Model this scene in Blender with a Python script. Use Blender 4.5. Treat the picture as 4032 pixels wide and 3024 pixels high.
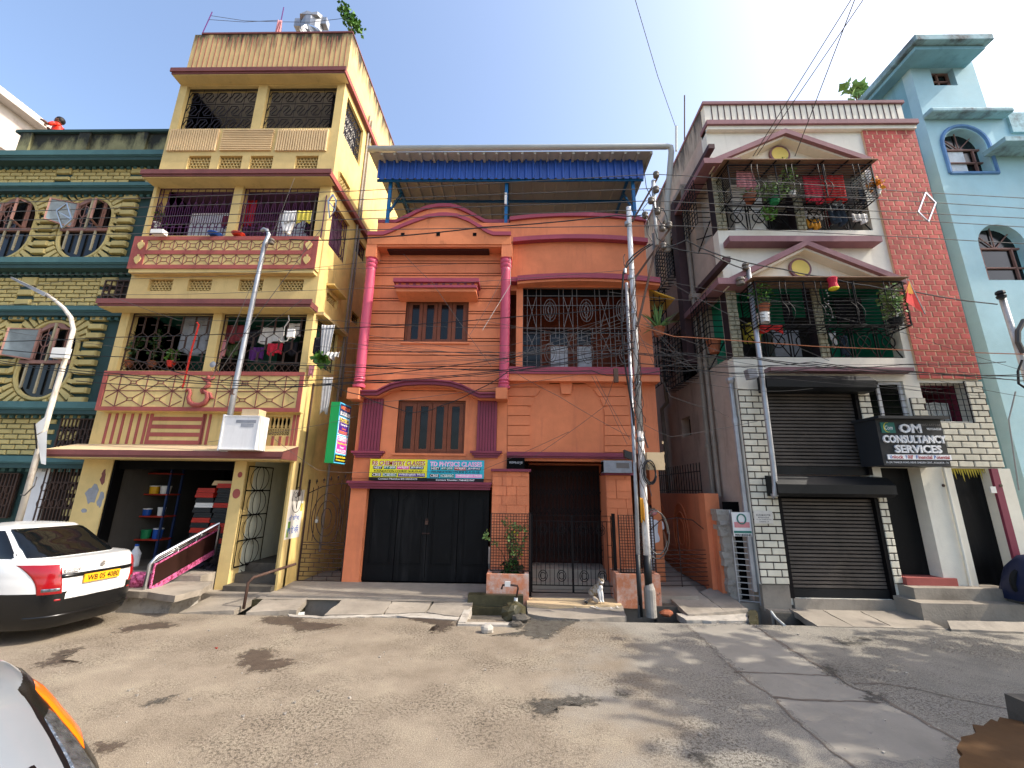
import bpy, math, random
from mathutils import Vector, Matrix
random.seed(7)
R = math.radians
for o in list(bpy.data.objects): bpy.data.objects.remove(o)
scene = bpy.context.scene
C = scene.collection

# ---------------------------------------------------------------- camera
F, PITCH, ROLL, YAW, H = 1650.0, .2455, .0125, .0214, 2.1
cp, sp, cr, sr, cy, sy = math.cos(PITCH), math.sin(PITCH), math.cos(ROLL), math.sin(ROLL), math.cos(YAW), math.sin(YAW)
FW = Vector((-sy*cp, cy*cp, sp)); RT = Vector((cy, sy, 0)); UP = RT.cross(FW)
R2 = RT*cr + UP*sr; U2 = UP*cr - RT*sr
cam = bpy.data.objects.new('camera', bpy.data.cameras.new('camera'))
C.objects.link(cam); scene.camera = cam
cam.data.sensor_width = 36; cam.data.lens = 36*F/4032; cam.data.clip_end = 3000; cam.data.clip_start = .05
M4 = Matrix((R2, U2, -FW)).transposed().to_4x4(); M4.translation = (0, 0, H)
cam.matrix_world = M4

# ---------------------------------------------------------------- sky, sun, exposure
SUN_EL, SUN_AZ = R(43), R(-8)          # azimuth measured from +X towards +Y
sdir = Vector((math.cos(SUN_EL)*math.cos(SUN_AZ), math.cos(SUN_EL)*math.sin(SUN_AZ), math.sin(SUN_EL)))
world = bpy.data.worlds.new('World'); scene.world = world; world.use_nodes = True
wn = world.node_tree.nodes; wl = world.node_tree.links
sky = wn.new('ShaderNodeTexSky'); sky.sky_type = 'NISHITA'; sky.sun_disc = False
sky.sun_elevation = SUN_EL; sky.sun_rotation = math.atan2(sdir.x, sdir.y)
sky.air_density = 1.0; sky.dust_density = 3.8; sky.ozone_density = 1.2; sky.altitude = 10
wl.new(sky.outputs[0], wn['Background'].inputs[0]); wn['Background'].inputs[1].default_value = .15
sun = bpy.data.objects.new('sun', bpy.data.lights.new('sun', 'SUN')); C.objects.link(sun)
sun.data.energy = 2.2; sun.data.angle = R(.53); sun.data.color = (1, .93, .82)
sun.rotation_euler = (-sdir).to_track_quat('-Z', 'Y').to_euler(); sun.location = (20, -4, 25)
scene.view_settings.view_transform = 'Standard'; scene.view_settings.look = 'None'
scene.view_settings.exposure = 1.4; scene.view_settings.gamma = 1

# ---------------------------------------------------------------- photograph views -> world points
VW = {'A1':(0,300,2.07375),'A2':(0,1000,2.07375),'A3':(0,1700,2.07375),'A4':(0,2300,2.291),'A5':(600,0,2.074),'A6':(400,700,2.011),
 'A7':(300,1400,2.011),'A8':(300,1700,2.011),'B1':(1400,500,1.8433),'B2':(1300,1000,2.07375),'B3':(1900,1000,2.07375),
 'B4':(1200,1700,2.07375),'B5':(1900,1700,2.07375),'B6':(2500,500,1.659),'B7':(2500,1400,1.50875),'B8':(3200,1400,1.5084),
 'C1':(3200,100,1.8438),'C2':(3200,800,1.8438),'C3':(2700,300,2.37),'C4':(2700,900,2.212),'C5':(2500,2000,1.4439),
 'C6':(1200,2200,1.3825),'C7':(0,2200,1.58),'C8':(2300,0,1.2771),'D1':(2350,650,2.764),'D2':(2350,1150,2.764),'N':(0,0,1)}
def ray(v, x, y):
    a = VW[v]
    return R2*((a[0]+x/a[2]-2016)/F) - U2*((a[1]+y/a[2]-1512)/F) + FW
EYE = Vector((0, 0, H))
def w(v, x, y, Y): d = ray(v, x, y); return EYE + d*(Y/d.y)          # on a frontal plane
def wz(v, x, y, Z): d = ray(v, x, y); return EYE + d*((Z-H)/d.z)     # on a level plane
def wx(v, x, y, X): d = ray(v, x, y); return EYE + d*(X/d.x)         # on a side plane
def rect(v, xl, xr, yt, yb, Y):                                     # upright rectangle: x0, x1, z0, z1
    m = (yt+yb)/2; c = (xl+xr)/2
    return w(v, xl, m, Y).x, w(v, xr, m, Y).x, w(v, c, yb, Y).z, w(v, c, yt, Y).z

# ---------------------------------------------------------------- materials
MATS = {}
def lin(h):
    if not isinstance(h, str): return tuple(h)
    o = []
    for i in (0, 2, 4):
        c = int(h[i:i+2], 16)/255
        o.append(c/12.92 if c <= .04045 else ((c+.055)/1.055)**2.4)
    return tuple(o)
def mat(name, col, rough=.8, metal=0, var=.12, vs=2.0, bump=.25, bs=45, dirt=0, dcol='3a352c', ds=(5,5,.55), dlo=.52, spec=.3, coat=0, alpha=1, trans=0, fleck=None, top=None):
    if name in MATS: return MATS[name]
    m = bpy.data.materials.new(name); m.use_nodes = True; MATS[name] = m
    nt = m.node_tree; n = nt.nodes; l = nt.links; b = n['Principled BSDF']
    c = lin(col)
    b.inputs['Roughness'].default_value = rough; b.inputs['Metallic'].default_value = metal
    b.inputs['Specular IOR Level'].default_value = spec; b.inputs['Coat Weight'].default_value = coat
    b.inputs['Base Color'].default_value = (*c, 1)
    if trans: b.inputs['Transmission Weight'].default_value = trans
    if alpha < 1: b.inputs['Alpha'].default_value = alpha
    if var or bump or dirt:
        g = n.new('ShaderNodeNewGeometry')
    out = None
    if var:
        t = n.new('ShaderNodeTexNoise'); t.inputs['Scale'].default_value = vs; t.inputs['Detail'].default_value = 6; t.inputs['Roughness'].default_value = .65
        l.new(g.outputs['Position'], t.inputs['Vector'])
        rp = n.new('ShaderNodeValToRGB'); rp.color_ramp.elements[0].position = .28; rp.color_ramp.elements[1].position = .72
        rp.color_ramp.elements[0].color = (*[x*(1-var*1.5) for x in c], 1); rp.color_ramp.elements[1].color = (*[min(1, x*(1+var)) for x in c], 1)
        l.new(t.outputs[0], rp.inputs[0]); out = rp.outputs[0]
        # every separate piece its own slight tint
        oi = n.new('ShaderNodeObjectInfo'); mr = n.new('ShaderNodeMapRange')
        mr.inputs['To Min'].default_value = 1-var*.6; mr.inputs['To Max'].default_value = 1+var*.4
        l.new(oi.outputs['Random'], mr.inputs['Value'])
        mx = n.new('ShaderNodeMix'); mx.data_type = 'RGBA'; mx.blend_type = 'MULTIPLY'; mx.inputs['Factor'].default_value = 1
        l.new(out, mx.inputs[6]); l.new(mr.outputs[0], mx.inputs[7]); out = mx.outputs[2]
    if dirt:
        mp = n.new('ShaderNodeMapping'); mp.inputs['Scale'].default_value = ds
        l.new(g.outputs['Position'], mp.inputs['Vector'])
        t2 = n.new('ShaderNodeTexNoise'); t2.inputs['Scale'].default_value = 1; t2.inputs['Detail'].default_value = 8; t2.inputs['Roughness'].default_value = .7
        l.new(mp.outputs[0], t2.inputs['Vector'])
        r2 = n.new('ShaderNodeValToRGB'); r2.color_ramp.elements[0].position = dlo; r2.color_ramp.elements[1].position = dlo+.22
        r2.color_ramp.elements[0].color = (0,0,0,1); r2.color_ramp.elements[1].color = (dirt,)*3+(1,)
        f_ = t2.outputs[0]
        if top:                                            # mould that has run down from the wall's head
            sz = n.new('ShaderNodeSeparateXYZ'); l.new(g.outputs['Position'], sz.inputs[0]); mr = n.new('ShaderNodeMapRange'); l.new(sz.outputs[2], mr.inputs['Value'])
            for k_, v_ in zip(('From Min','From Max','To Min','To Max'), (top[0]-top[1], top[0], -.16, .2)): mr.inputs[k_].default_value = v_
            ad = n.new('ShaderNodeMath'); l.new(f_, ad.inputs[0]); l.new(mr.outputs[0], ad.inputs[1]); f_ = ad.outputs[0]
        l.new(f_, r2.inputs[0])
        mx = n.new('ShaderNodeMix'); mx.data_type = 'RGBA'
        l.new(r2.outputs[0], mx.inputs[0])
        if out: l.new(out, mx.inputs[6])
        else: mx.inputs[6].default_value = (*c, 1)
        mx.inputs[7].default_value = (*lin(dcol), 1); out = mx.outputs[2]
    if fleck:
        t4 = n.new('ShaderNodeTexNoise'); t4.inputs['Scale'].default_value = fleck[1]; t4.inputs['Detail'].default_value = 10; t4.inputs['Roughness'].default_value = .75
        l.new(g.outputs['Position'], t4.inputs['Vector'])
        r4 = n.new('ShaderNodeValToRGB'); r4.color_ramp.elements[0].position = fleck[2]; r4.color_ramp.elements[1].position = fleck[2]+.05
        l.new(t4.outputs[0], r4.inputs[0])
        mx = n.new('ShaderNodeMix'); mx.data_type = 'RGBA'; l.new(r4.outputs[0], mx.inputs[0])
        if out: l.new(out, mx.inputs[6])
        else: mx.inputs[6].default_value = (*c, 1)
        mx.inputs[7].default_value = (*lin(fleck[0]), 1); out = mx.outputs[2]
    if out: l.new(out, b.inputs['Base Color'])
    if bump:
        t3 = n.new('ShaderNodeTexNoise'); t3.inputs['Scale'].default_value = bs; t3.inputs['Detail'].default_value = 5
        l.new(g.outputs['Position'], t3.inputs['Vector'])
        bp = n.new('ShaderNodeBump'); bp.inputs['Strength'].default_value = bump; bp.inputs['Distance'].default_value = .01
        l.new(t3.outputs[0], bp.inputs['Height']); l.new(bp.outputs[0], b.inputs['Normal'])
    return m
def P(k): return MATS[k]
mat('yellow', 'ceb579', dirt=.45, dcol='7b6a3c', dlo=.56, var=.1)
mat('yellow_sunlit', 'd8bb76', dirt=.75, dcol='5a4d33', dlo=.55, ds=(3,3,.45), var=.16)  # sunlight on the alley side put into the lighter base colour
mat('yellow_stain', 'cbb07a', dirt=.95, dcol='24211b', dlo=.5, ds=(5,5,.6), var=.12, top=(14.42,1.0))
mat('relief_tan', 'cbb086', var=.08)
mat('maroon_trim', '74433f', dirt=.5, dcol='3c2326', dlo=.55, var=.12, rough=.6)
mat('red_trim', '9a524b', dirt=.3, dcol='5b2a28', var=.12)
mat('ledge_top', 'c9b08a', dirt=.5, dcol='8a7351', ds=(2,2,2))
mat('grille_dark', '1d171a', rough=.5, var=.2, bump=0)
mat('grille_purple', '4a1f42', rough=.5, var=.15, bump=0)
mat('grille_brown', '46332a', rough=.6, var=.2, bump=0)
mat('grille_black', '15161a', rough=.5, var=.1, bump=0)
mat('grille_grey', '6b6663', rough=.5, var=.15, bump=0)
mat('room_grey', 'b3aea6', var=.1)
mat('room_dark', '26211e', var=.2)
mat('room_purple', '75586c', var=.2)
mat('room_teal', '2f6a5c', var=.15)
mat('room_green', '1b8a6a', var=.1)
mat('room_rust', '7a3c26', var=.15)
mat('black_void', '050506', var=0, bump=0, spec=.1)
mat('tin_rust', '8d6f58', rough=.8, var=.3, dirt=.5, dcol='5a3d2c', ds=(3,3,3))
mat('collar', '8d8880', var=.2, dirt=.7, dcol='5d564d', ds=(6,6,6), bump=.8, bs=18)
mat('passage_wall', 'c3c6b6', var=.08, dirt=.3, dcol='8d917f')
mat('orange', 'd98259', dirt=.6, dcol='a9614a', dlo=.53, ds=(3.5,3.5,.45), var=.13, vs=1.2, fleck=('b5684c', 5, .66))
mat('orange_stain', 'd38055', dirt=.75, dcol='6b4028', dlo=.55, ds=(2.5,2.5,1.1), var=.1)
mat('orange_dirty', 'c9825f', dirt=.95, dcol='c9b9ae', dlo=.44, ds=(5,5,5), var=.15, fleck=('3b322c', 7, .62))
mat('groove_maroon', '3d1a16', var=.1)
mat('maroon', '94404f', rough=.45, dirt=.3, dcol='6d2535', var=.08, bump=.1)
mat('maroon_dark', '7d3547', rough=.45, var=.1, bump=.1)
mat('pink', 'bf5069', rough=.4, var=.06, bump=.1, dirt=.3, dcol='a03550')
mat('wood_frame', '74402a', rough=.55, var=.15, vs=6, bump=.15)
mat('glass_dark', '0b0d0f', rough=.14, var=.3, vs=3, bump=0, spec=.35)
mat('curtain', 'd5dade', var=.15, vs=6)
mat('blue_sheet', '254c99', rough=.35, var=.1, bump=.05, spec=.5)
mat('blue_steel', '145c8f', rough=.45, var=.1, bump=.05)
mat('beige_sheet', 'a8a499', rough=.6, var=.08, bump=.05)
mat('pvc_grey', 'b9bcb8', rough=.5, var=.08, bump=.05)
mat('pvc_dirty', '8d8378', rough=.6, var=.15, dirt=.4)
mat('black_door', '0b0c0e', spec=.15, rough=.5, var=.25, vs=3, bump=.12, bs=12, dirt=.35, dcol='3a3a3a')
mat('iron_black', '0f0d0f', rough=.6, spec=.15, var=.2, bump=.05)
mat('iron_rust', '3a2a25', rough=.75, var=.3, bump=.2)
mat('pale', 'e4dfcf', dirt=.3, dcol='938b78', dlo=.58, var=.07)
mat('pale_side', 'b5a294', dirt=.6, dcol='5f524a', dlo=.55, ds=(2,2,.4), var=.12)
mat('pale_stain', 'a99d90', top=(11.4,1.2), dirt=.9, dcol='2e2b28', dlo=.5, ds=(3,3,.5), var=.12)
mat('mauve', '8a666a', dirt=.35, dcol='5d4649', var=.1)
mat('mauve_dark', '4a3638', var=.15)
mat('gold_paint', 'e6cf72', var=.08)
mat('red_brick', 'b8574f', var=.24, dirt=.25, dcol='8e3a38')
mat('mortar_sand', 'e2bd98', var=.12)
mat('white_brick', 'd8d2be', var=.13, dirt=.25, dcol='a89f8a')
mat('mortar_dark', '2e2226', var=.2)
mat('stone_clad', '97927a', var=.25, vs=9, bump=.6, bs=20, dirt=.6, ds=(12,12,12), dcol='5c5a48')
mat('shutter_metal', '57504a', rough=.5, metal=.2, var=.25, vs=2, bump=.05)
mat('shutter_hood', '1d1f21', rough=.45, metal=.3, var=.2, bump=.05)
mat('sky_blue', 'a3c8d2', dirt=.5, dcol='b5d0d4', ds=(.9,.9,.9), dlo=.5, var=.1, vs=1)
mat('sky_blue_shaded', '7aa7b4', dirt=.4, dcol='446f7d', var=.1)  # darker copy of the blue paint, the side's shade put into the colour
mat('blue_trim', '5f87b5', var=.1)
mat('blue_stain', '93b6be', dirt=.95, dcol='4b4a4a', ds=(2.4,2.4,2.4), dlo=.48, var=.15)
mat('cream', 'bdac72', var=.1, dirt=.3, dcol='7f774a')
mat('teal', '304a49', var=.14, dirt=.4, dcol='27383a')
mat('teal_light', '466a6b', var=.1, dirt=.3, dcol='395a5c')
mat('green_mould', '7d7b58', dirt=.98, dcol='1d1f1a', dlo=.45, ds=(2.6,2.6,.9), var=.2, top=(11.66,.8))
mat('old_white', 'b9b2ab', dirt=.9, dcol='8d7f78', ds=(1.2,1.2,1.2), dlo=.5, var=.1)
mat('wood_pink', '8e6a60', rough=.7, var=.15)
mat('bar_cream', 'a99c7d', rough=.6, var=.12)
mat('concrete', '938a7d', var=.16, vs=1.6, dirt=.75, dcol='645c52', ds=(1.3,1.3,1.3), bump=.5, bs=30)
mat('concrete_edge', 'aaa398', var=.2, dirt=.8, dcol='5d564d', ds=(6,6,6), bump=.8, bs=18)
mat('concrete_dark', '57524a', var=.2, dirt=.7, dcol='26231f', ds=(3,3,3), bump=.6, bs=20)
mat('mould_wet', '4a4632', var=.3, vs=5, dirt=.6, dcol='20200f', ds=(4,4,4), rough=.35, bump=.5)
mat('drain_black', '15130f', var=.2, rough=.3)
mat('white_paint', 'e4e3df', rough=.5, var=.06, bump=.05)
mat('white_dirty', 'd9d8d6', rough=.5, dirt=.45, dcol='a9a6a2', var=.06, bump=.05)
mat('lime_white', 'cdc8be', rough=.9, var=.1, dirt=.4, dcol='b5aca0', ds=(5,5,5))
mat('steel', 'b9babb', rough=.28, metal=.9, var=.12, bump=.03)
mat('galv', 'a9abae', rough=.4, metal=.6, var=.2, bump=.05, dirt=.4, dcol='6b6b6b', ds=(6,6,2))
mat('pole_paint', 'c3c4c3', rough=.5, metal=.2, var=.2, dirt=.6, dcol='6d6a66', ds=(8,8,3))
mat('pole_poster', 'cdc9c4', rough=.7, var=.2, dirt=.75, dcol='77706d', ds=(9,9,5), dlo=.5)
mat('rust_brown', '574137', rough=.8, var=.25)
mat('ceramic', '6f675e', rough=.35, var=.15, bump=0)
mat('wire_black', '17171a', rough=.5, var=0, bump=0)
mat('wire_grey', '4c4a48', rough=.5, var=0, bump=0)
mat('wire_light', 'a3a099', rough=.5, var=0, bump=0)
mat('wire_orange', '9a5a35', rough=.5, var=0, bump=0)
mat('terracotta', '8f5236', var=.15)
mat('leaf', '4f7a2c', rough=.55, var=.35, vs=9, bump=0)
mat('leaf_dark', '2c4a1f', rough=.55, var=.35, vs=7, bump=0)
mat('leaf_pale', '86a35a', rough=.55, var=.3, vs=9, bump=0)
mat('aloe', '6f9456', rough=.5, var=.2, vs=6, bump=0)
mat('twig', '5d4c36', var=.2)
mat('cloth_red', 'c0241f', var=.15, vs=8); mat('cloth_white', 'd6d3cf', var=.1, vs=8); mat('cloth_pink', 'cf8a8c', var=.12, vs=8)
mat('cloth_yellow', 'c3b348', var=.12, vs=8); mat('cloth_denim', '35424f', var=.25, vs=6); mat('cloth_dark', '1f1d24', var=.25, vs=6)
mat('cloth_purple', '5b2a6d', var=.12, vs=8); mat('cloth_rust', '7e3238', var=.15, vs=8); mat('cloth_orange', 'd2912a', var=.12, vs=8)
mat('cloth_green', '4a5a34', var=.2, vs=8); mat('cloth_grey', '8e9298', var=.15, vs=8); mat('cloth_crimson', 'c0283c', var=.12, vs=8)
mat('plastic_bag', 'b5b3b0', rough=.25, var=.15, vs=7, bump=.8, bs=14)
mat('plastic_red', 'b02a1c', rough=.4, var=.12, bump=0); mat('plastic_black', '1e2022', rough=.45, var=.15, bump=0)
mat('plastic_blue', '1d4fa0', rough=.4, var=.1, bump=0); mat('plastic_white', 'dcdad4', rough=.4, var=.06, bump=0); mat('plastic_yellow', 'd8a51f', rough=.4, var=.1, bump=0); mat('plastic_green', '1d7a4a', rough=.4, var=.1, bump=0)
mat('shelf_blue', '223154', rough=.5, var=.15, bump=0); mat('shelf_red', '9c2f1f', rough=.5, var=.15, bump=0)
mat('shaded_shelf_wall', '4a4742', dirt=.6, var=.1)  # pale wall darkened, the shop's shade is in this base colour
mat('skin_cat', 'a2978a', rough=.9, var=.12, vs=20, bump=.4, bs=160, fleck=('7d6a4c', 14, .5))
mat('skin', '6a4630', rough=.6, var=.06, bump=0); mat('hair', '14100e', rough=.6, var=.1, bump=.3)
# ---------------------------------------------------------------- mesh helpers
ROOT = {}
def rootloc(o):
    while o.parent: o = o.parent
    return o.location.copy()
def thing(name, label, cat, loc=(0,0,0), group=None, kind=None):
    o = bpy.data.objects.new(name, None); C.objects.link(o); o.location = loc; o.empty_display_size = .1
    if label: o['label'] = label
    if cat: o['category'] = cat
    if group: o['group'] = group
    if kind: o['kind'] = kind
    return o
def tag(o, label=None, cat=None, group=None, kind=None):
    if label: o['label'] = label
    if cat: o['category'] = cat
    if group: o['group'] = group
    if kind: o['kind'] = kind
    return o
class MB:
    def __init__(s, T=None): s.v = []; s.f = []; s.T = T
    def add(s, vs, fs):
        k = len(s.v); s.v += [Vector(p) for p in vs]; s.f += [tuple(i+k for i in f) for f in fs]; return s
    def box(s, x0, x1, y0, y1, z0, z1):
        return s.add([(x0,y0,z0),(x1,y0,z0),(x1,y1,z0),(x0,y1,z0),(x0,y0,z1),(x1,y0,z1),(x1,y1,z1),(x0,y1,z1)],
                     [(0,3,2,1),(4,5,6,7),(0,1,5,4),(1,2,6,5),(2,3,7,6),(3,0,4,7)])
    def hexa(s, p):                                     # eight corners, bottom ring then top ring
        return s.add(p, [(0,3,2,1),(4,5,6,7),(0,1,5,4),(1,2,6,5),(2,3,7,6),(3,0,4,7)])
    def quad(s, *p): return s.add(p, [tuple(range(len(p)))])
    def prism(s, pts, y0, y1):                          # polygon (x, z) pushed through y
        n = len(pts)
        return s.add([(x,y0,z) for x,z in pts]+[(x,y1,z) for x,z in pts],
                     [tuple(range(n)), tuple(range(2*n-1,n-1,-1))]+[(i,(i+1)%n,n+(i+1)%n,n+i) for i in range(n)])
    def prismz(s, pts, z0, z1):
        n = len(pts)
        return s.add([(x,y,z0) for x,y in pts]+[(x,y,z1) for x,y in pts],
                     [tuple(range(n-1,-1,-1)), tuple(range(n,2*n))]+[(i,(i+1)%n,n+(i+1)%n,n+i) for i in range(n)])
    def prismx(s, pts, x0, x1):
        n = len(pts)
        return s.add([(x0,y,z) for y,z in pts]+[(x1,y,z) for y,z in pts],
                     [tuple(range(n)), tuple(range(2*n-1,n-1,-1))]+[(i,(i+1)%n,n+(i+1)%n,n+i) for i in range(n)])
    def band(s, pts, th, y0, y1):                       # strip hanging th below a line of (x, z)
        n = len(pts); vs = []
        for x, z in pts: vs += [(x,y0,z),(x,y0,z-th),(x,y1,z-th),(x,y1,z)]
        fs = [(0,1,2,3), (4*n-1,4*n-2,4*n-3,4*n-4)]
        for i in range(n-1):
            for k in range(4): fs.append((4*i+k, 4*i+4+k, 4*i+4+(k+1)%4, 4*i+(k+1)%4))
        return s.add(vs, fs)
    def tube(s, pts, r, n=6, close=True):
        pts = [Vector(p) for p in pts]; m = len(pts); vs = []; fs = []
        rs = r if isinstance(r, (list, tuple)) else [r]*m
        prev = None
        for i, p in enumerate(pts):
            d = (pts[min(i+1,m-1)]-pts[max(i-1,0)])
            if d.length < 1e-9: d = Vector((0,0,1))
            d.normalize()
            if prev is None:
                a = Vector((0,0,1)) if abs(d.z) < .9 else Vector((1,0,0)); u = d.cross(a).normalized()
            else:
                u = prev - d*prev.dot(d)
                if u.length < 1e-6: u = d.orthogonal()
                u.normalize()
            prev = u; q = d.cross(u)
            for k in range(n):
                t = 2*math.pi*(k+.5)/n; vs.append(p+(u*math.cos(t)+q*math.sin(t))*rs[i])
        for i in range(m-1):
            for k in range(n): fs.append((i*n+k, i*n+(k+1)%n, i*n+n+(k+1)%n, i*n+n+k))
        if close: fs += [tuple(range(n-1,-1,-1)), tuple(range((m-1)*n, m*n))]
        return s.add(vs, fs)
    def bar(s, a, b, r=.008): return s.tube([a, b], r*1.25, 4)
    def lathe(s, c, prof, n=14, ax='z'):
        vs = []; fs = []; m = len(prof)
        for r, z in prof:
            for k in range(n):
                t = 2*math.pi*k/n
                if ax == 'z': vs.append((c[0]+r*math.cos(t), c[1]+r*math.sin(t), c[2]+z))
                elif ax == 'y': vs.append((c[0]+r*math.cos(t), c[1]+z, c[2]+r*math.sin(t)))
                else: vs.append((c[0]+z, c[1]+r*math.cos(t), c[2]+r*math.sin(t)))
        for i in range(m-1):
            for k in range(n): fs.append((i*n+k, i*n+(k+1)%n, i*n+n+(k+1)%n, i*n+n+k))
        fs += [tuple(range(n-1,-1,-1)), tuple(range((m-1)*n, m*n))]
        return s.add(vs, fs)
    def ball(s, c, r, n=10, m=7, sc=(1,1,1)):
        return s.lathe((0,0,0), [(max(1e-4, math.sin(math.pi*i/m)), -math.cos(math.pi*i/m)) for i in range(m+1)], n)._last(n*(m+1), c, r, sc)
    def _last(s, k, c, r, sc):
        for i in range(len(s.v)-k, len(s.v)):
            p = s.v[i]; s.v[i] = Vector((c[0]+p.x*r*sc[0], c[1]+p.y*r*sc[1], c[2]+p.z*r*sc[2]))
        return s
    def wall(s, x0, x1, z0, z1, y0, y1, holes):         # slab with rectangular openings (x0,x1,z0,z1)
        xs = sorted({x0, x1, *[max(x0,min(x1,h[0])) for h in holes], *[max(x0,min(x1,h[1])) for h in holes]})
        zs = sorted({z0, z1, *[max(z0,min(z1,h[2])) for h in holes], *[max(z0,min(z1,h[3])) for h in holes]})
        nx, nz = len(xs)-1, len(zs)-1
        solid = [[not any(h[0] < (xs[i]+xs[i+1])/2 < h[1] and h[2] < (zs[j]+zs[j+1])/2 < h[3] for h in holes) for j in range(nz)] for i in range(nx)]
        S = lambda i, j: 0 <= i < nx and 0 <= j < nz and solid[i][j]
        for i in range(nx):
            for j in range(nz):
                if not solid[i][j]: continue
                a, b, c, d = xs[i], xs[i+1], zs[j], zs[j+1]
                s.quad((a,y0,c),(b,y0,c),(b,y0,d),(a,y0,d)); s.quad((a,y1,c),(a,y1,d),(b,y1,d),(b,y1,c))
                if not S(i-1,j): s.quad((a,y0,c),(a,y0,d),(a,y1,d),(a,y1,c))
                if not S(i+1,j): s.quad((b,y0,c),(b,y1,c),(b,y1,d),(b,y0,d))
                if not S(i,j-1): s.quad((a,y0,c),(a,y1,c),(b,y1,c),(b,y0,c))
                if not S(i,j+1): s.quad((a,y0,d),(b,y0,d),(b,y1,d),(a,y1,d))
        return s
    def build(s, name, material, parent=None, smooth=False, label=None):
        if not s.v: return None
        pts = [s.T(p) for p in s.v] if s.T else s.v
        off = rootloc(parent) if parent else Vector((0,0,0))
        me = bpy.data.meshes.new(name); me.from_pydata([tuple(p-off) for p in pts], [], s.f)
        me.materials.append(material if not isinstance(material, str) else P(material))
        if smooth:
            me.polygons.foreach_set('use_smooth', [True]*len(me.polygons))
        me.update()
        o = bpy.data.objects.new(name, me); C.objects.link(o)
        if parent: o.parent = parent
        if label: o['label'] = label
        return o
def smooth_angle(o, a=40):
    o.data.set_sharp_from_angle(angle=R(a)) if hasattr(o.data, 'set_sharp_from_angle') else None
def unit_box(name, material, bev=.0):
    me = bpy.data.meshes.new(name); b = MB()
    if bev:                                              # chamfered front
        c = .5-bev
        b.add([(-.5,.5,-.5),(.5,.5,-.5),(.5,.5,.5),(-.5,.5,.5),(-.5,-.2,-.5),(.5,-.2,-.5),(.5,-.2,.5),(-.5,-.2,.5),(-c,-.5,-c),(c,-.5,-c),(c,-.5,c),(-c,-.5,c)],
              [(0,3,2,1)]+[(i,(i+1)%4,4+(i+1)%4,4+i) for i in range(4)]+[(4+i,4+(i+1)%4,8+(i+1)%4,8+i) for i in range(4)]+[(8,9,10,11)])
    else: b.box(-.5,.5,-.5,.5,-.5,.5)
    me.from_pydata([tuple(p) for p in b.v], [], b.f); me.materials.append(P(material)); me.update(); return me
def inst(me, name, parent, x0, x1, y0, y1, z0, z1, T=None):
    o = bpy.data.objects.new(name, me); C.objects.link(o); o.parent = parent
    c = Vector(((x0+x1)/2, (y0+y1)/2, (z0+z1)/2)); sc = Vector((x1-x0, y1-y0, z1-z0))
    if T: c = T(c)
    o.location = c-rootloc(parent); o.scale = sc
    return o
def ramp(n): return [i/(n-1) for i in range(n)]
def text(s, name, parent, material, x0, x1, z0, z1, Y, bold=0., depth=.004, frame=None, shear=0, keep=False):
    cu = bpy.data.curves.new('t', 'FONT'); cu.body = s; cu.offset = bold; cu.resolution_u = 2; cu.shear = shear
    o = bpy.data.objects.new('t', cu); C.objects.link(o)
    bpy.context.view_layer.update()
    me0 = o.to_mesh(); vs = [v.co.copy() for v in me0.vertices]; fs = [tuple(p.vertices) for p in me0.polygons]
    o.to_mesh_clear(); bpy.data.objects.remove(o); bpy.data.curves.remove(cu)
    if not vs: return None
    ax, bx = min(v.x for v in vs), max(v.x for v in vs); az, bz = min(v.y for v in vs), max(v.y for v in vs)
    kx = (x1-x0)/(bx-ax); kz = (z1-z0)/(bz-az)
    if keep: kx = kz = min(kx, kz)
    b = MB(); n = len(vs)
    org, ux, uz = frame if frame else (Vector((0,Y,0)), Vector((1,0,0)), Vector((0,0,1)))
    nn = ux.cross(uz)                                    # points at the reader
    cx, cz = (x0+x1)/2, (z0+z1)/2
    q = [org+ux*(cx+(v.x-(ax+bx)/2)*kx)+uz*(cz+(v.y-(az+bz)/2)*kz) for v in vs]
    b.v = [p+nn*depth for p in q]+q
    b.f = list(fs)
    cnt = {}
    for f in fs:
        for i in range(len(f)):
            e = (f[i], f[(i+1) % len(f)]); cnt[e] = 1
    for (i, j) in cnt:
        if (j, i) not in cnt: b.f.append((i, i+n, j+n, j))
    return b.build(name, material, parent)
def leafcluster(b, c, rad, count, size, rnd, droop=.3, flat=(1,1,1), long=2.2):
    for i in range(count):
        d = Vector((rnd.gauss(0,1), rnd.gauss(0,1), rnd.gauss(0,1)))
        d.normalize(); p = Vector(c)+Vector((d.x*flat[0], d.y*flat[1], d.z*flat[2]))*rad*(rnd.random()**.45)
        u = Vector((rnd.gauss(0,1), rnd.gauss(0,1), rnd.gauss(-droop,.6))).normalized()
        v = u.orthogonal().normalized(); v = (Matrix.Rotation(rnd.random()*6.3, 3, u) @ v)
        s = size*(.7+.6*rnd.random())
        b.add([p, p+u*s*.5+v*s/long, p+u*s, p+u*s*.5-v*s/long], [(0,1,2,3)])
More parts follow.
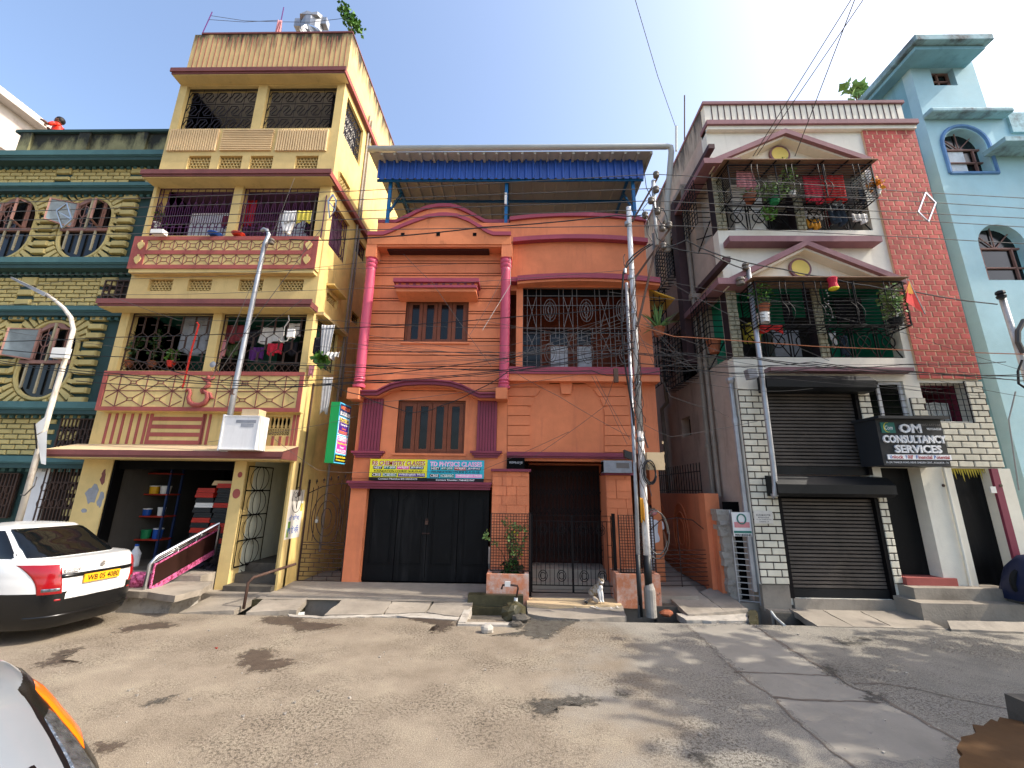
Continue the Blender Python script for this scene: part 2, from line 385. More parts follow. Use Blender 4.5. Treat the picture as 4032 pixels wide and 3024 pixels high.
def cloth(name, label, cat, material, tl, tr, drop, fold=.03, group=None, nx=14, nz=9, taper=0, rnd=None, hem=.04):
    rnd = rnd or random; b = MB(); tl = Vector(tl); tr = Vector(tr); ph = rnd.random()*6
    k1, k2 = 2+rnd.random()*2, 5+rnd.random()*3
    for j in range(nz+1):
        t = j/nz
        for i in range(nx+1):
            s = i/nx; ss = .5+(s-.5)*(1-taper*t)
            p = tl.lerp(tr, ss); p.z -= drop*t + hem*math.sin(s*7+ph)*t - .5*hem*math.sin(s*math.pi)*(1-t)*-.6
            p.y += fold*(.3+t)*(math.sin(s*k2*math.pi+ph)+.5*math.sin(s*k1*9+ph*2+t*2))
            b.v.append(p)
    m = nx+1
    b.f = [(j*m+i, j*m+i+1, (j+1)*m+i+1, (j+1)*m+i) for j in range(nz) for i in range(nx)]
    o = b.build(name, material, None, smooth=True)
    sd = o.modifiers.new('thick', 'SOLIDIFY'); sd.thickness = .008
    return tag(o, label, cat, group)
# ---------------------------------------------------------------- ground, road, drain, pavement
def road_material():
    m = bpy.data.materials.new('road_surface'); m.use_nodes = True; n = m.node_tree.nodes; l = m.node_tree.links; b = n['Principled BSDF']
    g = n.new('ShaderNodeNewGeometry'); sx = n.new('ShaderNodeSeparateXYZ'); l.new(g.outputs['Position'], sx.inputs[0])
    def noise(s, d=6, r=.6, vec=None):
        t = n.new('ShaderNodeTexNoise'); t.inputs['Scale'].default_value = s; t.inputs['Detail'].default_value = d; t.inputs['Roughness'].default_value = r
        l.new(vec or g.outputs['Position'], t.inputs['Vector']); return t.outputs[0]
    def math_(op, a, c):
        k = n.new('ShaderNodeMath'); k.operation = op
        for i, q in enumerate((a, c)):
            if isinstance(q, (int, float)): k.inputs[i].default_value = q
            else: l.new(q, k.inputs[i])
        return k.outputs[0]
    def rampn(f, stops):
        r = n.new('ShaderNodeValToRGB'); e = r.color_ramp.elements
        while len(e) < len(stops): e.new(.5)
        for q, (p, c) in zip(e, stops): q.position = p; q.color = (*lin(c), 1)
        l.new(f, r.inputs[0]); return r.outputs[0]
    def mix(f, a, c, bt='MIX'):
        k = n.new('ShaderNodeMix'); k.data_type = 'RGBA'; k.blend_type = bt
        if isinstance(f, float): k.inputs[0].default_value = f
        else: l.new(f, k.inputs[0])
        l.new(a, k.inputs[6]); l.new(c, k.inputs[7]); return k.outputs[2]
    dust = rampn(noise(1.3, 8, .7), [(.3, '8c7f6e'), (.5, '9e917f'), (.7, 'aea28d')])
    grey = rampn(noise(1.1, 8, .7), [(.3, '87827a'), (.5, 'a09a8e'), (.7, 'a29c92')])
    side = math_('MULTIPLY_ADD', sx.outputs[0], .22); side.node.inputs[2].default_value = .28
    side = math_('ADD', side, math_('MULTIPLY', math_('SUBTRACT', noise(.55, 5, .6), .5), 1.6))
    side = rampn(side, [(.35, '000000'), (.65, 'ffffff')])
    base = mix(side, dust, grey)
    # worn pitted aggregate showing through the dust
    patch = rampn(noise(.8, 6, .6), [(.42, '000000'), (.6, 'ffffff')])
    pit = rampn(noise(34, 4, .7), [(.5, '000000'), (.62, 'ffffff')])
    fac = n.new('ShaderNodeMath'); fac.operation = 'MULTIPLY'; l.new(patch, fac.inputs[0]); l.new(pit, fac.inputs[1])
    f2 = math_('MULTIPLY', fac.outputs[0], .72)
    dk = n.new('ShaderNodeRGB'); dk.outputs[0].default_value = (*lin('544a40'), 1)
    base = mix(f2, base, dk.outputs[0])
    spk = rampn(noise(120, 2, .5), [(.35, '8a8a8a'), (.5, 'c4c4c4'), (.66, 'ffffff')])
    base = mix(.75, base, spk, 'MULTIPLY')
    l.new(base, b.inputs['Base Color']); b.inputs['Roughness'].default_value = .92; b.inputs['Specular IOR Level'].default_value = .2
    bp = n.new('ShaderNodeBump'); bp.inputs['Strength'].default_value = .8; bp.inputs['Distance'].default_value = .012
    hs = math_('ADD', math_('MULTIPLY', noise(55, 6, .7), .7), math_('MULTIPLY', fac.outputs[0], -.8)); hs = math_('ADD', hs, math_('MULTIPLY', noise(5, 5, .6), 1.2))
    l.new(hs, bp.inputs['Height']); l.new(bp.outputs[0], b.inputs['Normal'])
    MATS['road'] = m
road_material()
mat('ground_far', '8a8072', var=.2, vs=.3)
mat('stain_wet', '54483f', rough=.5, var=.25, vs=9, bump=.6, bs=55, spec=.4)
mat('stain_grey', '55524c', rough=.6, var=.3, vs=9, bump=.6, bs=55)
mat('crack', '6b6157', var=.25, bump=.4)
mat('road_concrete', 'a19b90', var=.1, vs=1.5, dirt=.5, dcol='858077', ds=(1.6,1.6,1.6), bump=.5, bs=60, fleck=('7d776e', 26, .62))
RE = 7.66                                               # road edge
g = tag(MB().quad((-400,RE+.9,-.45),(400,RE+.9,-.45),(400,600,-.45),(-400,600,-.45)).build('ground', 'ground_far'), 'bare dusty ground behind and under the houses', 'ground', kind='structure')
rb = MB(); NX, NY = 60, 30
xs = [-60+i*120/NX for i in range(NX+1)]; ys = [-25+(RE+25)*j/NY for j in range(NY+1)]
for y in ys:
    for x in xs: rb.v.append(Vector((x, y, 0)))
rb.f = [(j*(NX+1)+i, j*(NX+1)+i+1, (j+1)*(NX+1)+i+1, (j+1)*(NX+1)+i) for j in range(NY) for i in range(NX)]
road = tag(rb.build('road', 'road'), 'dusty worn street running past the houses', 'road', kind='structure')
def soft(name):
    """patch material that fades out towards the patch's rim, with a ragged edge"""
    m = P(name); n = m.node_tree.nodes; l = m.node_tree.links
    at = n.new('ShaderNodeAttribute'); at.attribute_name = 'rim'; g = n.new('ShaderNodeNewGeometry'); t = n.new('ShaderNodeTexNoise'); t.inputs['Scale'].default_value = 11; t.inputs['Detail'].default_value = 8; t.inputs['Roughness'].default_value = .75
    l.new(g.outputs['Position'], t.inputs['Vector']); k = n.new('ShaderNodeMath'); k.operation = 'MULTIPLY_ADD'; k.inputs[1].default_value = 1.9; l.new(t.outputs[0], k.inputs[0]); l.new(at.outputs['Fac'], k.inputs[2])
    r = n.new('ShaderNodeMapRange'); r.inputs['From Min'].default_value = 1.05; r.inputs['From Max'].default_value = 1.3; r.inputs['To Max'].default_value = .72; l.new(k.outputs[0], r.inputs['Value']); l.new(r.outputs[0], n['Principled BSDF'].inputs['Alpha'])
for nm in ('stain_wet', 'stain_grey', 'road_concrete'): soft(nm)
def blob(v, pts, name, material, z=.004, jit=.06, parent=road):
    """irregular patch lying on the road, outlined by its corners"""
    q = [wz(v, x, y, 0) for x, y in pts]; out = []; rnd = random.Random(len(pts)*31+int(pts[0][0]))
    for i in range(len(q)):
        a, c = q[i], q[(i+1) % len(q)]; k = max(2, int((c-a).length/.05))
        for t in range(k): out.append(a.lerp(c, t/k))
    cen = sum(q, Vector((0,0,0)))/len(q); n = len(out); wd = .13
    rings = []
    for d, al in ((.06, 0), (-wd*.7, .3), (-wd*1.9, 1)):
        rg = []
        for i in range(n):
            tn = (out[(i+1) % n]-out[i-1]); nn = Vector((-tn.y, tn.x, 0)).normalized()
            if nn.dot(out[i]-cen) < 0: nn = -nn
            lim = (out[i]-cen).length; rg.append(out[i]-(out[i]-cen).normalized()*min(-d if d < 0 else 0, lim*.6)+(nn*d if d > 0 else Vector((0,0,0))))
        rings.append((rg, al))
    vs = []; al_ = []
    for rg, al in rings: vs += [(p.x, p.y, z) for p in rg]; al_ += [al]*n
    fs = [(j*n+i, j*n+(i+1) % n, (j+1)*n+(i+1) % n, (j+1)*n+i) for j in range(2) for i in range(n)]+[tuple(2*n+i for i in range(n))]
    b = MB(); b.add(vs, fs); o = b.build(name, material, parent); at = o.data.attributes.new('rim', 'FLOAT', 'POINT'); at.data.foreach_set('value', al_); return o
blob('C7', [(700,460),(760,425),(920,400),(1050,385),(1120,415),(1000,440),(850,445),(780,462)], 'wet_stain', 'stain_wet')
blob('C7', [(215,670),(300,620),(380,565),(520,547),(500,575),(400,595),(430,608),(350,640),(400,645),(520,648),(400,660),(240,683)], 'wet_stain', 'stain_wet')
blob('C7', [(1605,385),(1650,360),(1780,352),(1880,360),(1910,395),(2150,412),(2060,440),(1850,460),(1830,425),(1700,410),(1640,405)], 'wet_stain', 'stain_wet')
blob('C7', [(1440,672),(1500,625),(1470,600),(1560,560),(1680,555),(1720,590),(1700,628),(1800,628),(1850,662),(1760,690),(1640,712),(1530,715),(1520,680)], 'wet_stain', 'stain_wet')
blob('C7', [(570,1190),(600,1160),(820,1130),(780,1165),(640,1210),(570,1218)], 'wet_stain', 'stain_wet')
blob('C7', [(880,910),(960,870),(1110,845),(1040,885),(940,925)], 'wet_stain', 'stain_grey')
blob('C6', [(1180,790),(1260,757),(1400,752),(1480,742),(1620,768),(1540,805),(1440,790),(1370,815),(1380,850),(1340,870),(1250,862),(1215,825)], 'wet_stain', 'stain_grey')
blob('C6', [(1680,738),(1740,730),(1775,745),(1700,760)], 'wet_stain', 'stain_grey')
blob('C6', [(2080,1060),(2150,1050),(2212,1075),(2212,1139),(2140,1120)], 'wet_stain', 'stain_grey')
blob('C6', [(1000,420),(1200,400),(1150,380),(1230,320),(1330,330),(1500,330),(1420,380),(1330,445),(1250,440),(1180,420)], 'wet_stain', 'stain_grey')
blob('C6', [(530,318),(640,310),(820,330),(830,360),(760,400),(670,405),(740,370),(640,345)], 'wet_stain', 'stain_wet')
blob('C5', [(1135,765),(1200,750),(1320,770),(1290,780),(1180,778)], 'wet_stain', 'stain_grey')
blob('C5', [(1235,740),(1300,735),(1370,750),(1310,756)], 'wet_stain', 'stain_grey')
# grey concrete strip with joints
blob('C5', [(290,665),(650,650),(720,690),(900,830),(1050,900),(1160,960),(1250,1030),(1420,1080),(1520,1150),(1850,1320),(1850,1479),(1230,1479),(1000,1280),(820,1120),(640,985),(520,880),(400,760)], 'concrete_strip', 'road_concrete', .002, .03)
def crack(v, pts, wd=.02):
    q = [wz(v, x, y, 0) for x, y in pts]; a = []; c = []; rnd = random.Random(int(pts[0][0]))
    pp = []
    for i in range(len(q)-1):
        k = max(2, int((q[i+1]-q[i]).length/.07))
        for t in range(k): pp.append(q[i].lerp(q[i+1], t/k)+Vector((rnd.uniform(-1,1)*.015, rnd.uniform(-1,1)*.015, 0)))
    pp.append(q[-1]); b = MB()
    for i, p in enumerate(pp):
        d = (pp[min(i+1,len(pp)-1)]-pp[max(i-1,0)]).normalized(); nn = Vector((-d.y, d.x, 0))*wd*.6*(.4+rnd.random())
        b.v += [Vector((p.x+nn.x, p.y+nn.y, .0055)), Vector((p.x-nn.x, p.y-nn.y, .0055))]
    b.f = [(2*i, 2*i+1, 2*i+3, 2*i+2) for i in range(len(pp)-1)]
    b.build('crack', 'crack', road)
crack('C5', [(570,935),(760,940),(1000,950),(1150,958)], .022); crack('C5', [(790,1080),(1000,1095),(1200,1102),(1400,1110)], .03)
crack('C5', [(650,655),(730,705),(830,770),(960,850),(1060,905),(1140,950),(1230,1020),(1330,1050),(1440,1105),(1550,1165),(1700,1250),(1850,1330)], .03)
crack('C5', [(520,880),(640,985),(780,1070),(840,1140),(960,1250),(1100,1370),(1250,1479)], .018)
crack('C5', [(1240,1000),(1400,1000),(1600,1030),(1800,1080),(2150,1150)], .014); crack('C5', [(290,665),(400,760),(520,880)], .01)
blob('C5', [(1060,905),(1100,890),(1165,940),(1150,965),(1090,950)], 'wet_stain', 'stain_grey', .0062)
blob('C5', [(1330,1050),(1400,1055),(1450,1100),(1400,1112),(1300,1095)], 'wet_stain', 'stain_grey', .0062)
# small litter stones and paper on the road
rnd = random.Random(3); lb = MB()
for i in range(500):
    x, y = rnd.uniform(-7, 7), rnd.uniform(2.6, 7.6); s = rnd.uniform(.003, .009)*(2.2 if rnd.random() < .04 else 1)
    a = rnd.random()*3; lb.hexa([(x+s*math.cos(a+k*1.57)*rnd.uniform(.7,1.3), y+s*math.sin(a+k*1.57), z) for z in (0, s*.8) for k in range(4)])
tag(lb.build('gravel', 'concrete_edge'), 'loose grit and pebbles scattered over the street', 'gravel', kind='stuff')
for i, (x, y) in enumerate([(1345,560),(850,856),(800,825),(1180,880),(1830,900),(1980,830),(1770,970),(1300,450),(1510,985)]):
    p = wz('C7', x, y, 0); b = MB(); s = .015
    b.hexa([p+Vector((dx*s, dy*s*.6, z+.01*dx*dy)) for z in (.004, .014) for dx, dy in ((-1,-1),(1,-.8),(.8,1),(-.9,.7))])
    tag(b.build('paper_scrap', 'concrete_edge' if i else 'plastic_red'), 'small pale paper scrap lying on the street' if i else 'small reddish scrap lying on the street', 'litter', 'paper scraps on the street' if i else None)

# drain trench
dr = MB(); dr.quad((-14,RE,-.42),(14,RE,-.42),(14,8.6,-.42),(-14,8.6,-.42)); dr.quad((-60,RE,-.45),(60,RE,-.45),(60,RE,-.001),(-60,RE,-.001))
tag(dr.build('drain', 'drain_black'), 'open drain channel along the kerb', 'drain', kind='structure')
pave = thing('pavement', 'cracked concrete pavement of slabs in front of the houses', 'pavement', (0,8.5,0), kind='structure')
def slab(pts, th=.11, material='concrete', name='slab', jit=.012, seed=1):
    """a flat piece with slightly broken edges: pts are world points of its top"""
    rnd = random.Random(seed); top = []
    for i in range(len(pts)):
        a, c = Vector(pts[i]), Vector(pts[(i+1) % len(pts)]); k = max(1, int((c-a).length/.12))
        for t in range(k): top.append(a.lerp(c, t/k)+Vector((rnd.uniform(-1,1)*jit, rnd.uniform(-1,1)*jit, rnd.uniform(-1,1)*jit*.2)))
    n = len(top); b = MB()
    b.add(top+[p+Vector((0,0,-th)) for p in top], [tuple(range(n)), tuple(range(2*n-1,n-1,-1))]+[(i,(i+1)%n,n+(i+1)%n,n+i) for i in range(n)])
    return b.build(name, material, pave)
def q4(v, pts, z): return [wz(v, x, y, zz) for (x, y), zz in zip(pts, z if isinstance(z, (list, tuple)) else [z]*len(pts))]
# aprons behind the trench
b = MB(); b.box(-14,-4.75,8.6,9.6,-.4,.1); b.box(-4.75,-.62,8.55,11,-.4,.1); b.box(-.62,2.6,8.62,10.6,-.4,.09); b.box(2.6,4.5,8.7,16,-.4,.08); b.box(4.5,14,8.35,9.4,-.4,.04)
b.build('apron', 'concrete', pave)
b = MB(); b.add([(-4.9,8.45,.06),(-.66,8.45,.07),(-.66,9.56,.155),(-4.9,9.56,.15)], [(0,1,2,3)]); b.build('ramp', 'concrete', pave)
b = MB(); b.box(-60,-14,RE,9.4,-.4,.08); b.box(14,60,RE,9.4,-.4,.08); b.build('footway', 'concrete', pave)
# trench edge on the house side
# slabs over the trench, from the shop to the blue house
b = MB(); b.box(-14,-6.9,RE+.02,8.62,-.4,.05); b.build('kerb_block', 'concrete_edge', pave)
slab([wz('A8',560,1268,.33), wz('A8',775,1300,.33), wz('A8',1000,1245,.33), wz('A8',1078,1187,.33), wz('A8',700,1180,.33), Vector((-9.3,8.85,.33)), Vector((-9.3,8.0,.33))], .1, seed=2)
b = MB(); a = wz('A8',560,1290,.2); c = wz('A8',775,1320,.2); b.hexa([Vector((-9.3,8.0,-.1)),Vector((a.x,7.72,-.1)),Vector((c.x,7.7,-.1)),Vector((c.x,8.4,-.1)),Vector((-9.3,8.05,.235)),Vector((a.x,7.8,.235)),Vector((c.x,7.8,.235)),Vector((c.x,8.4,.235))]); b.build('kerb_block', 'concrete_edge', pave)
b = MB(); b.box(-9.3,-6.05,8.5,8.9,-.1,.43); b.build('plinth', 'concrete', pave)
slab(q4('A8', [(815,1432),(1255,1415),(1495,1266),(1150,1258)], [.02,.02,.07,.07]), .1, seed=3)
slab(q4('A8', [(1352,1428),(1745,1410),(1850,1302),(1560,1262)], [.02,.02,.08,.08]), .1, seed=4)
slab(q4('A8', [(1560,1262),(1850,1302),(2140,1312),(2212,1250),(1900,1200),(1640,1240)], .085), .08, seed=14)
slab(q4('C6', [(105,306),(425,300),(492,205),(215,215)], [.015,.015,.075,.075]), .1, seed=5)
slab(q4('C6', [(433,299),(655,290),(712,207),(498,205)], [.015,.015,.075,.075]), .1, seed=6)
slab(q4('C6', [(665,290),(838,315),(900,268),(920,225),(722,207)], [.015,.01,.05,.08,.075]), .1, seed=7)
slab(q4('C6', [(-90,300),(100,312),(440,303),(660,295),(840,318),(830,332),(500,312),(100,322),(-90,312)], .012), .1, 'concrete_edge', 'mortar_lip', .02, seed=8)
b = MB(); b.box(-4.95,-4.0,8.42,8.6,-.4,.05); b.build('drain_wall', 'mould_wet', pave)
pp = w('A8', 1790, 1395, 8.1); b = MB(); b.tube([(pp.x-.3,8.0,-.12),(pp.x+.05,8.1,-.1)], .05, 10); b.build('drain_pipe', 'pvc_grey', pave)
# tap basin
bx0, bx1 = wz('C6',900,300,0).x, wz('C6',1190,300,0).x
b = MB(); b.box(bx0-.02,bx1+.02,8.28,8.64,-.3,.02); b.build('basin_ledge', 'mould_wet', pave)
b = MB(); b.box(bx0-.1,bx1,8.42,8.62,.02,.2); b.build('basin_back', 'mould_wet', pave)
b = MB(); b.box(bx0,bx1,7.45,8.28,-.3,-.1); b.build('basin_floor', 'concrete_dark', pave)
b = MB(); b.box(bx0-.12,bx0,7.35,8.3,-.3,.04); b.box(bx0-.12,bx1-.1,7.3,7.42,-.3,.03); b.build('basin_kerb', 'concrete_edge', pave)
# gate apron sloping to the road
slab(q4('C6', [(1205,212),(1715,216),(1750,312),(1500,330),(1330,318),(1215,300)], [.1,.1,.0,.004,.004,.01]), .12, seed=9)
slab(q4('C6', [(1210,212),(1712,217),(1725,252),(1330,262),(1208,250)], [.108,.108,.075,.075,.075]), .03, 'ledge_top', 'step_edge', .006, seed=19)
for x0, x1, yy in ((1285,1310,262),(1380,1400,262),(1465,1482,265),(1555,1590,264),(1585,1615,272),(1665,1690,275),(1700,1716,265)):
    p = wz('C6', x0, yy, .06); q = wz('C6', x1, yy+6, .06); s = (q.x-p.x)
    b = MB(); b.add([(p.x,p.y,.064),(q.x,p.y-.03,.06),(p.x+s*.3,p.y+.11,.075)], [(0,1,2)]); b.build('paint_mark', 'lime_white', pave)
# right of the pole: tilted alley slabs, hole, shutter slabs, steps
slab(q4('C5', [(165,480),(365,480),(515,590),(300,605)], [.16,.16,.06,.04]), .08, seed=10)
slab(q4('C5', [(372,478),(460,440),(640,575),(520,590)], [.16,.2,.08,.06]), .08, seed=11)
slab([Vector((2.45,8.75,.17)), Vector((3.4,8.72,.17)), Vector((3.55,9.1,.19)), Vector((4.2,14,.3)), Vector((2.9,14,.3))], .1, 'concrete', 'alley_floor', seed=12)
slab(q4('C5', [(240,600),(640,585),(650,640),(290,640)], .012), .1, 'concrete_edge', 'mortar_lip', .02, seed=13)
b = MB(); b.box(2.5,3.95,8.45,8.75,-.4,.05); b.box(4.55,7.2,8.3,8.5,-.4,.02); b.build('drain_wall', 'concrete_dark', pave)
slab(q4('C5', [(640,580),(690,580),(690,640),(650,645)], .05), .3, 'mould_wet', 'rubble', .02, seed=15)
slab(q4('C5', [(1040,672),(1240,676),(1060,580),(880,572)], [.012,.012,.06,.06]), .1, seed=16)
slab(q4('C5', [(1246,676),(1470,680),(1270,585),(1070,580)], [.012,.012,.06,.06]), .1, seed=17)
slab(q4('C5', [(1476,682),(1780,690),(1560,590),(1480,585),(1280,585)], [.012,.012,.06,.06,.06]), .1, seed=18)
slab(q4('C5', [(1795,690),(2212,705),(2300,650),(1780,640)], [.03,.03,.12,.12]), .14, 'concrete', 'step_edge', seed=20)
b = MB()
p0 = wz('C5',1700,620,.14); b.box(p0.x, 9.6, 7.95, 8.6, -.3, .3)
p1 = wz('C5',1600,520,.3); b.box(p1.x-.02, 8.75, 8.2, 8.62, .2, .49); b.build('steps', 'concrete', pave)
b = MB(); b.box(8.55, 9.9, 8.0, 8.6, .28, .36); b.build('steps', 'concrete_dark', pave)
# water pipe crossing the right-hand hole
b = MB(); b.tube([wz('C5',775,590,.1), wz('C5',800,625,.04), wz('C5',850,668,.01)], .022, 8); b.build('water_pipe', 'pvc_grey', pave)
# ---------------------------------------------------------------- grilles
def poly(b, pts, y, r=.008): b.tube([(x, y, z) for x, z in pts], r*1.3, 4)
def lat(b, x0, x1, z0, z1, y, nx, nz, r=.006):           # plain lattice
    for i in range(nx+1): x = x0+(x1-x0)*i/nx; b.bar((x,y,z0),(x,y,z1), r)
    for j in range(nz+1): z = z0+(z1-z0)*j/nz; b.bar((x0,y,z),(x1,y,z), r)
def g_frame(b, x0, x1, z0, z1, y, r=.012):
    poly(b, [(x0,z0),(x1,z0),(x1,z1),(x0,z1),(x0,z0)], y, r)
def g_hexlink(b, x0, x1, z0, z1, y, rows=3, cols=5, r=.011):
    """rows of linked slanted hexagons between flat rails"""
    g_frame(b, x0, x1, z0, z1, y, r); hh = (z1-z0)*.965/rows; c = (x1-x0)/cols
    b.bar((x0,y,z1-(z1-z0)*.03),(x1,y,z1-(z1-z0)*.03), r)
    for j in range(rows):
        a = z0+hh*j; b.bar((x0,y,a+hh),(x1,y,a+hh), r*.8)
        for i in range(cols):
            X = x0+c*i; f = lambda u, v: (X+c*u, a+hh*v)
            poly(b, [f(.05,.5), f(.2,.84), f(.62,.84), f(.75,.62), f(.42,.24)], y, r)
            poly(b, [f(.95,.5), f(.8,.16), f(.38,.16), f(.25,.38), f(.58,.76)], y, r)
            poly(b, [f(.95,.5), f(1.05,.5)], y, r)
    for i in range(cols+1): b.bar((x0+c*i,y,z0),(x0+c*i,y,z1), r*.55)
def g_arrow(b, x0, x1, z0, z1, y, n=14, r=.007, foot=True):
    """upright bars bent into chevrons, band of diamonds at the foot"""
    g_frame(b, x0, x1, z0, z1, y, r*1.6); s = (x1-x0)/n; hh = z1-z0
    for i in range(n):
        x = x0+s*(i+.5); k = s*.42*(1 if i % 2 else -1)
        zs = [.16,.34,.4,.47,.6,.66,.73,.95]
        poly(b, [(x+k,z0+hh*zs[0]),(x+k,z0+hh*zs[1]),(x-k,z0+hh*zs[2]),(x-k,z0+hh*zs[3]),(x-k,z0+hh*zs[4]),(x+k,z0+hh*zs[5]),(x+k,z0+hh*zs[6]),(x+k,z0+hh*zs[7])], y, r)
        if i % 2: b.bar((x-k,y,z0+hh*.8),(x+k,y,z0+hh*.8), r)
        else: b.bar((x-s*.4,y,z0+hh*.53),(x+s*.4,y,z0+hh*.53), r)
    for z in (.16, .95): b.bar((x0,y,z0+hh*z),(x1,y,z0+hh*z), r*1.2)
    for i in range(n):
        x = x0+s*i; poly(b, [(x,z0+hh*.08),(x+s*.5,z0+hh*.15),(x+s,z0+hh*.08),(x+s*.5,z0+hh*.01),(x,z0+hh*.08)], y, r*.9)
def g_arch(b, x0, x1, z0, z1, y, n=14, r=.007):
    """upright bars with little arched heads"""
    g_frame(b, x0, x1, z0, z1, y, r*1.6); s = (x1-x0)/n; hh = z1-z0
    for i in range(n):
        x = x0+s*(i+.5)
        poly(b, [(x-s*.32,z0),(x-s*.32,z0+hh*.55),(x-s*.2,z0+hh*.68),(x,z0+hh*.74),(x+s*.2,z0+hh*.68),(x+s*.32,z0+hh*.55),(x+s*.32,z0)], y, r)
        poly(b, [(x-s*.5,z0+hh*.2),(x,z0+hh*.32),(x+s*.5,z0+hh*.2)], y, r)
        b.bar((x,y,z0+hh*.32),(x,y,z1), r)
    for z in (.1, .2, .88): b.bar((x0,y,z0+hh*z),(x1,y,z0+hh*z), r)
def ring(b, cx, cz, rx, rz, y, r=.006, n=18): poly(b, [(cx+rx*math.cos(2*math.pi*k/n), cz+rz*math.sin(2*math.pi*k/n)) for k in range(n+1)], y, r)
def room(b, x0, x1, y0, y1, z0, z1):                     # open-fronted niche
    b.quad((x0,y1,z0),(x1,y1,z0),(x1,y1,z1),(x0,y1,z1)); b.quad((x0,y0,z0),(x0,y1,z0),(x0,y1,z1),(x0,y0,z1))
    b.quad((x1,y0,z0),(x1,y0,z1),(x1,y1,z1),(x1,y1,z0)); b.quad((x0,y0,z0),(x1,y0,z0),(x1,y1,z0),(x0,y1,z0)); b.quad((x0,y0,z1),(x0,y1,z1),(x1,y1,z1),(x1,y0,z1))
    return b
def jali(parent, x0, x1, z0, z1, y, material, nx=7, nz=5, T=None):
    b = MB(T); wx_, wz_ = (x1-x0)/nx, (z1-z0)/nz
    for j in range(1, nz): b.box(x0,x1,y,y+.05,z0+wz_*j-wz_*.11,z0+wz_*j+wz_*.11)
    for j in range(nz):
        for i in range(nx+1):
            x = x0+wx_*(i+(.5 if j % 2 else 0))
            if x0 <= x <= x1: b.box(x-wx_*.1,x+wx_*.1,y+.004,y+.046,z0+wz_*(j+.11),z0+wz_*(j+.89))
    b.build('vent_lattice', material, parent)

# ---------------------------------------------------------------- yellow house
YF, XL, XR = 8.9, -9.3, -4.78
yh = thing('yellow_house', 'tall narrow yellow house with maroon ledges and a shop at street level', 'house', (-7, YF, 0))
o4 = [rect('A5',245,835,702,1050,YF), rect('A5',912,1487,697,1046,YF)]
o3 = [rect('A6',395,1018,65,458,YF), rect('A6',1085,1703,65,462,YF)]
o2 = [rect('A6',170,845,1062,1528,YF), rect('A6',912,1597,1070,1538,YF)]
v4 = [rect('A5',a,c,1272,1380,YF) for a, c in ((286,470),(540,727),(793,980),(1165,1350))]
v3 = [rect('A6',a,c,803,896,YF) for a, c in ((370,560),(682,870),(1086,1277),(1405,1597))]
jw = rect('A7',1500,1695,485,632,YF)
holes = o4+o3+o2+v4+v3+[jw]
MB().wall(XL, XR, 2.6, 13.2, YF, YF+.22, holes).build('wall', 'yellow', yh)
# ground floor columns
cl = (XL, -8.66); cm = (-6.03, -5.78); crr = (rect('A8',1637,1672,240,1250,YF)[0], XR)
for a, c in (cl, cm, crr): MB().box(a, c, YF+.003, YF+.3, .0, 2.6).build('column', 'yellow', yh)
MB().box(cl[1]+.005, cl[1]+.05, YF+.02, YF+.25, .4, 2.6).build('door_frame', 'black_void', yh)
# side wall facing the alley, with its openings (local x = depth)
TS = lambda p: Vector((XR-p.y, p.x, p.z))
def sr_(v, a, c):                                        # two opposite corners on the side plane
    p, q = wx(v, *a, XR), wx(v, *c, XR); return min(p.y,q.y), max(p.y,q.y), min(p.z,q.z), max(p.z,q.z)
s4 = sr_('A5',(1583,750),(1690,1362)); s4b = sr_('A5',(1768,1205),(1915,1560)); s3v = sr_('A5',(1537,1400),(1605,1620)); s3 = sr_('A6',(1806,135),(1927,697))
s2v = sr_('A6',(1788,900),(1857,1045)); s2w = sr_('A6',(1985,1050),(2035,1185)); s2 = sr_('A6',(1712,1105),(1835,1560)); s3b = sr_('A6',(2020,450),(2085,690))
sh = [s4, s4b, s3v, s3, s2v, s2w, s2, s3b]
MB(TS).wall(YF+.22, 21, 0, 13.2, 0, .2, sh).build('side_wall', 'yellow_sunlit', yh)
MB().wall(XL, XL+.2, 0, 13.2, YF+.22, 21, []).build('side_wall', 'yellow_sunlit', yh)
MB().box(XL, XR, 20.8, 21, 0, 13.2).build('back_wall', 'yellow_sunlit', yh)
# roof parapet
pz0, pz1 = 13.2, 14.42
b = MB(); b.box(XL+.05, XR, YF+.003, YF+.15, pz0, pz1); b.build('parapet', 'yellow_stain', yh)
b = MB(); b.box(XR-.15, XR, YF+.15, 21, pz0, pz1); b.box(XL+.05, XL+.2, YF+.15, 21, pz0, pz1); b.build('parapet', 'yellow_stain', yh)
b = MB(); b.box(XL+.25, XR+.02, YF-.02, YF+.17, pz1, pz1+.05); b.box(XR-.17, XR+.02, YF+.17, 21, pz1, pz1+.05); b.build('coping', 'maroon_trim', yh)
MB().box(XL+.2, XR-.2, YF+.2, 20.9, 13.1, 13.2).build('roof', 'concrete', yh)
ub = unit_box('stripe', 'red_trim')
for i in range(31):
    x = XL+.18+i*(XR-XL-.3)/30; inst(ub, 'stripe', yh, x-.007, x+.007, YF-.004, YF+.003, pz0+.03, pz1-.1-.05*random.random())
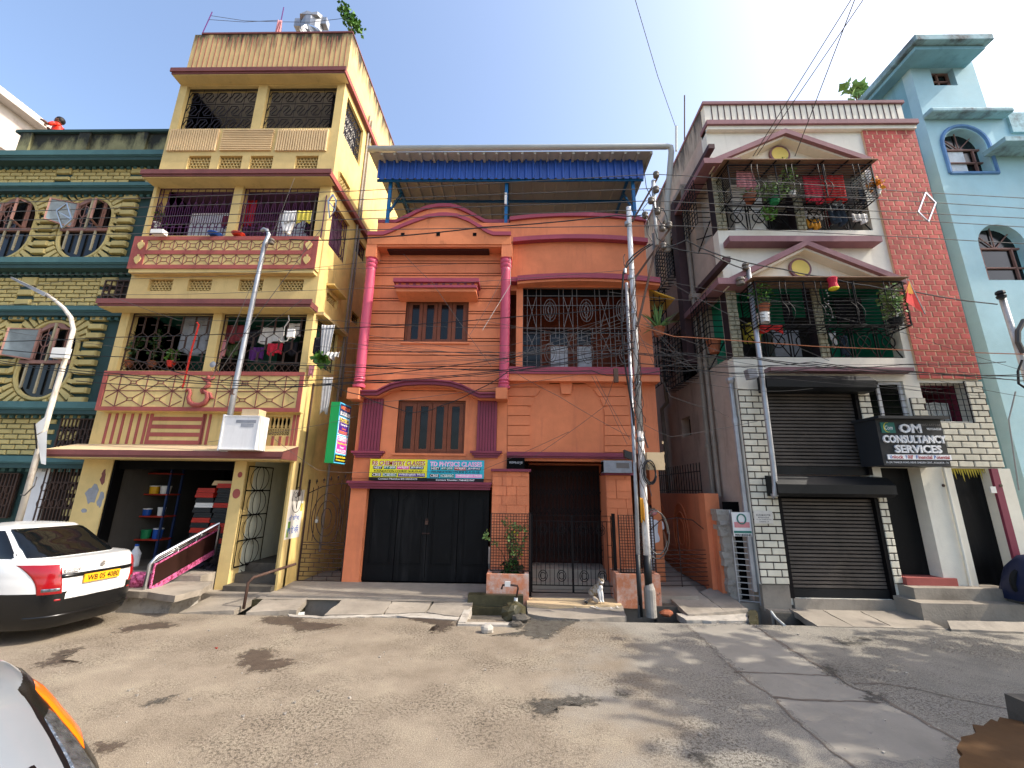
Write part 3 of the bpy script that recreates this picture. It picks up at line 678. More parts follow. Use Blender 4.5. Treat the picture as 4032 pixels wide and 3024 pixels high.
# ledges
def ledge(parent, zb, th, yf, x0, x1, side, material='maroon_trim', soffit='yellow', top=None, slope=0):
    b = MB(); b.box(x0, x1, yf, YF-.001, zb+.02, zb+th) if not slope else b.prismx([(yf,zb+.02),(yf,zb+th),(YF-.001,zb+th+slope),(YF-.001,zb+.02)], x0, x1)
    b.box(x0-.03, x1+.03, yf-.03, yf, zb+th*.45, zb+th+.03)
    if side: b.box(XR+.002, x1, YF, side, zb+.02, zb+th)
    o = b.build('ledge', material, parent)
    b = MB(); b.box(x0+.02, x1-.02, yf+.02, YF-.002, zb, zb+.018); b.build('soffit', soffit, o)
    if side: MB().box(x1, x1+.02, yf-.02, side, zb+.03, zb+th+.01).build('ledge_side', 'red_trim', o)
    if top: b = MB(); b.prismx([(yf+.0,zb+th+.031),(yf,zb+th+.036),(YF-.002,zb+th+slope+.01),(YF-.002,zb+th+slope+.001)], x0, x1); b.build('ledge_top', top, o)
    return o
y4 = wz('A5',850,600,12.65).y; y3 = wz('A5',700,1440,9.43).y; y2 = wz('A6',900,1020,5.98).y
ledge(yh, 12.64, .17, y4, XL-.02, XR+.1, 14.5); ledge(yh, 9.42, .17, y3, XL-.05, XR+.1, 14.0); ledge(yh, 5.97, .16, y2, XL-.25, XR+.08, None)
ledge(yh, 2.6, .13, 8.3, XL-.25, XR+.06, None, top='ledge_top', slope=.19)
# relief panels of ribs under the top balcony
tb = unit_box('rib', 'relief_tan')
for (a, c, vert) in ((140,540,1),(572,985,0),(1018,1435,1)):
    x0, x1, z0, z1 = rect('A5', a, c, 1064, 1238, YF)
    MB().box(x0, x1, YF-.012, YF-.001, z0, z1).build('relief_panel', 'relief_tan', yh)
    n = 21 if vert else 12
    for i in range(n):
        if vert: d = (x1-x0)/n; inst(tb, 'rib', yh, x0+d*(i+.2), x0+d*(i+.75), YF-.05, YF-.01, z0, z1)
        else: d = (z1-z0)/n; inst(tb, 'rib', yh, x0, x1, YF-.05, YF-.01, z0+d*(i+.2), z0+d*(i+.75))
for h in v4+v3: jali(yh, *h, YF+.06, 'yellow')
# rooms behind the openings
for z0, z1, m, d in ((11.1,12.7,'room_grey',1.3),(7.9,9.5,'room_purple',1.3),(4.5,6.1,'room_teal',1.9)):
    room(MB(), XL+.2, XR-.2, YF+.221, YF+d, z0, z1).build('room', m, yh)
for z0, z1 in ((9.9,10.5),(6.5,6.9),(2.95,3.6)): MB().box(XL+.2, XR-.2, YF+.45, YF+.5, z0, z1).build('interior_shade', 'black_void', yh)  # black sheets stand in for the dark behind the vents
# grilles
def gpart(fn, h, y, material, *a):
    b = MB(); fn(b, h[0]+.01, h[1]-.01, h[2]+.01, h[3]-.01, y, *a); return b.build('grille', material, yh)
for h in o4: gpart(g_hexlink, h, YF+.1, 'grille_dark', 3, 5, .009)
for h in o3: gpart(g_arch, h, YF+.1, 'grille_purple', 11, .007)
for h in o2: gpart(g_arrow, h, YF+.1, 'grille_brown', 13, .008)
def gside(fn, h, material, *a):
    b = MB(TS); fn(b, h[0]+.01, h[1]-.01, h[2]+.01, h[3]-.01, .08, *a); b.build('grille', material, yh)
    MB(TS).quad((h[0],.35,h[2]),(h[1],.35,h[2]),(h[1],.35,h[3]),(h[0],.35,h[3])).build('interior_shade', 'room_dark', yh)  # dark sheet behind the grille, room shade put into its colour
gside(g_hexlink, s4, 'grille_dark', 4, 5); gside(g_hexlink, s4b, 'grille_dark', 4, 3); gside(g_arrow, s3, 'grille_purple', 11); gside(g_arrow, s2, 'grille_brown', 6); gside(g_arrow, s3b, 'grille_purple', 5)
gside(lambda b, x0, x1, z0, z1, y: lat(b, x0, x1, z0, z1, y, 4, 4), s2w, 'grille_dark')
for h in (s3v, s2v): jali(yh, *h, .05, 'yellow', 6, 5, TS)
b = MB(TS); b.box(s2v[0]-.1, s2v[1]+.15, -.2, 0, s2v[3]+.12, s2v[3]+.17); b.build('sunshade', 'yellow_sunlit', yh)
# back windows inside the balconies
for h, xs_ in ((o3[0], (.25,.75)), (o3[1], (.33,.85))):
    a = h[0]+(h[1]-h[0])*xs_[0]; c = h[0]+(h[1]-h[0])*xs_[1]
    f = MB().box(a, c, YF+.6, YF+.645, h[2], h[3]-.35).build('back_window', 'white_paint', yh)
    MB().box(a+.05, c-.05, YF+.58, YF+.598, h[2]+.1, h[3]-.42).build('pane', 'curtain', f)  # pane's pale colour imitates a window bright with daylight
for t in (.35, .72):
    x = o4[1][0]+(o4[1][1]-o4[1][0])*t; MB().box(x, x+.17, YF+1.26, YF+1.295, 11.38, 11.62).build('back_window', 'black_void', yh)
for a, c in ((o2[0][0]+.95, o2[0][0]+1.65), (o2[1][0]+.3, o2[1][0]+1.0)): MB().box(a, c, YF+1.85, YF+1.89, 4.5, 5.9).build('back_door', 'room_dark', yh)
# balcony bands
def frame_box(b, x0, x1, z0, z1, t, y0, y1):
    b.box(x0,x1,y0,y1,z0,z0+t); b.box(x0,x1,y0,y1,z1-t,z1); b.box(x0,x0+t,y0,y1,z0+t,z1-t); b.box(x1-t,x1,y0,y1,z0+t,z1-t)
BY = YF-.2
bx0, bx1, bz0, bz1 = rect('A6',230,1703,462,718,BY)
bd = MB().box(bx0, bx1, BY+.02, YF-.001, bz0, bz1).build('balcony_band', 'yellow', yh)
b = MB(); hz = (bz1-bz0); frame_box(b, bx0, bx1, bz0, bz1, .1, BY, BY+.02); b.box(bx0+.1, bx1-.1, BY, BY+.02, bz0+hz*.44, bz0+hz*.56)
for s in (0, 1): b.box((bx0+.1, bx1-.34)[s], (bx0+.34, bx1-.1)[s], BY+.002, BY+.019, bz0+.1, bz1-.1)
b.build('band_frame', 'red_trim', bd)
for r_ in range(2):
    z0 = bz0+.11 if r_ == 0 else bz0+hz*.57; z1 = bz0+hz*.43 if r_ == 0 else bz1-.11
    n = 12; x0, x1 = bx0+.36, bx1-.36; d = (x1-x0)/n; b = MB(); y = BY+.016
    for i in range(n):
        X = x0+d*i; f = lambda u, v: (X+d*u, y, z0+(z1-z0)*v)
        if i: b.bar(f(0,0), f(0,1), .007)
        if i % 2:
            for u, v, u2, v2 in ((0,0,.28,.32),(1,0,.72,.32),(0,1,.28,.68),(1,1,.72,.68)): b.bar(f(u,v), f(u2,v2), .006)
            for u, v, u2, v2 in ((.28,.32,.72,.32),(.72,.32,.72,.68),(.72,.68,.28,.68),(.28,.68,.28,.32)): b.bar(f(u,v), f(u2,v2), .006)
        else:
            for u, v, u2, v2 in ((0,0,.3,.38),(1,0,.7,.38),(0,1,.3,.62),(1,1,.7,.62),(.3,.38,.7,.38),(.3,.62,.7,.62),(.3,.38,.3,.62),(.7,.38,.7,.62)): b.bar(f(u,v), f(u2,v2), .006)
    b.build('band_pattern', 'maroon_trim', bd)
    for X in (bx0+.21, bx1-.21):
        zc = (z0+z1)/2; k = (z1-z0)*.5
        pts = [(X,zc-k),(X+.055,zc-k*.5),(X+.085,zc+k*.1),(X+.06,zc+k*.5),(X+.02,zc+k*.6),(X+.02,zc+k*.95),(X-.02,zc+k*.95),(X-.02,zc+k*.6),(X-.06,zc+k*.5),(X-.085,zc+k*.1),(X-.055,zc-k*.5)]
        MB().prism(pts, BY-.015, BY).build('urn_motif', 'yellow', bd)
MB().box(bx0+.03, bx1-.03, BY+.03, YF-.002, bz0-.09, bz0).build('band_soffit', 'yellow', yh)
cx0, cx1, cz0, cz1 = rect('A7',185,1788,125,440,BY)
bd = MB().box(cx0, cx1, BY+.02, YF-.001, cz0, cz1).build('balcony_band', 'yellow', yh)
b = MB(); frame_box(b, cx0, cx1, cz0, cz1, .085, BY-.005, BY+.02); b.build('band_frame', 'red_trim', bd)
om0, om1 = w('A7',862,300,BY).x, w('A7',1105,300,BY).x; zc = (cz0+cz1)/2; hz = (cz1-cz0)/2-.09
for x0, x1 in ((cx0+.09, om0), (om1, cx1-.09)):
    b = MB(); y = BY+.014; n = 3; d = (x1-x0)/n; b.bar((x0,y,zc),(x1,y,zc), .008); b.bar((x0,y,zc-hz),(x0,y,zc+hz), .006); b.bar((x1,y,zc-hz),(x1,y,zc+hz), .006)
    for i in range(-1, n+1):
        X = x0+d*(i+.5); f = lambda u, v: (min(max(X+d*u, x0), x1), y, zc+hz*v)
        b.bar(f(0,-1), f(0,1), .008)
        for s in (-1, 1):
            for a, c in (((0,0),(.4,.45*s)),((0,0),(-.4,.45*s)),((0,1*s),(.4,.62*s)),((0,1*s),(-.4,.62*s))):
                if x0-.01 < X < x1+.01: b.bar(f(*a), f(*c), .008)
            if x0 < X+d*.4 and X+d*.6 < x1:
                b.bar(f(.4,.45*s), f(.6,.45*s), .007); b.bar(f(.4,.62*s), f(.6,.62*s), .007); b.bar(f(.4,.45*s), f(.4,.62*s), .007); b.bar(f(.6,.45*s), f(.6,.62*s), .007)
    b.build('band_pattern', 'maroon_trim', bd)
# raised sacred sign in the middle of the lower band
S = lambda x, y: w('A7', x, y, BY)
b = MB(); pr = lambda P_, r: b.tube([Vector((S(*p).x, BY-.005, S(*p).z)) for p in P_], [q*1.2 for q in r], 8)
pr([(868,285),(880,268),(900,272),(903,300),(890,330),(900,370),(930,390),(980,392),(1020,375),(1045,335),(1040,300),(1015,282),(1000,300)], [.015,.025,.028,.03,.035,.042,.045,.045,.045,.045,.04,.03,.015])
pr([(1000,300),(990,275),(1015,262),(1050,235),(1052,215),(1025,195)], [.02,.025,.03,.04,.035,.02]); pr([(1040,300),(1062,300),(1070,335),(1090,340)], [.02,.025,.025,.012])
pr([(995,170),(1020,190),(1060,195),(1100,170)], [.012,.03,.03,.012]); b.ball((S(1048,172).x, BY-.005, S(1048,172).z), .04)
b.build('sacred_sign', 'red_trim', bd, True)
# striped strip wall above the shop ledge
for a in (242,300,358,425,485,545,1008,1048,1718,1747):
    p, q, z0, z1 = rect('A7', a-11, a+9, 470, 690, YF); inst(ub, 'stripe', yh, p, q, YF-.012, YF-.001, 2.94, 3.6)
for a in (1497,1555,1612,1668): p, q, z0, z1 = rect('A7', a-10, a+10, 640, 720, YF); inst(ub, 'stripe', yh, p, q, YF-.012, YF-.001, 2.94, z1)
p, q, z0, z1 = rect('A7', 590, 985, 475, 700, YF)
for k in range(4): zz = 2.94+(3.55-2.94)*k/3.6; inst(ub, 'stripe', yh, p, q, YF-.012, YF-.001, zz, zz+.085)
for X in (p-.07, q): inst(ub, 'stripe', yh, X, X+.07, YF-.012, YF-.001, 2.94, 3.6)
b = MB(); lat(b, jw[0], jw[1], jw[2], jw[2]+(jw[3]-jw[2])*.38, YF+.08, 10, 3, .014)
for i in range(6):
    X = jw[0]+(jw[1]-jw[0])*(i+.5)/6; zt = jw[2]+(jw[3]-jw[2])*.4; b.lathe((X,YF+.08,zt), [(.02,0),(.035,.04),(.02,.1),(.015,.16),(.03,(jw[3]-zt))], 8)
b.build('baluster_window', 'yellow', yh)
# pipes down the side wall
for a, c, k in (((1800,740),(1690,1340),.03),((1820,740),(1710,1340),.025)):
    p = wx('A5', *a, XR+.03); MB().tube([(XR+.04,p.y,.6 if k > .027 else 4.4),(XR+.04,p.y,13.3)], k, 8).build('drain_pipe', 'pvc_dirty', yh)
p = wx('A7',1950,420,XR+.03); MB().tube([(XR+.03,9.25,1.9),(XR+.03,9.25,4.4)], .02, 8).build('drain_pipe', 'rust_brown', yh)
# torn side ledge above lower side opening
MB(TS).box(s2[0]-.1, s2[1]+.2, -.18, 0, s2[3]+.02, s2[3]+.1).build('sunshade', 'yellow_stain', yh)
# shop interior and passage
b = MB(); x0, x1, y0, y1, z0, z1 = cl[1], cm[0], YF+.25, 12.4, .43, 2.75
b.quad((x0,y1,z0),(x1,y1,z0),(x1,y1,z1),(x0,y1,z1)); b.quad((x1,y0,z0),(x1,y0,z1),(x1,y1,z1),(x1,y1,z0)); b.quad((x0,y0,z1),(x0,y1,z1),(x1,y1,z1),(x1,y0,z1)); b.build('shop_room', 'black_void', yh)  # black walls put the shop's darkness into the colour
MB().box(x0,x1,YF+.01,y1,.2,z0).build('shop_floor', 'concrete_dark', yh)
MB().quad((x0,y0,z0),(x0,y1,z0),(x0,y1,z1),(x0,y0,z1)).build('shop_wall', 'shaded_shelf_wall', yh)
MB().box(x0, x1, YF+.1, YF+.3, 2.42, 2.6).build('shutter_box', 'black_void', yh)
b = MB(); b.quad((cm[1],13,.3),(crr[0],13,.3),(crr[0],13,2.7),(cm[1],13,2.7)); b.quad((cm[1],YF+.3,.1),(cm[1],13,.1),(cm[1],13,2.7),(cm[1],YF+.3,2.7)); b.quad((crr[0],YF+.3,.1),(crr[0],YF+.3,2.7),(crr[0],13,2.7),(crr[0],13,.1)); b.quad((cm[1],YF+.3,2.7),(cm[1],13,2.7),(crr[0],13,2.7),(crr[0],YF+.3,2.7))
b.build('passage', 'passage_wall', yh)
b = MB(); b.box(cm[1]+.003, crr[0]-.003, YF-.12, YF+.2, .0, .2); b.box(cm[1]+.003, crr[0]-.003, YF+.2, YF+.5, .0, .36); b.box(cm[1]+.003, crr[0]-.003, YF+.5, 13, .0, .52); b.build('steps', 'concrete_dark', yh)
# folded iron gate leaf in the passage
b = MB(); gx = cm[1]+.04; T = lambda p: Vector((gx+(p.x-8.95)*.06, p.x, p.z)); b.T = T
g_frame(b, 8.95, 9.75, .5, 2.5, 0, .02)
for k in range(4): ring(b, 9.35, .75+k*.5, .3, .26, 0, .012); ring(b, 9.35, .75+k*.5, .12, .26, 0, .012)
for k in range(5): b.bar((8.95,0,.5+k*.5),(9.75,0,.5+k*.5), .015)
b.build('gate_leaf', 'iron_black', yh)
# painted spots and plaster patches on the columns
for a, c, r_, m in (((1268,490),.0,.09,'red_trim'),((1297,340),.0,.055,'red_trim')):
    p = w('A8', *a, YF); b = MB(); b.prism([(p.x+r_*.9*math.cos(t*.42), p.z+r_*1.1*math.sin(t*.42)) for t in range(15)], YF-.002, YF+.002); b.build('painted_disc', m, yh)
for a, rx, rz, m in (((120,500),.12,.2,'cloth_grey'),((190,540),.07,.14,'cloth_grey'),((215,360),.06,.16,'maroon_trim'),((60,625),.08,.04,'cloth_grey'),((1730,1000),.05,.1,'cloth_grey'),((1790,960),.04,.12,'cloth_grey')):
    p = w('A8', *a, YF); rnd = random.Random(a[0]); pts = [(p.x+rx*math.cos(t*.5)*rnd.uniform(.6,1.3), p.z+rz*math.sin(t*.5)*rnd.uniform(.6,1.3)) for t in range(12)]
    b = MB()
    if p.x < XR: b.prism(pts, YF-.001, YF+.004); b.build('plaster_patch', m, yh)

# ---------------------------------------------------------------- green and cream house
GF = 9.5
gh = thing('green_house', 'green and cream house with oval arched windows and brick pattern friezes', 'house', (-12, GF, 0))
GX0, GX1 = -18.0, -9.45
G = lambda v, x, y: w(v, x, y, GF)
mat('pane_dusty', '66747b', rough=.25, var=.25, vs=3, bump=.1)
def oval(cx, zt, zb, hw, n=16):                          # rounded at both ends
    pts = [(cx+hw*math.cos(math.pi*k/n), zt-hw+hw*math.sin(math.pi*k/n)) for k in range(n+1)]
    return pts+[(cx-hw*math.cos(math.pi*k/n), zb+hw-hw*math.sin(math.pi*k/n)) for k in range(n+1)]
blockme = unit_box('block', 'cream', .06); dashme = unit_box('dash', 'teal')
brickme = unit_box('brick', 'cream', .1)
rows = [(7.62, 9.70, 'A1', [(190,385),(690,800),(1095,1090)]), (3.93, 6.12, 'A2', [])]
pitch = 2.07; cxs = [G('A1',690,1250).x+pitch*k for k in (-4,-3,-2,-1,0,1)]
MB().box(GX0, GX1+.1, GF+.08, GF+.4, 0, 11.04).build('wall', 'teal', gh)
MB().box(GX0, GX1+.6, 16, 16.2, 0, 11).build('back_wall', 'teal', gh)
MB().box(GX0, GX1+.6, GF+.2, 16, 10.95, 11.04).build('roof', 'concrete', gh)
for (zb, zt, nm, _) in rows:
    for cx in cxs:
        if cx < GX0+1.3 or cx > -9.9: continue
        hw = .66; t, bo = zt-.12, zb+.1
        # recess: dark glass in an oval rim
        wnd = MB().prism(oval(cx, t, bo, hw), GF+.062, GF+.078).build('window', 'glass_dark', gh)
        b = MB(); b.tube([(x, GF+.03, z) for x, z in oval(cx, t, bo, hw)+oval(cx, t, bo, hw)[:1]], .05, 6); b.build('window_rim', 'cream', wnd)
        zm = bo+(t-bo)*.47
        b = MB(); b.box(cx-hw*.97, cx+hw*.97, GF-.02, GF+.06, zm-.05, zm+.03); b.box(cx-hw*.6, cx-hw*.52, GF-.0, GF+.05, zm, t-.18); b.box(cx+hw*.52, cx+hw*.6, GF-.0, GF+.05, zm, t-.18)
        b.prism([(cx-hw*.55+.0,t-.24),(cx-hw*.3,t-.07),(cx,t-.02),(cx+hw*.3,t-.07),(cx+hw*.55,t-.24),(cx+hw*.55,t-.3),(cx,t-.1),(cx-hw*.55,t-.3)], GF, GF+.05); b.build('window_frame', 'wood_pink', wnd)
        b = MB()
        for k in (-.62,-.05,.5): b.box(cx+hw*k-.022, cx+hw*k+.022, GF-.03, GF+.0, bo+.12+.25*abs(k), zm-.06)
        b.box(cx+.0, cx+.05, GF-.03, GF+.0, zm, t-.05); b.build('window_bar', 'bar_cream', wnd)
        b = MB()
        for s in (-1,1): ring(b, cx+s*.17, zm+.55, .12, .17, GF+.02, .008, 12); ring(b, cx+s*.12, zm+.3, .1, .12, GF+.02, .008, 12)
        for s in (-2,-1,1,2): b.bar((cx+s*.16,GF+.02,zm),(cx+s*.16,GF+.02,t-.15), .007)
        b.build('window_grille', 'wood_pink', wnd)
        # open casement
        if nm == 'A1' or cx > -13.2:
            for s, op in ((-1, .9), (1, .25)):
                hx = cx+s*hw*.55; L = hw*.62; d = Vector((s*math.cos(op*1.4)*L*.45 if s > 0 else -math.cos(.75)*L, -math.sin(op*1.3)*L if s < 0 else -L*.9, 0))
                q = [Vector((hx,GF-.01,zm+.05)), Vector((hx,GF-.01,zm+.05))+d, Vector((hx,GF-.01,t-.34))+d, Vector((hx,GF-.01,t-.22))]
                fr = MB(); fr.tube(q+[q[0]], .03, 4); c_ = fr.build('casement', 'wood_pink', gh)
                MB().quad(*q).build('pane', 'pane_dusty' if s < 0 else 'glass_dark', c_)
        # radiating blocks round the oval
        for k in range(34):
            a = 2*math.pi*(k+.5)/34; dx, dz = math.cos(a), math.sin(a); zc = (t-hw) if dz > 0 else (bo+hw)
            if abs(dz) < .12: continue
            r0 = hw+.06; rmax = min((pitch/2-.2)/max(abs(dx),1e-3), ((zt-zc) if dz > 0 else (zc-zb))/max(abs(dz),1e-3))
            if rmax < r0+.06: continue
            aw = .062
            pts = [(cx+math.cos(a+s*aw)*rr, min(max(zc+math.sin(a+s*aw)*rr, zb+.01), zt-.01)) for rr, s in ((r0,-1),(rmax,-1),(rmax,1),(r0,1))]
            MB().prism(pts, GF-.02, GF+.079).build('block', 'cream', gh)
        for s in (-1, 1):                                # straight flanks
            z = bo+hw
            while z < t-hw-.05:
                MB().prism([(cx+s*(hw+.06),z+.0),(cx+s*(pitch/2-.2),z-.05),(cx+s*(pitch/2-.2),z+.09),(cx+s*(hw+.06),z+.14)][::s], GF-.02, GF+.079).build('block', 'cream', gh); z += .21
        # pilaster between the windows
        px = cx+pitch/2; z = zb+.02
        while z < zt-.05:
            inst(blockme, 'block', gh, px-.19, px+.19, GF-.05, GF+.07, z, min(z+.135, zt-.01)); z += .23
# brick friezes
for z0, z1, ends in ((9.9,10.5,0),(6.42,7.2,0),(2.72,3.68,1)):
    MB().box(GX0, GX1+.3, GF+.04, GF+.079, z0-.04, z1+.04).build('frieze', 'teal', gh)
    for cx in cxs:
        if cx < GX0+1.3: continue
        px = cx+pitch/2; n = round((z1-z0)/.12); d = (z1-z0)/n
        for j in range(n):
            x = cx-pitch/2+.24+(0 if j % 2 else -.16)
            while x < px-.24:
                a, c = max(x, cx-pitch/2+.22), min(x+.31, px-.22)
                skip = (ends and c > -10.75 and a < -9.6) or (z0 > 6 and z0 < 7 and a > -10.6)
                if c-a > .06 and not skip: inst(brickme, 'brick', gh, a, c-.018, GF-.0, GF+.045, z0+d*j+.008, z0+d*(j+1)-.012)
                x += .33
        for k in range(3):
            zz = z0+(z1-z0)*k/3; inst(blockme, 'block', gh, px-.2, px+.2, GF-.03, GF+.05, zz+.02, zz+(z1-z0)/3-(.09 if k < 2 else .0))
# ledges
def gledge(z0, z1, yf, m='teal_light'):
    b = MB(); b.box(GX0, GX1+.3, yf, GF+.08, z0, z1); b.box(GX0, GX1+.3, yf-.03, yf, z0+.03, z1+.02); o = b.build('ledge', m, gh)
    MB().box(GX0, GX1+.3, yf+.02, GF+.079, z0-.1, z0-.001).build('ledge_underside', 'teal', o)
    dn = unit_box('dentil', 'teal_light')
    k = 0; x = -14.4
    while x < GX1: inst(dn, 'dentil', gh, x, x+.09, GF-.05, GF+.03, z0-.17, z0-.101); x += .19
gledge(10.62, 10.78, wz('A1',500,655,10.62).y); gledge(9.73, 9.84, GF-.2); gledge(7.42, 7.58, GF-.28); gledge(6.2, 6.32, GF-.15); gledge(3.74, 3.9, GF-.25); gledge(2.52, 2.66, GF-.3)
# parapet with pilasters
MB().box(-14.15, GX1+.3, GF+.02, GF+.2, 10.78, 11.66).build('parapet', 'green_mould', gh)
MB().box(-14.25, GX1+.3, GF-.06, GF+.26, 11.66, 11.74).build('coping', 'teal', gh)
for a in (215, 690, 1160):
    x = G('A1', a, 530).x; MB().box(x-.16, x+.16, GF-.04, GF+.02, 10.78, 11.66).build('pilaster', 'green_mould', gh)
# ground floor: grilles over dark openings
def gwin(h, y, n, arch=False):
    wn_ = MB().box(h[0], h[1], y+.03, y+.06, h[2], h[3]).build('window', 'room_dark', gh)
    b = MB(); g_frame(b, *h, y-.02, .02)
    for i in range(1, n): x = h[0]+(h[1]-h[0])*i/n; b.bar((x,y-.02,h[2]),(x,y-.02,h[3]), .013)
    for i in range(0, n, 2):
        x = h[0]+(h[1]-h[0])*(i+.5)/n
        for t in (.35, .62): ring(b, x, h[2]+(h[3]-h[2])*t, .07, .09, y-.03, .009, 10)
    for t in (.28, .7): b.bar((h[0],y-.02,h[2]+(h[3]-h[2])*t),(h[1],y-.02,h[2]+(h[3]-h[2])*t), .01)
    b.build('window_grille', 'grille_brown', wn_)
gwin(rect('A2',485,760,1350,1640,GF), GF-.02, 9); gwin(rect('A3',350,665,265,765,GF), GF-.02, 11); gwin(rect('A2',860,1060,225,375,GF), GF-.02, 4)
gwin(rect('A3',-60,120,340,700,GF), GF-.02, 6)
MB().box(*[rect('A3',268,385,270,690,GF)[k] for k in (0,1)], GF-.05, GF+.07, .1, 2.5).build('pilaster', 'white_dirty', gh)
for z in [.2+.24*k for k in range(9)]:
    for x in (-9.95, -12.15, -13.2): inst(blockme, 'block', gh, x-.14, x+.14, GF-.03, GF+.08, z, z+.15)
# old white building far behind on the left
wb = thing('white_building', 'weathered white building rising behind the green house', 'building', (-24, 15, 0))
b = MB(); T0 = wx('A1',0,150,-21.5); b.T = lambda p: Vector((-21.5-.3*p.y, p.x, p.z))
b.wall(11, 40, 0, 17.4, 0, 3, []); b.build('wall', 'old_white', wb)
b = MB(); b.T = lambda p: Vector((-21.5-.3*p.y, p.x, p.z)); b.box(11, 40, -1.2, 0, 15.3, 15.5); b.box(11, 40, -1.6, 0, 17.3, 17.6); b.box(11, 40, -.8, 0, 14.2, 14.35); b.build('cornice', 'old_white', wb)
# ---------------------------------------------------------------- orange house
mat('hall_brown', '3a2019', var=.15)
OF = 9.55; OX0, OXM, OX1 = -3.76, -.3, 3.15
oh = thing('orange_house', 'orange house with maroon ledges, pink columns and a blue tin roof shelter', 'house', (0, OF, 0))
O = lambda v, x, y, Y=OF: w(v, x, y, Y)
wU = rect('B2',612,1128,368,722,OF); wL = rect('B2',545,1100,1197,1628,OF)
bal = (O('B3',328,600).x, 2.72, O('B3',700,945).z, O('B3',700,270).z)
gar = (-3.4, -.68, .15, 2.12); ent = (O('B5',415,500).x, O('B5',950,500).x, .1, O('B5',650,240).z)
# left bay: groove-coloured wall with proud courses
MB().wall(OX0, OXM, 2.3, 8.8, OF, OF+.25, [wU, wL]).build('wall', 'groove_maroon', oh)
MB().box(OX0, gar[0], OF-.001, OF+.25, .1, 2.3).build('pier', 'orange', oh)
MB().box(gar[0], OXM, OF+.0, OF+.25, gar[3], 2.3).build('lintel', 'orange', oh)
CY = OF-.02
def courses(zs, x0, x1, cut=None):
    for i in range(len(zs)-1):
        z0, z1 = zs[i+1]+.012, zs[i]-.012
        if z1-z0 < .012: continue
        segs = [(x0, x1)]
        if cut and z0 < cut[3] and z1 > cut[2]: segs = [(x0, cut[0]), (cut[1], x1)]
        if len(segs) == 2:
            for lo, hi in ((z0, cut[2]), (cut[3], z1)):
                if hi-lo > .01: MB().box(cut[0], cut[1], CY, OF-.001, lo, hi).build('course', 'orange', oh)
        for a, c in segs: MB().box(a, c, CY, OF-.001, z0, z1).build('course', 'orange', oh)
ys = [-60,60,80,160,180,264,284,366,386,470,490,580,603,690,713,803,828,918,940,1036,1056,1120]
zs = [O('B2',800,y).z for y in ys]
courses(zs, OX0+.001, OXM-.001, wU)
zl = O('B2',800,1140).z
MB().wall(OX0+.001, OXM-.001, 2.3, zs[-1]-.005, CY, OF-.001, [wL]).build('wall_face', 'orange', oh)
MB().box(OX0+.001, OXM-.001, CY, OF-.001, zs[0]+.01, 8.8).build('wall_face', 'orange', oh)
# side walls and body
b = MB(); b.box(OX0, OX0+.2, OF+.25, 16, .1, 8.8); b.box(OX1-.2, OX1, OF+.26, 16, .1, 8.5); b.box(OX0, OX1, 15.8, 16, .1, 8.5); b.build('side_wall', 'orange_stain', oh)
MB().box(OX0+.2, OX1-.2, OF+.25, 15.8, 7.9, 8.0).build('roof', 'concrete', oh)
def window(parent, h, y, n, material='wood_frame'):
    fr = MB(); t = .05; frame_box(fr, h[0], h[1], h[2], h[3], t, y, y+.07)
    d = (h[1]-h[0]-2*t)/n; f = fr.build('window', material, parent)
    for i in range(n):
        a = h[0]+t+d*i+.006; c = a+d-.012; s = MB(); k = d*.24; z0, z1 = h[2]+t+.004, h[3]-t-.004
        s.box(a, a+k, y+.012, y+.052, z0, z1); s.box(c-k, c, y+.012, y+.052, z0, z1); s.box(a+k, c-k, y+.012, y+.052, z0, z0+.05); s.box(a+k, c-k, y+.012, y+.052, z1-.07, z1)
        s.build('casement', material, f)
        MB().box(a+k, c-k, y+.035, y+.042, z0+.05, z1-.07).build('pane', 'glass_dark', f)
    return f
window(oh, wU, OF+.05, 4); window(oh, wL, OF+.05, 4)
for h in (wU, wL): MB().box(h[0], h[1], OF+.14, OF+.16, h[2], h[3]).build('interior_shade', 'black_void', oh)  # black sheets for the unlit rooms behind the panes
MB().box(wL[0]-.05, wL[1]+.05, OF-.06, OF-.003, wL[2]-.05, wL[2]-.005).build('window_sill', 'orange', oh)
MB().box(wU[0]-.05, wU[1]+.05, OF-.06, OF-.003, wU[2]-.05, wU[2]-.005).build('window_sill', 'orange', oh)
# hood over the upper window
a0 = O('B2',515,230,9.1).x; a1 = O('B2',1215,230,9.1).x; zt = O('B2',870,198,9.1).z; zm = O('B2',870,262,9.1).z; zb = O('B2',870,275,9.1).z
hd = MB().box(a0, a1, 9.08, OF-.021, zt-.1, zt).build('window_hood', 'maroon', oh)
b = MB(); b.box(a0+.05, a1-.05, 9.16, OF-.021, zt-.2, zt-.1); b.prismx([(9.12,zb-.01),(9.12,zb-.09),(OF-.021,zb-.17),(OF-.021,zb-.01)], a0+.07, a1-.06); b.build('hood_body', 'orange', hd)
MB().box(a0+.05, a1-.04, 9.06, OF-.021, zb-.01, zb+.05).build('hood_lip', 'maroon', hd)
for i in range(11): x = a0+.15+(a1-a0-.3)*i/10; MB().box(x-.03, x+.03, 9.13, 9.2, zb+.05, zt-.1).build('dentil', 'maroon_dark', hd)
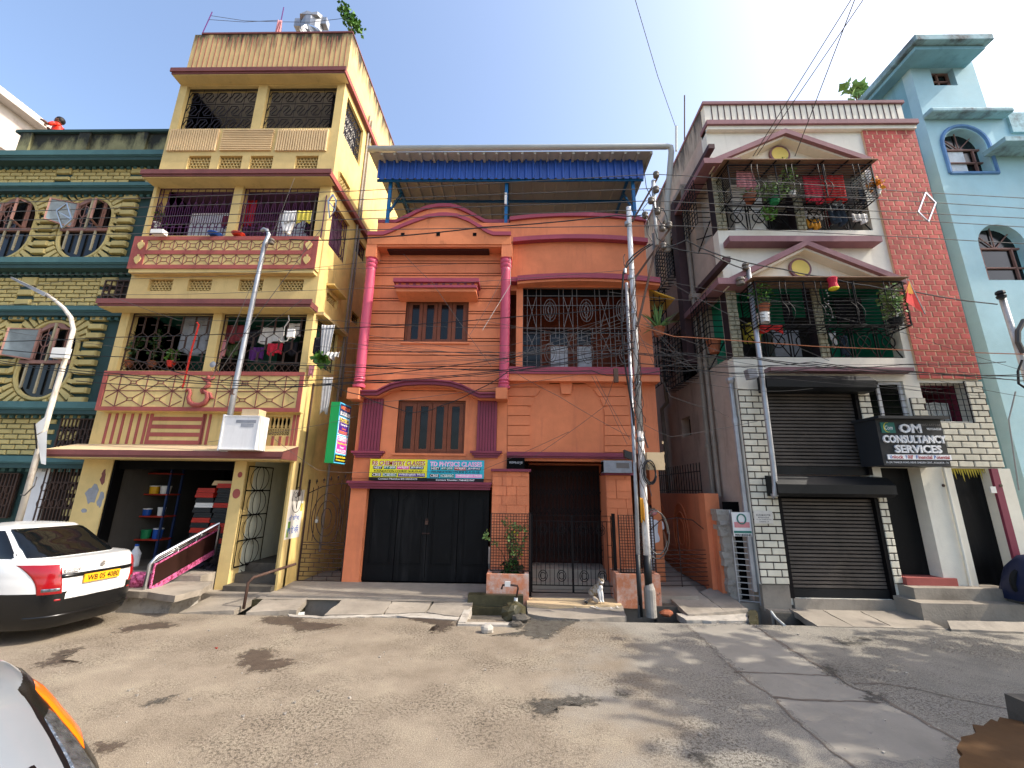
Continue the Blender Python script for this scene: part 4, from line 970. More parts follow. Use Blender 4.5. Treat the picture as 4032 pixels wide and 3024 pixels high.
# arched ledge over the lower window
Q = 9.25; pts = [(240,1125),(385,1125),(430,1100),(500,1068),(600,1045),(720,1038),(850,1038),(980,1050),(1080,1080),(1160,1120),(1215,1145),(1352,1145)]
L = [(O('B2',x,y,Q).x, O('B2',x,y,Q).z) for x, y in pts]
ar = MB().band(L, .075, Q, OF-.021).build('arched_ledge', 'maroon_dark', oh)
MB().band([(x, z+.035) for x, z in L], .034, Q-.05, OF-.021).build('ledge_lip', 'maroon_dark', ar)
MB().band([(x, z-.076) for x, z in L], .03, Q+.1, OF-.021).build('ledge_soffit', 'orange', ar)
# corbels and pink columns
for u0, u1, cu0, cu1 in ((145,240,165,250),(1352,1447,1375,1450)):
    x0, x1, z0, z1 = rect('B2', u0, u1, 1095, 1185, 9.2); MB().box(x0, x1, 9.15, OF-.021, z0, z1).build('corbel', 'orange', oh)
for xc, s in ((-3.73, 0), (-.385, 1)):
    zt = 7.62; zb = O('B2',200,1090,9.3).z; r = .115; cY = 9.32
    prof = [(r*1.2,zb),(r*1.25,zb+.06),(r*.95,zb+.09),(r*1.15,zb+.13),(r*.95,zb+.17),(r*1.15,zb+.2),(r*.98,zb+.24),(r,zb+.3),(r,zt-.36),(r*1.1,zt-.3),(r*.98,zt-.26),(r*1.22,zt-.22),(r*1.22,zt-.18),(r,zt-.15),(r*1.22,zt-.11),(r*1.22,zt-.06),(r,zt-.03),(r*1.25,zt)]
    c_ = MB().lathe((xc, cY, 0), prof, 20).build('column', 'pink', oh, True); smooth_angle(c_, 35)
# overhanging pediment
Q = 9.18
fz = O('B1',600,850,Q).z; ez = O('B1',600,925,Q).z
pts = [(90,778),(205,778),(250,762),(330,725),(420,690),(520,655),(600,642),(660,640),(740,650),(820,680),(900,728),(960,765),(1000,780),(1128,780)]
L = [(O('B1',x,y,Q).x, O('B1',x,y,Q).z) for x, y in pts]
pd = MB().prism([(L[0][0],fz)]+L+[(L[-1][0],fz)], Q, OF-.021).build('pediment', 'orange_stain', oh)
MB().band([(x, z+.06) for x, z in L], .1, Q-.04, OF-.1).build('pediment_coping', 'maroon', pd)
for x in (343,600,865): p = O('B1',x,780,Q); MB().box(p.x-.045, p.x+.045, Q-.006, Q+.01, p.z-.045, p.z+.045).build('vent_hole', 'black_void', pd)
for x in (112, 1098): p = O('B1',x,890,Q); MB().box(p.x-.13, p.x+.13, 9.19, OF-.021, 7.62, fz+.001).build('capital', 'orange', oh)
x0, x1, z0, z1 = rect('B1',240,970,872,905,9.4); MB().box(x0, x1, 9.3, OF-.021, 7.86, 7.97).build('soffit_band', 'groove_maroon', oh)
MB().box(L[0][0]+.1, L[-1][0]-.1, Q+.03, OF-.022, fz-.05, fz-.002).build('pediment_soffit', 'orange', oh)
pts = [(160,690),(290,690),(340,668),(400,640),(460,610),(530,585),(600,574),(690,574),(750,590),(820,622),(890,662),(935,688),(970,692),(1112,692)]
L = [(O('B1',x,y,OF+.2).x, O('B1',x,y,OF+.2).z) for x, y in pts]
pd = MB().prism([(L[0][0],8.3)]+L+[(L[-1][0],8.3)], OF+.26, OF+.4).build('parapet', 'orange', oh)
MB().band([(x, z+.09) for x, z in L], .1, OF+.2, OF+.46).build('coping', 'maroon', pd)
# right wing: shallow arched ledges
def arcl(x0, x1, z0, z1, rise, n=16): return [(x0+(x1-x0)*t, z0+(z1-z0)*t+rise*4*t*(1-t)) for t in ramp(n)]
MB().wall(OXM+.001, OX1, 4.5, 8.2, OF+.002, OF+.24, [(bal[0]-.5, bal[0]-.16, bal[2], bal[3]-.1), bal]).build('wall', 'orange', oh)
top = arcl(OXM, OX1, 8.86, 8.84, .14)
pr_ = MB().prism([(OXM+.001,8.2)]+top+[(OX1,8.2)], OF+.003, OF+.2).build('parapet', 'orange', oh)
MB().band([(x, z+.1) for x, z in arcl(OXM-.02, OX1+.05, 8.86, 8.84, .14)], .105, OF-.06, OF+.26).build('coping', 'maroon', pr_)
z1 = O('B1',1300,826).z; MB().band(arcl(OXM+.08, OX1+.02, z1-.0, z1-.02, .1), .12, OF-.16, OF+.002).build('arched_ledge', 'maroon', oh)
z1 = O('B1',1300,1095,9.4).z; lg = arcl(OXM+.2, OX1+.2, z1-.02, z1-.06, .1)
MB().band(lg, .13, 9.25, OF+.002).build('arched_ledge', 'maroon', oh); MB().band([(x, z-.131) for x, z in lg], .06, 9.3, OF+.002).build('ledge_soffit', 'orange', oh)
MB().box(OXM+.02, OXM+.2, 9.35, OF+.002, z1-.12, z1-.0).build('ledge_stub', 'maroon', oh)
# balcony: ledge, grille, room
fz = bal[2]; lx1 = O('B3',1450,985,9.3).x
MB().box(OXM+.0, lx1, 9.3, OF+.3, fz-.17, fz-.001).build('balcony_ledge', 'maroon', oh); MB().box(OXM+.0, lx1, 9.34, 10.6, fz-.33, fz-.171).build('balcony_slab', 'orange', oh)
MB().box(bal[1], OX1, OF+.24, OF+.3, fz, bal[3]).build('balcony_post', 'orange', oh)
room(MB(), OXM+.02, OX1-.2, OF+.241, OF+1.5, fz-.02, bal[3]+.1).build('balcony_room', 'room_rust', oh)
b = MB(); x0, x1, z0, z1 = bal; y = OF+.06; hh = z1-z0; g_frame(b, x0, x1, z0, z1, y, .012); r = .0065
for t in (.2,.44,.5,.78,.9): b.bar((x0,y,z0+hh*t),(x1,y,z0+hh*t), r)
n = 6; d = (x1-x0)/n
for i in range(n):
    X = x0+d*i; f = lambda u, v: (X+d*u, z0+hh*v)
    b.bar((X,y,z0),(X,y,z1), r)
    if i % 2 == 0:
        for a, c in ((.5,.9),(.2,.44)): poly(b, [f(.25,a), f(.75,c)], y, r); poly(b, [f(.75,a), f(.25,c)], y, r)
        for u in (.25,.75): poly(b, [f(u,0), f(u,1)], y, r)
    else:
        for k in (1,.7,.35): ring(b, X+d*.5, z0+hh*.72, d*.36*k, hh*.14*k, y, r, 16)
        for k in (1,.65): ring(b, X+d*.5, z0+hh*.2, d*.32*k, hh*.12*k, y, r, 16)
        poly(b, [f(.5,.58), f(.58,.72), f(.5,.86), f(.42,.72), f(.5,.58)], y, r)
        for u, v in ((0,.35),(.3,.3),(.6,.38)): poly(b, [f(u,v), f(u+.4,v)], y, r); poly(b, [f(u+.2,v), f(u+.2,v+.12)], y, r)
b.build('balcony_grille', 'grille_grey', oh)
MB().box(x0, x1, OF+.11, OF+.13, z1-.22, z1).build('rolled_blind', 'black_void', oh)
b = MB(); b.tube([(x0,OF+.14,z0+hh*.47),(x1,OF+.14,z0+hh*.46)], .025, 6); b.tube([(x0,OF+.1,z0+hh*.49),(x1,OF+.1,z0+hh*.485)], .012, 6); b.build('curtain_rod', 'iron_black', oh)
for k, (a, c) in enumerate(((-.05,.55),(.72,1.3),(1.45,1.95))):
    f = MB().box(x0+a, x0+c, OF+1.43, OF+1.48, z0+.3, z0+hh*.75).build('back_window', 'wood_frame', oh)
    MB().box(x0+a+.06, x0+c-.06, OF+1.41, OF+1.428, z0+.36, z0+hh*.5).build('pane', 'curtain' if k else 'glass_dark', f); MB().box(x0+a+.06, x0+c-.06, OF+1.41, OF+1.428, z0+hh*.52, z0+hh*.72).build('pane', 'glass_dark', f)
MB().box(x0+.55, x0+1.1, OF+1.3, OF+1.42, z0, z0+.42).build('balcony_chest', 'cloth_pink', oh)
# side cage with yellow awning towards the right-hand alley
b = MB(); X = OX1+.02
for z in [4.75+.28*k for k in range(9)]: b.bar((X,9.7,z),(X+.42,9.7,z), .01); b.bar((X+.42,9.7,z),(X+.42,11.2,z), .01)
for yy in [9.7+.25*k for k in range(7)]: b.bar((X+.42,yy,4.75),(X+.42,yy,7.0), .01)
for xx in (0,.14,.28,.42): b.bar((X+xx,9.7,4.75),(X+xx,9.7,7.0), .01)
b.build('side_cage', 'iron_black', oh)
b = MB(); b.hexa([(X-.02,9.6,6.95),(X+.62,9.6,6.7),(X+.62,11.3,6.7),(X-.02,11.3,6.95),(X-.02,9.6,6.98),(X+.62,9.6,6.73),(X+.62,11.3,6.73),(X-.02,11.3,6.98)]); b.build('side_awning', 'plastic_yellow', oh)
# blind arch with blocks
zt2, zb2 = fz-.34, O('B3',700,1622).z
MB().wall(OXM+.001, 2.62, zb2, zt2+.02, OF+.002, OF+.24, []).build('arch_wall', 'orange', oh)
MB().box(2.62, OX1, OF+.05, OF+.24, zb2, zt2+.02).build('arch_wall', 'orange', oh)
rows_y = [1012,1090,1165,1242,1322,1402,1483,1567,1622]; cxv, cyv, Rv = 690, 1325, 305
def xa(y, s): return cxv+s*(Rv if y >= cyv else math.sqrt(max(0, Rv*Rv-(y-cyv)**2)))
for s, xe in ((-1, 205), (1, 1160)):
    for i in range(len(rows_y)-1):
        y0_, y1_ = rows_y[i]+3, rows_y[i+1]-3; e = xe+(10*i if s > 0 else 0)
        P_ = [(e, y0_)]
        if y0_ < cyv-Rv:
            P_ += [(cxv+s*52, y0_), (cxv+s*45, cyv-Rv+2)] + [(xa(yy, s), yy) for yy in (cyv-Rv+8, cyv-Rv+22) if yy < y1_]
        else:
            chx = 38 if y0_ < cyv-60 else 0
            P_ += [(xa(y0_, s)+s*chx, y0_), (xa(y0_+14, s), y0_+14)]
        P_ += [(xa((y0_+2*y1_)/3, s), (y0_+2*y1_)/3), (xa(y1_, s), y1_), (e, y1_)]
        MB().prism([(O('B3',*p).x, O('B3',*p).z) for p in P_], OF-.03, OF+.001).build('block', 'orange', oh)
ks = [(622,1015),(740,1015),(718,1148),(645,1146)]; MB().prism([(O('B3',*p).x, O('B3',*p).z) for p in ks], OF-.07, OF-.031).build('keystone', 'orange', oh)
MB().box(OXM-.0, 2.5, OF-.1, OF+.2, zb2-.09, zb2-.001).build('ledge', 'maroon_dark', oh); MB().box(OXM-.0, 2.5, OF-.06, OF+.2, zb2-.13, zb2-.091).build('ledge', 'maroon_dark', oh)
# fluted maroon panels beside the lower window
for a, c in ((255,425),(1200,1362)):
    x0, x1, z0, z1 = rect('B2', a, c, 1185, 1610, OF)
    MB().box(x0, x1, OF-.03, OF-.021, z0, z1).build('fluted_panel', 'groove_maroon', oh)
    n = 7; d = (x1-x0)/n
    for i in range(n): MB().box(x0+d*i+.005, x0+d*(i+1)-.005, OF-.06, OF-.029, z0, z1).build('flute', 'maroon_dark', oh)
    for k in range(3): MB().box(x0-.13+.045*k, x1+.13-.045*k, OF-.13+.03*k, OF-.02, z0-.05*(k+1), z0-.05*k-.004).build('panel_sill', 'maroon_dark', oh)
# ledge over the garage
x0, x1, z0, z1 = rect('B4',338,1525,405,465,9.35)
for k in range(3): MB().box(x0+.03*k, x1-.02*k, 9.35+.04*k, OF-.001+.2, z1-.055*(k+1), z1-.055*k-.003).build('garage_ledge', 'maroon_dark', oh)
# garage doors
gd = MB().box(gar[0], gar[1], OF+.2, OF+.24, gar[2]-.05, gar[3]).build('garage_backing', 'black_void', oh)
n = 4; d = (gar[1]-gar[0])/n
for i in range(n):
    a = gar[0]+d*i+.006; c = a+d-.012; lf = MB().box(a, c, OF+.14, OF+.18, gar[2]+.01, gar[3]-.01).build('garage_door', 'black_door', oh)
    b = MB(); z0, z1 = gar[2]+.34, gar[3]-.17; k = .09
    for o_ in (0, .03):
        p = [(a+.1+o_,z0+o_),(c-.1-o_,z0+o_),(c-.1-o_,z1-k-o_),(c-.1-k*.5-o_,z1-k*.6-o_),(c-.1-k-o_,z1-o_),(a+.1+k+o_,z1-o_),(a+.1+k*.5+o_,z1-k*.6-o_),(a+.1+o_,z1-k-o_),(a+.1+o_,z0+o_)]
        poly(b, p, OF+.137, .008)
    b.build('door_moulding', 'black_door', lf)
b = MB(); p = O('B4',995,735,OF+.1); b.box(p.x-.03,p.x+.03,OF+.09,OF+.13,p.z-.06,p.z+.02); b.tube([(p.x-.02,OF+.11,p.z+.02),(p.x-.02,OF+.11,p.z+.06),(p.x+.02,OF+.11,p.z+.06),(p.x+.02,OF+.11,p.z+.02)], .007, 6); b.build('padlock', 'rust_brown', oh)
p = O('B4',990,832,OF+.1); MB().tube([(p.x-.09,OF+.12,p.z),(p.x+.08,OF+.12,p.z)], .014, 6).build('door_bolt', 'iron_rust', oh)
# entrance: stone-faced piers, collapsible gate, steps
for a, c, zc in ((72,380,325),(1020,1232,355)):
    x0, x1, _, z1 = rect('B5', a, c, zc, 1100, OF-.08)
    pier = MB().box(x0, x1, OF-.06, OF+.6, .1, z1).build('pier', 'orange', oh)
    rnd = random.Random(a); z = .12
    while z < z1-.03:
        hgt = rnd.choice((.16,.2,.24)); x = x0
        while x < x1-.02:
            wd = rnd.choice((.22,.32,.42)); xe = min(x+wd, x1); ze = min(z+hgt, z1-.005)
            MB().box(x+.006, xe-.006, OF-.06-rnd.uniform(.012,.028), OF-.059, z+.005, ze-.005).build('stone', 'orange', oh); x = xe
        z += hgt
    MB().box(x0-.03, x1+.04, OF-.14, OF+.3, z1, z1+.055).build('pier_cap', 'maroon_dark', oh)
MB().box(OXM+.0, 2.62, OF+.02, OF+.24, ent[3], zb2-.13).build('lintel', 'orange', oh)
b = MB(); x0, x1 = rect('B5',380,1020,400,600,OF)[:2]
b.quad((x0,OF+.24,.1),(x0,OF+.9,.1),(x0,OF+.9,2.7),(x0,OF+.24,2.7)); b.quad((x1,OF+.24,.1),(x1,OF+.24,2.7),(x1,OF+.9,2.7),(x1,OF+.9,.1)); b.quad((x0,OF+.24,2.68),(x0,OF+2,2.68),(x1,OF+2,2.68),(x1,OF+.24,2.68)); b.build('entrance', 'orange', oh)
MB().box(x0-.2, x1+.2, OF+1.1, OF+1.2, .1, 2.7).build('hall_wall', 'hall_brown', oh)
b = MB(); y = OF+.62; z0, z1 = .58, 2.55; n = 18; d = (x1-x0)/n
for i in range(n+1): b.bar((x0+d*i,y,z0),(x0+d*i,y,z1), .009)
for j in range(5):
    za = z0+.12+j*.42
    for i in range(n): b.bar((x0+d*i,y-.015,za),(x0+d*(i+1),y-.015,za+.16), .007); b.bar((x0+d*(i+1),y-.015,za),(x0+d*i,y-.015,za+.16), .007)
b.build('collapsible_gate', 'iron_black', oh)
b = MB(); b.box(x0+.004, x1-.004, OF-.1, OF+.28, .1, .24); b.box(x0+.004, x1-.004, OF+.28, OF+2, .1, .42); b.build('steps', 'concrete', oh)
# tin roof shelter
RY0 = 9.45; zf0 = O('B1',1100,380,RY0).z; zf1 = O('B1',1100,240,RY0).z; rx0, rx1 = -3.88, 3.2; zr = O('B1',1100,180,9.2).z
ro = MB().box(rx0, rx1, RY0+.02, RY0+.06, zf0-.03, zf0+.04).build('roof_beam', 'blue_steel', oh)
MB().box(rx0, rx1, RY0+.0, RY0+.05, zf1+.0, zf1+.06).build('roof_beam', 'blue_steel', oh)
n = 36; d = (rx1-rx0)/n
shp = MB().prism
for i in range(n):
    a = rx0+d*i; b = MB()
    pf = [(a,.0),(a+d*.14,-.045),(a+d*.34,-.045),(a+d*.42,0),(a+d,0),(a+d,.004),(a+d*.42,.004),(a+d*.34,-.041),(a+d*.14,-.041),(a,.004)]
    b.prismz([(x, RY0-.012+q) for x, q in pf], zf0, zf1-.01-.02*(i % 2)*0); b.build('fascia_panel', 'blue_sheet', oh)
# sloping underside sheets
yb, zb_ = 14.8, 10.6
for i in range(22):
    a = rx0-.15+(rx1-rx0+.3)*i/22+(.031 if i else 0); c = rx0-.15+(rx1-rx0+.3)*(i+1)/22; s0 = zr-.06
    b = MB(); b.hexa([(a,9.15,s0),(c-.03,9.15,s0),(c-.03,yb,zb_),(a,yb,zb_),(a,9.15,s0+.02),(c-.03,9.15,s0+.02),(c-.03,yb,zb_+.02),(a,yb,zb_+.02)])
    b.hexa([(c-.03,9.15,s0-.06),(c+.03,9.15,s0-.06),(c+.03,yb,zb_-.06),(c-.03,yb,zb_-.06),(c-.03,9.15,s0+.021),(c+.03,9.15,s0+.021),(c+.03,yb,zb_+.021),(c-.03,yb,zb_+.021)]); b.build('roof_sheet', 'beige_sheet', oh)
for X in (-3.55, -.42, 2.95):
    MB().box(X-.04, X+.04, RY0+.12, RY0+.2, 8.0, zf1).build('roof_post', 'blue_steel', oh); MB().box(X-.04, X+.04, 14.5, 14.58, 7.9, zb_).build('roof_post', 'blue_steel', oh)
    b = MB(); b.bar((X,RY0+.16,zr-.16),(X,14.55,zb_-.12), .04); b.bar((X,RY0+.2,9.2),(X-.0,10.6,10.55), .03); b.build('roof_beam', 'blue_steel', oh)
for yy in (10.9, 12.6): zz = zr-.12+(zb_-zr)*(yy-9.15)/(yb-9.15); MB().box(rx0, rx1, yy, yy+.06, zz-.06, zz).build('purlin', 'blue_steel', oh)
g0 = O('B1',90,180,9.1); g1 = O('B1',2290,178,9.1)
b = MB(); b.tube([(g0.x,9.1,zr+.02),(g1.x-.1,9.1,zr+.05),(g1.x,9.1,zr+.03),(g1.x+.02,9.14,zr-.1),(g1.x-.0,9.6,9.6),(g1.x-.0,9.9,8.2)], .075, 10); b.build('gutter_pipe', 'pvc_grey', oh, True)
b = MB(); p = O('B1',1090,520,9.5); b.box(p.x-.03,p.x+.03,9.48,9.52,p.z-.17,p.z+.17); b.build('tube_light', 'plastic_white', oh)
p = O('B1',345,140,10.5); MB().tube([(p.x,10.5,10.8),(p.x,10.5,11.9)], .012, 5).build('roof_rod', 'rust_brown', oh)
# name plate over the left pier
x0, x1, z0, z1 = rect('B5',198,343,213,318,OF-.1)
npz = tag(MB().box(x0, x1, OF-.13, OF-.085, z0, z1).build('name_plate', 'black_void'), 'small black name plate with silver Bengali lettering above the entrance pier', 'sign')
text('মালঞ্চ', 'lettering', npz, 'galv', x0+.05, x1-.04, z0+.13, z1-.08, OF-.13, .01, .006)
# ---------------------------------------------------------------- pale house with red brick strip
PF, PX0, PX1, PXR = 8.5, 4.48, 9.42, 8.2
ph = thing('pale_house', 'pale cream house with gabled caged balconies and a red brick strip', 'house', (7, PF, 0))
W_ = lambda v, x, y, Y=PF: w(v, x, y, Y)
f3 = (PX0+.22, 7.98, 7.9, 9.62); f2 = (PX0+.22, 8.05, 4.86, 6.62)
s1 = (5.03, 6.86, 2.45, 4.3); s2_ = (5.03, 6.86, .22, 2.2)
win = rect('B8',322,572,150,420,PF); alc = rect('B8',668,950,160,390,PF); d1 = rect('B8',430,700,660,1315,PF); d2 = rect('B8',850,1075,670,1350,PF)
d1 = (7.06, 7.76, .52, 2.6); d2 = (8.36, 9.16, .45, 2.6)
MB().wall(PX0, PX1, .1, 10.7, PF+.03, PF+.28, [f3, f2, (s1[0],s1[1],s2_[2],s1[3]), win, alc, d1, d2]).build('wall', 'pale', ph)
MB().box(PX0-.002, 4.98, PF+.0, PF+.3, .0, .44).build('plinth', 'concrete', ph)
# side wall on the alley
TP = lambda p: Vector((PX0+p.y, p.x, p.z))
def ps(v, n1, n2, f1):                                   # near-top, near-bottom, far point on the side plane
    a, c, d = wx(v, *n1, PX0), wx(v, *n2, PX0), wx(v, *f1, PX0); return a.y, d.y, c.z, a.z
sw1 = ps('D1',(930,600),(985,1040),(755,1100)); sw2 = ps('D2',(1050,250),(1110,880),(850,760)); sw3 = ps('D2',(1010,1345),(1015,1560),(925,1480))
sb3 = ps('B6',(500,300),(560,640),(400,500)); sb2 = ps('B6',(620,1050),(640,1420),(450,1250))
sb3 = (PF+.3, max(sb3[1], PF+1.1), 7.95, 9.5); sb2 = (PF+.3, max(sb2[1], PF+1.1), 4.9, 6.5)
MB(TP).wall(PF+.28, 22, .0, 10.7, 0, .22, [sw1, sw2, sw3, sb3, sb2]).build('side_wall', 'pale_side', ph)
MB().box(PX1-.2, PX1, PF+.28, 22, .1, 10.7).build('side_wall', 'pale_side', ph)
for h in (sw1, sw2, sw3): MB(TP).box(h[0]-.6,h[1]+.6,.3,.34,h[2]-.6,h[3]+.6).build('interior_shade', 'black_void', ph)  # black sheets added behind the openings as the dark inside
for h in (sw1, sw2):
    b = MB(TP); lat(b, h[0]-.1, h[1]+.1, h[2]-.12, h[3]-.05, -.28, 9, 11, .009)
    for z in [h[2]-.12+(h[3]-h[2]+.07)*k/11 for k in range(12)]:
        for x in (h[0]-.1, h[1]+.1): b.bar((x,-.28,z),(x,0,z), .009)
    for x in [h[0]-.1+(h[1]-h[0]+.2)*k/9 for k in range(10)]: b.bar((x,-.28,h[2]-.12),(x,0,h[2]-.12), .009)
    b.build('window_cage', 'iron_black', ph)
def side_ledge(v, a, c, t, m='mauve_dark', o=.14):
    p, q = wx(v, *a, PX0-o), wx(v, *c, PX0-o); y1 = max(q.y, p.y+1.5)
    MB(TP).box(p.y, y1, -o, 0, p.z-t, p.z).build('sunshade', m, ph)
side_ledge('B6', (480,110), (340,330), .12); side_ledge('B6', (580,845), (400,1020), .12); side_ledge('D1', (910,210), (700,560), .14, 'pale_stain'); side_ledge('D2', (1030,0), (790,260), .14, 'pale_stain')
b = MB(TP); yb = wx('B6',345,700,PX0).y; b.box(yb, yb+.3, -.3, 0, 5.2, 9.9); b.build('recess_fin', 'mauve_dark', ph)
for h, m in ((sb3, 'iron_black'), (sb2, 'iron_black')):
    b = MB(TP); lat(b, h[0], h[1], h[2]+.35, h[3]-.02, -.3, 6, 9, .008)
    for z in [h[2]+.35+(h[3]-h[2]-.37)*k/9 for k in range(10)]: b.bar((h[0],-.3,z),(h[0],0,z), .008)
    poly(b, [(h[0],h[2]),(h[1],h[2]+.4)], .0, .012); poly(b, [(h[1],h[2]),(h[0],h[2]+.4)], .0, .012); b.build('balcony_grille', m, ph)
# pipes
for (v, a, zt, zb, r) in (('D2',(1075,300),10.2,.5,.055),('D2',(1135,300),6.4,2.0,.045)):
    p = wx(v, *a, PX0-.08); MB().tube([(PX0-.08,p.y,zt),(PX0-.08,p.y,zb)], r, 10).build('drain_pipe', 'pvc_dirty', ph)
    o_ = MB(); [o_.lathe((PX0-.08,p.y,z), [(r*1.3,0),(r*1.3,.08)], 10) for z in (1.2,3.1,5,7) if zb < z < zt]; o_.build('pipe_collar', 'pvc_dirty', ph)
pts = [wx('D2',705,500,PX0-.1), wx('D2',745,1060,PX0-.1), wx('D2',765,1200,PX0-.1), wx('D2',705,1270,PX0-.1), wx('D2',712,1320,PX0-.1), wx('D2',745,1659,PX0-.1)]
b = MB(); b.tube([(PX0-.1,pts[0].y,10.4)]+[(PX0-.1,p.y,p.z) for p in pts]+[(PX0-.1,pts[-1].y,.5)], .06, 10); b.build('drain_pipe', 'pvc_dirty', ph, True)
p = W_('B7',545,120,PF-.1); q = W_('B7',630,900,PF-.1); b = MB(); b.tube([(PX0-.07,PF+.12,4.35),(PX0-.07,PF+.12,.3)], .05, 10); b.lathe((PX0-.07,PF+.12,3.45), [(.062,0),(.062,.15)], 10); b.lathe((PX0-.07,PF+.12,4.3), [(.06,0),(.085,.06),(.085,.12)], 10); b.build('drain_pipe', 'galv', ph)
# parapet
b = MB(); b.box(PX0+.02, PX1-.1, PF+.02, PF+.2, 10.82, 11.42); b.build('parapet', 'pale', ph)
MB().box(PX0+.0, PX0+.2, PF+.2, 22, 10.7, 11.42).build('parapet', 'pale_stain', ph)
b = MB(); b.box(PX0-.02, PX1-.05, PF-.03, PF+.23, 11.42, 11.5); b.box(PX0-.02, PX0+.22, PF+.23, 22, 11.42, 11.5); b.build('coping', 'mauve', ph)
MB().box(PX0-.03, PX1+.05, PF-.14, PF+.25, 10.7, 10.82).build('cornice', 'mauve', ph); MB().box(PX0+.0, PX1+.02, PF-.08, PF+.25, 10.6, 10.7).build('cornice', 'pale', ph)
ms = unit_box('stripe', 'mauve_dark')
for i in range(30): x = PX0+.2+i*(PX1-PX0-.45)/29; inst(ms, 'stripe', ph, x-.011, x+.011, PF+.012, PF+.02, 10.825, 11.415)
MB().box(PX0+.2, PX1-.2, PF+.28, 21.8, 10.5, 10.6).build('roof', 'concrete', ph)
# gables
def gable(xa, za, x0, x1, ze, yy):
    th = .13
    o = None
    for (p, q) in (((x0,ze),(xa,za)), ((xa,za),(x1,ze))):
        MB().band([p, q], th, yy, PF+.029).build('gable_rail', 'mauve', ph); MB().band([(p[0],p[1]-th-.001),(q[0],q[1]-th-.001)], .05, yy+.09, PF+.029).build('gable_rail', 'pale', ph)
    zc = ze+(za-ze)*.42; b = MB(); b.lathe((xa-.03,PF-.03,zc), [(.2,0),(.24,0),(.24,.055),(.2,.055)], 24, 'y'); b.build('medallion_ring', 'mauve', ph)
    MB().lathe((xa-.03,PF-.034,zc), [(.195,0),(.195,.06)], 24, 'y').build('medallion', 'gold_paint', ph)
Y_ = PF-.3
a3, l3, r3 = W_('C3',930,485,Y_), W_('C3',360,745,Y_), W_('C3',1620,755,Y_); gable(a3.x, a3.z, PX0-.05, 8.0, r3.z, Y_)
a2, l2, r2_ = W_('C4',1050,97,Y_), W_('C4',560,330,Y_), W_('C4',1850,428,Y_); gable(a2.x, a2.z, PX0-.05, 8.12, r2_.z, Y_)
for z in (r3.z, r2_.z):
    MB().box(PX0-.3, PX0+.55, PF-.32, PF+.1, z-.16, z-.02).build('scroll_bracket', 'mauve', ph); MB(TP).box(PF+.1, PF+1.6, -.3, 0, z-.16, z-.02).build('scroll_bracket', 'mauve', ph)
# ledges below the balconies
x0, x1, z0, z1 = rect('C3',408,1835,1488,1540,PF-.25); MB().box(x0, x1, PF-.25, PF+.029, z0, z1).build('ledge', 'mauve', ph)
x0, x1, z0, z1 = rect('C4',740,1990,1205,1240,PF-.2); MB().box(x0, x1, PF-.2, PF+.029, z0, z1).build('ledge', 'mauve', ph)
# balcony rooms, columns, rails
for h, m in ((f3, 'room_grey'), (f2, 'room_green')):
    room(MB(), h[0]-.01, h[1], PF+.281, PF+1.5, h[2]-.02, h[3]+.1).build('balcony_room', m, ph)
    for k in (.08,.55): MB().box(h[0]+(h[1]-h[0])*k+.1, h[0]+(h[1]-h[0])*(k+.26), PF+1.44, PF+1.49, h[2], h[2]+1.5).build('back_door', 'room_dark', ph)
def stone_col(x0, x1, z0, z1):
    MB().box(x0, x1, PF+.03, PF+.27, z0, z1).build('column', 'mortar_dark', ph); rnd = random.Random(int(x0*100)); z = z0; me = STONE
    while z < z1-.02:
        k = rnd.uniform(.3,.7); hh = min(.1, z1-z)
        for a, c in ((x0, x0+(x1-x0)*k), (x0+(x1-x0)*k, x1)): inst(me, 'stone', ph, a+.004, c-.004, PF-.0-rnd.uniform(0,.02), PF+.05, z+.003, z+hh-.004)
        z += .1
STONE = unit_box('stone', 'stone_clad', .08)
for v, a, c, yy, h in (('C3',1008,1092,1180,f3),('C4',1132,1210,800,f2)): stone_col(W_(v,a,yy).x, W_(v,c,yy).x, h[2], h[3])
for h in (f3, f2): stone_col(PX0-.005, PX0+.215, h[2], h[3])
def rails(h, mid):
    b = MB(); y = PF+.08; z1 = h[2]+.72; lo = h[2]+.02
    for a, c in ((h[0], mid-.13), (mid+.13, h[1])):
        n = 3; d = (c-a)/n; b.bar((a,y,z1),(c,y,z1), .016); b.bar((a,y,lo),(c,y,lo), .012)
        for i in range(n):
            X = a+d*i; b.bar((X,y,lo),(X,y,z1), .013); b.bar((X+.06,y,lo),(X+.06,y,z1), .01); ring(b, X+d*.55, (lo+z1)/2, .14, .14, y, .01, 14)
            poly(b, [(X+.06,lo),(X+d,z1)], y, .009); poly(b, [(X+.06,z1),(X+d,lo)], y, .009)
    b.build('balcony_rail', 'iron_black', ph)
rails(f3, W_('C3',1050,1300).x); rails(f2, W_('C4',1180,900).x)
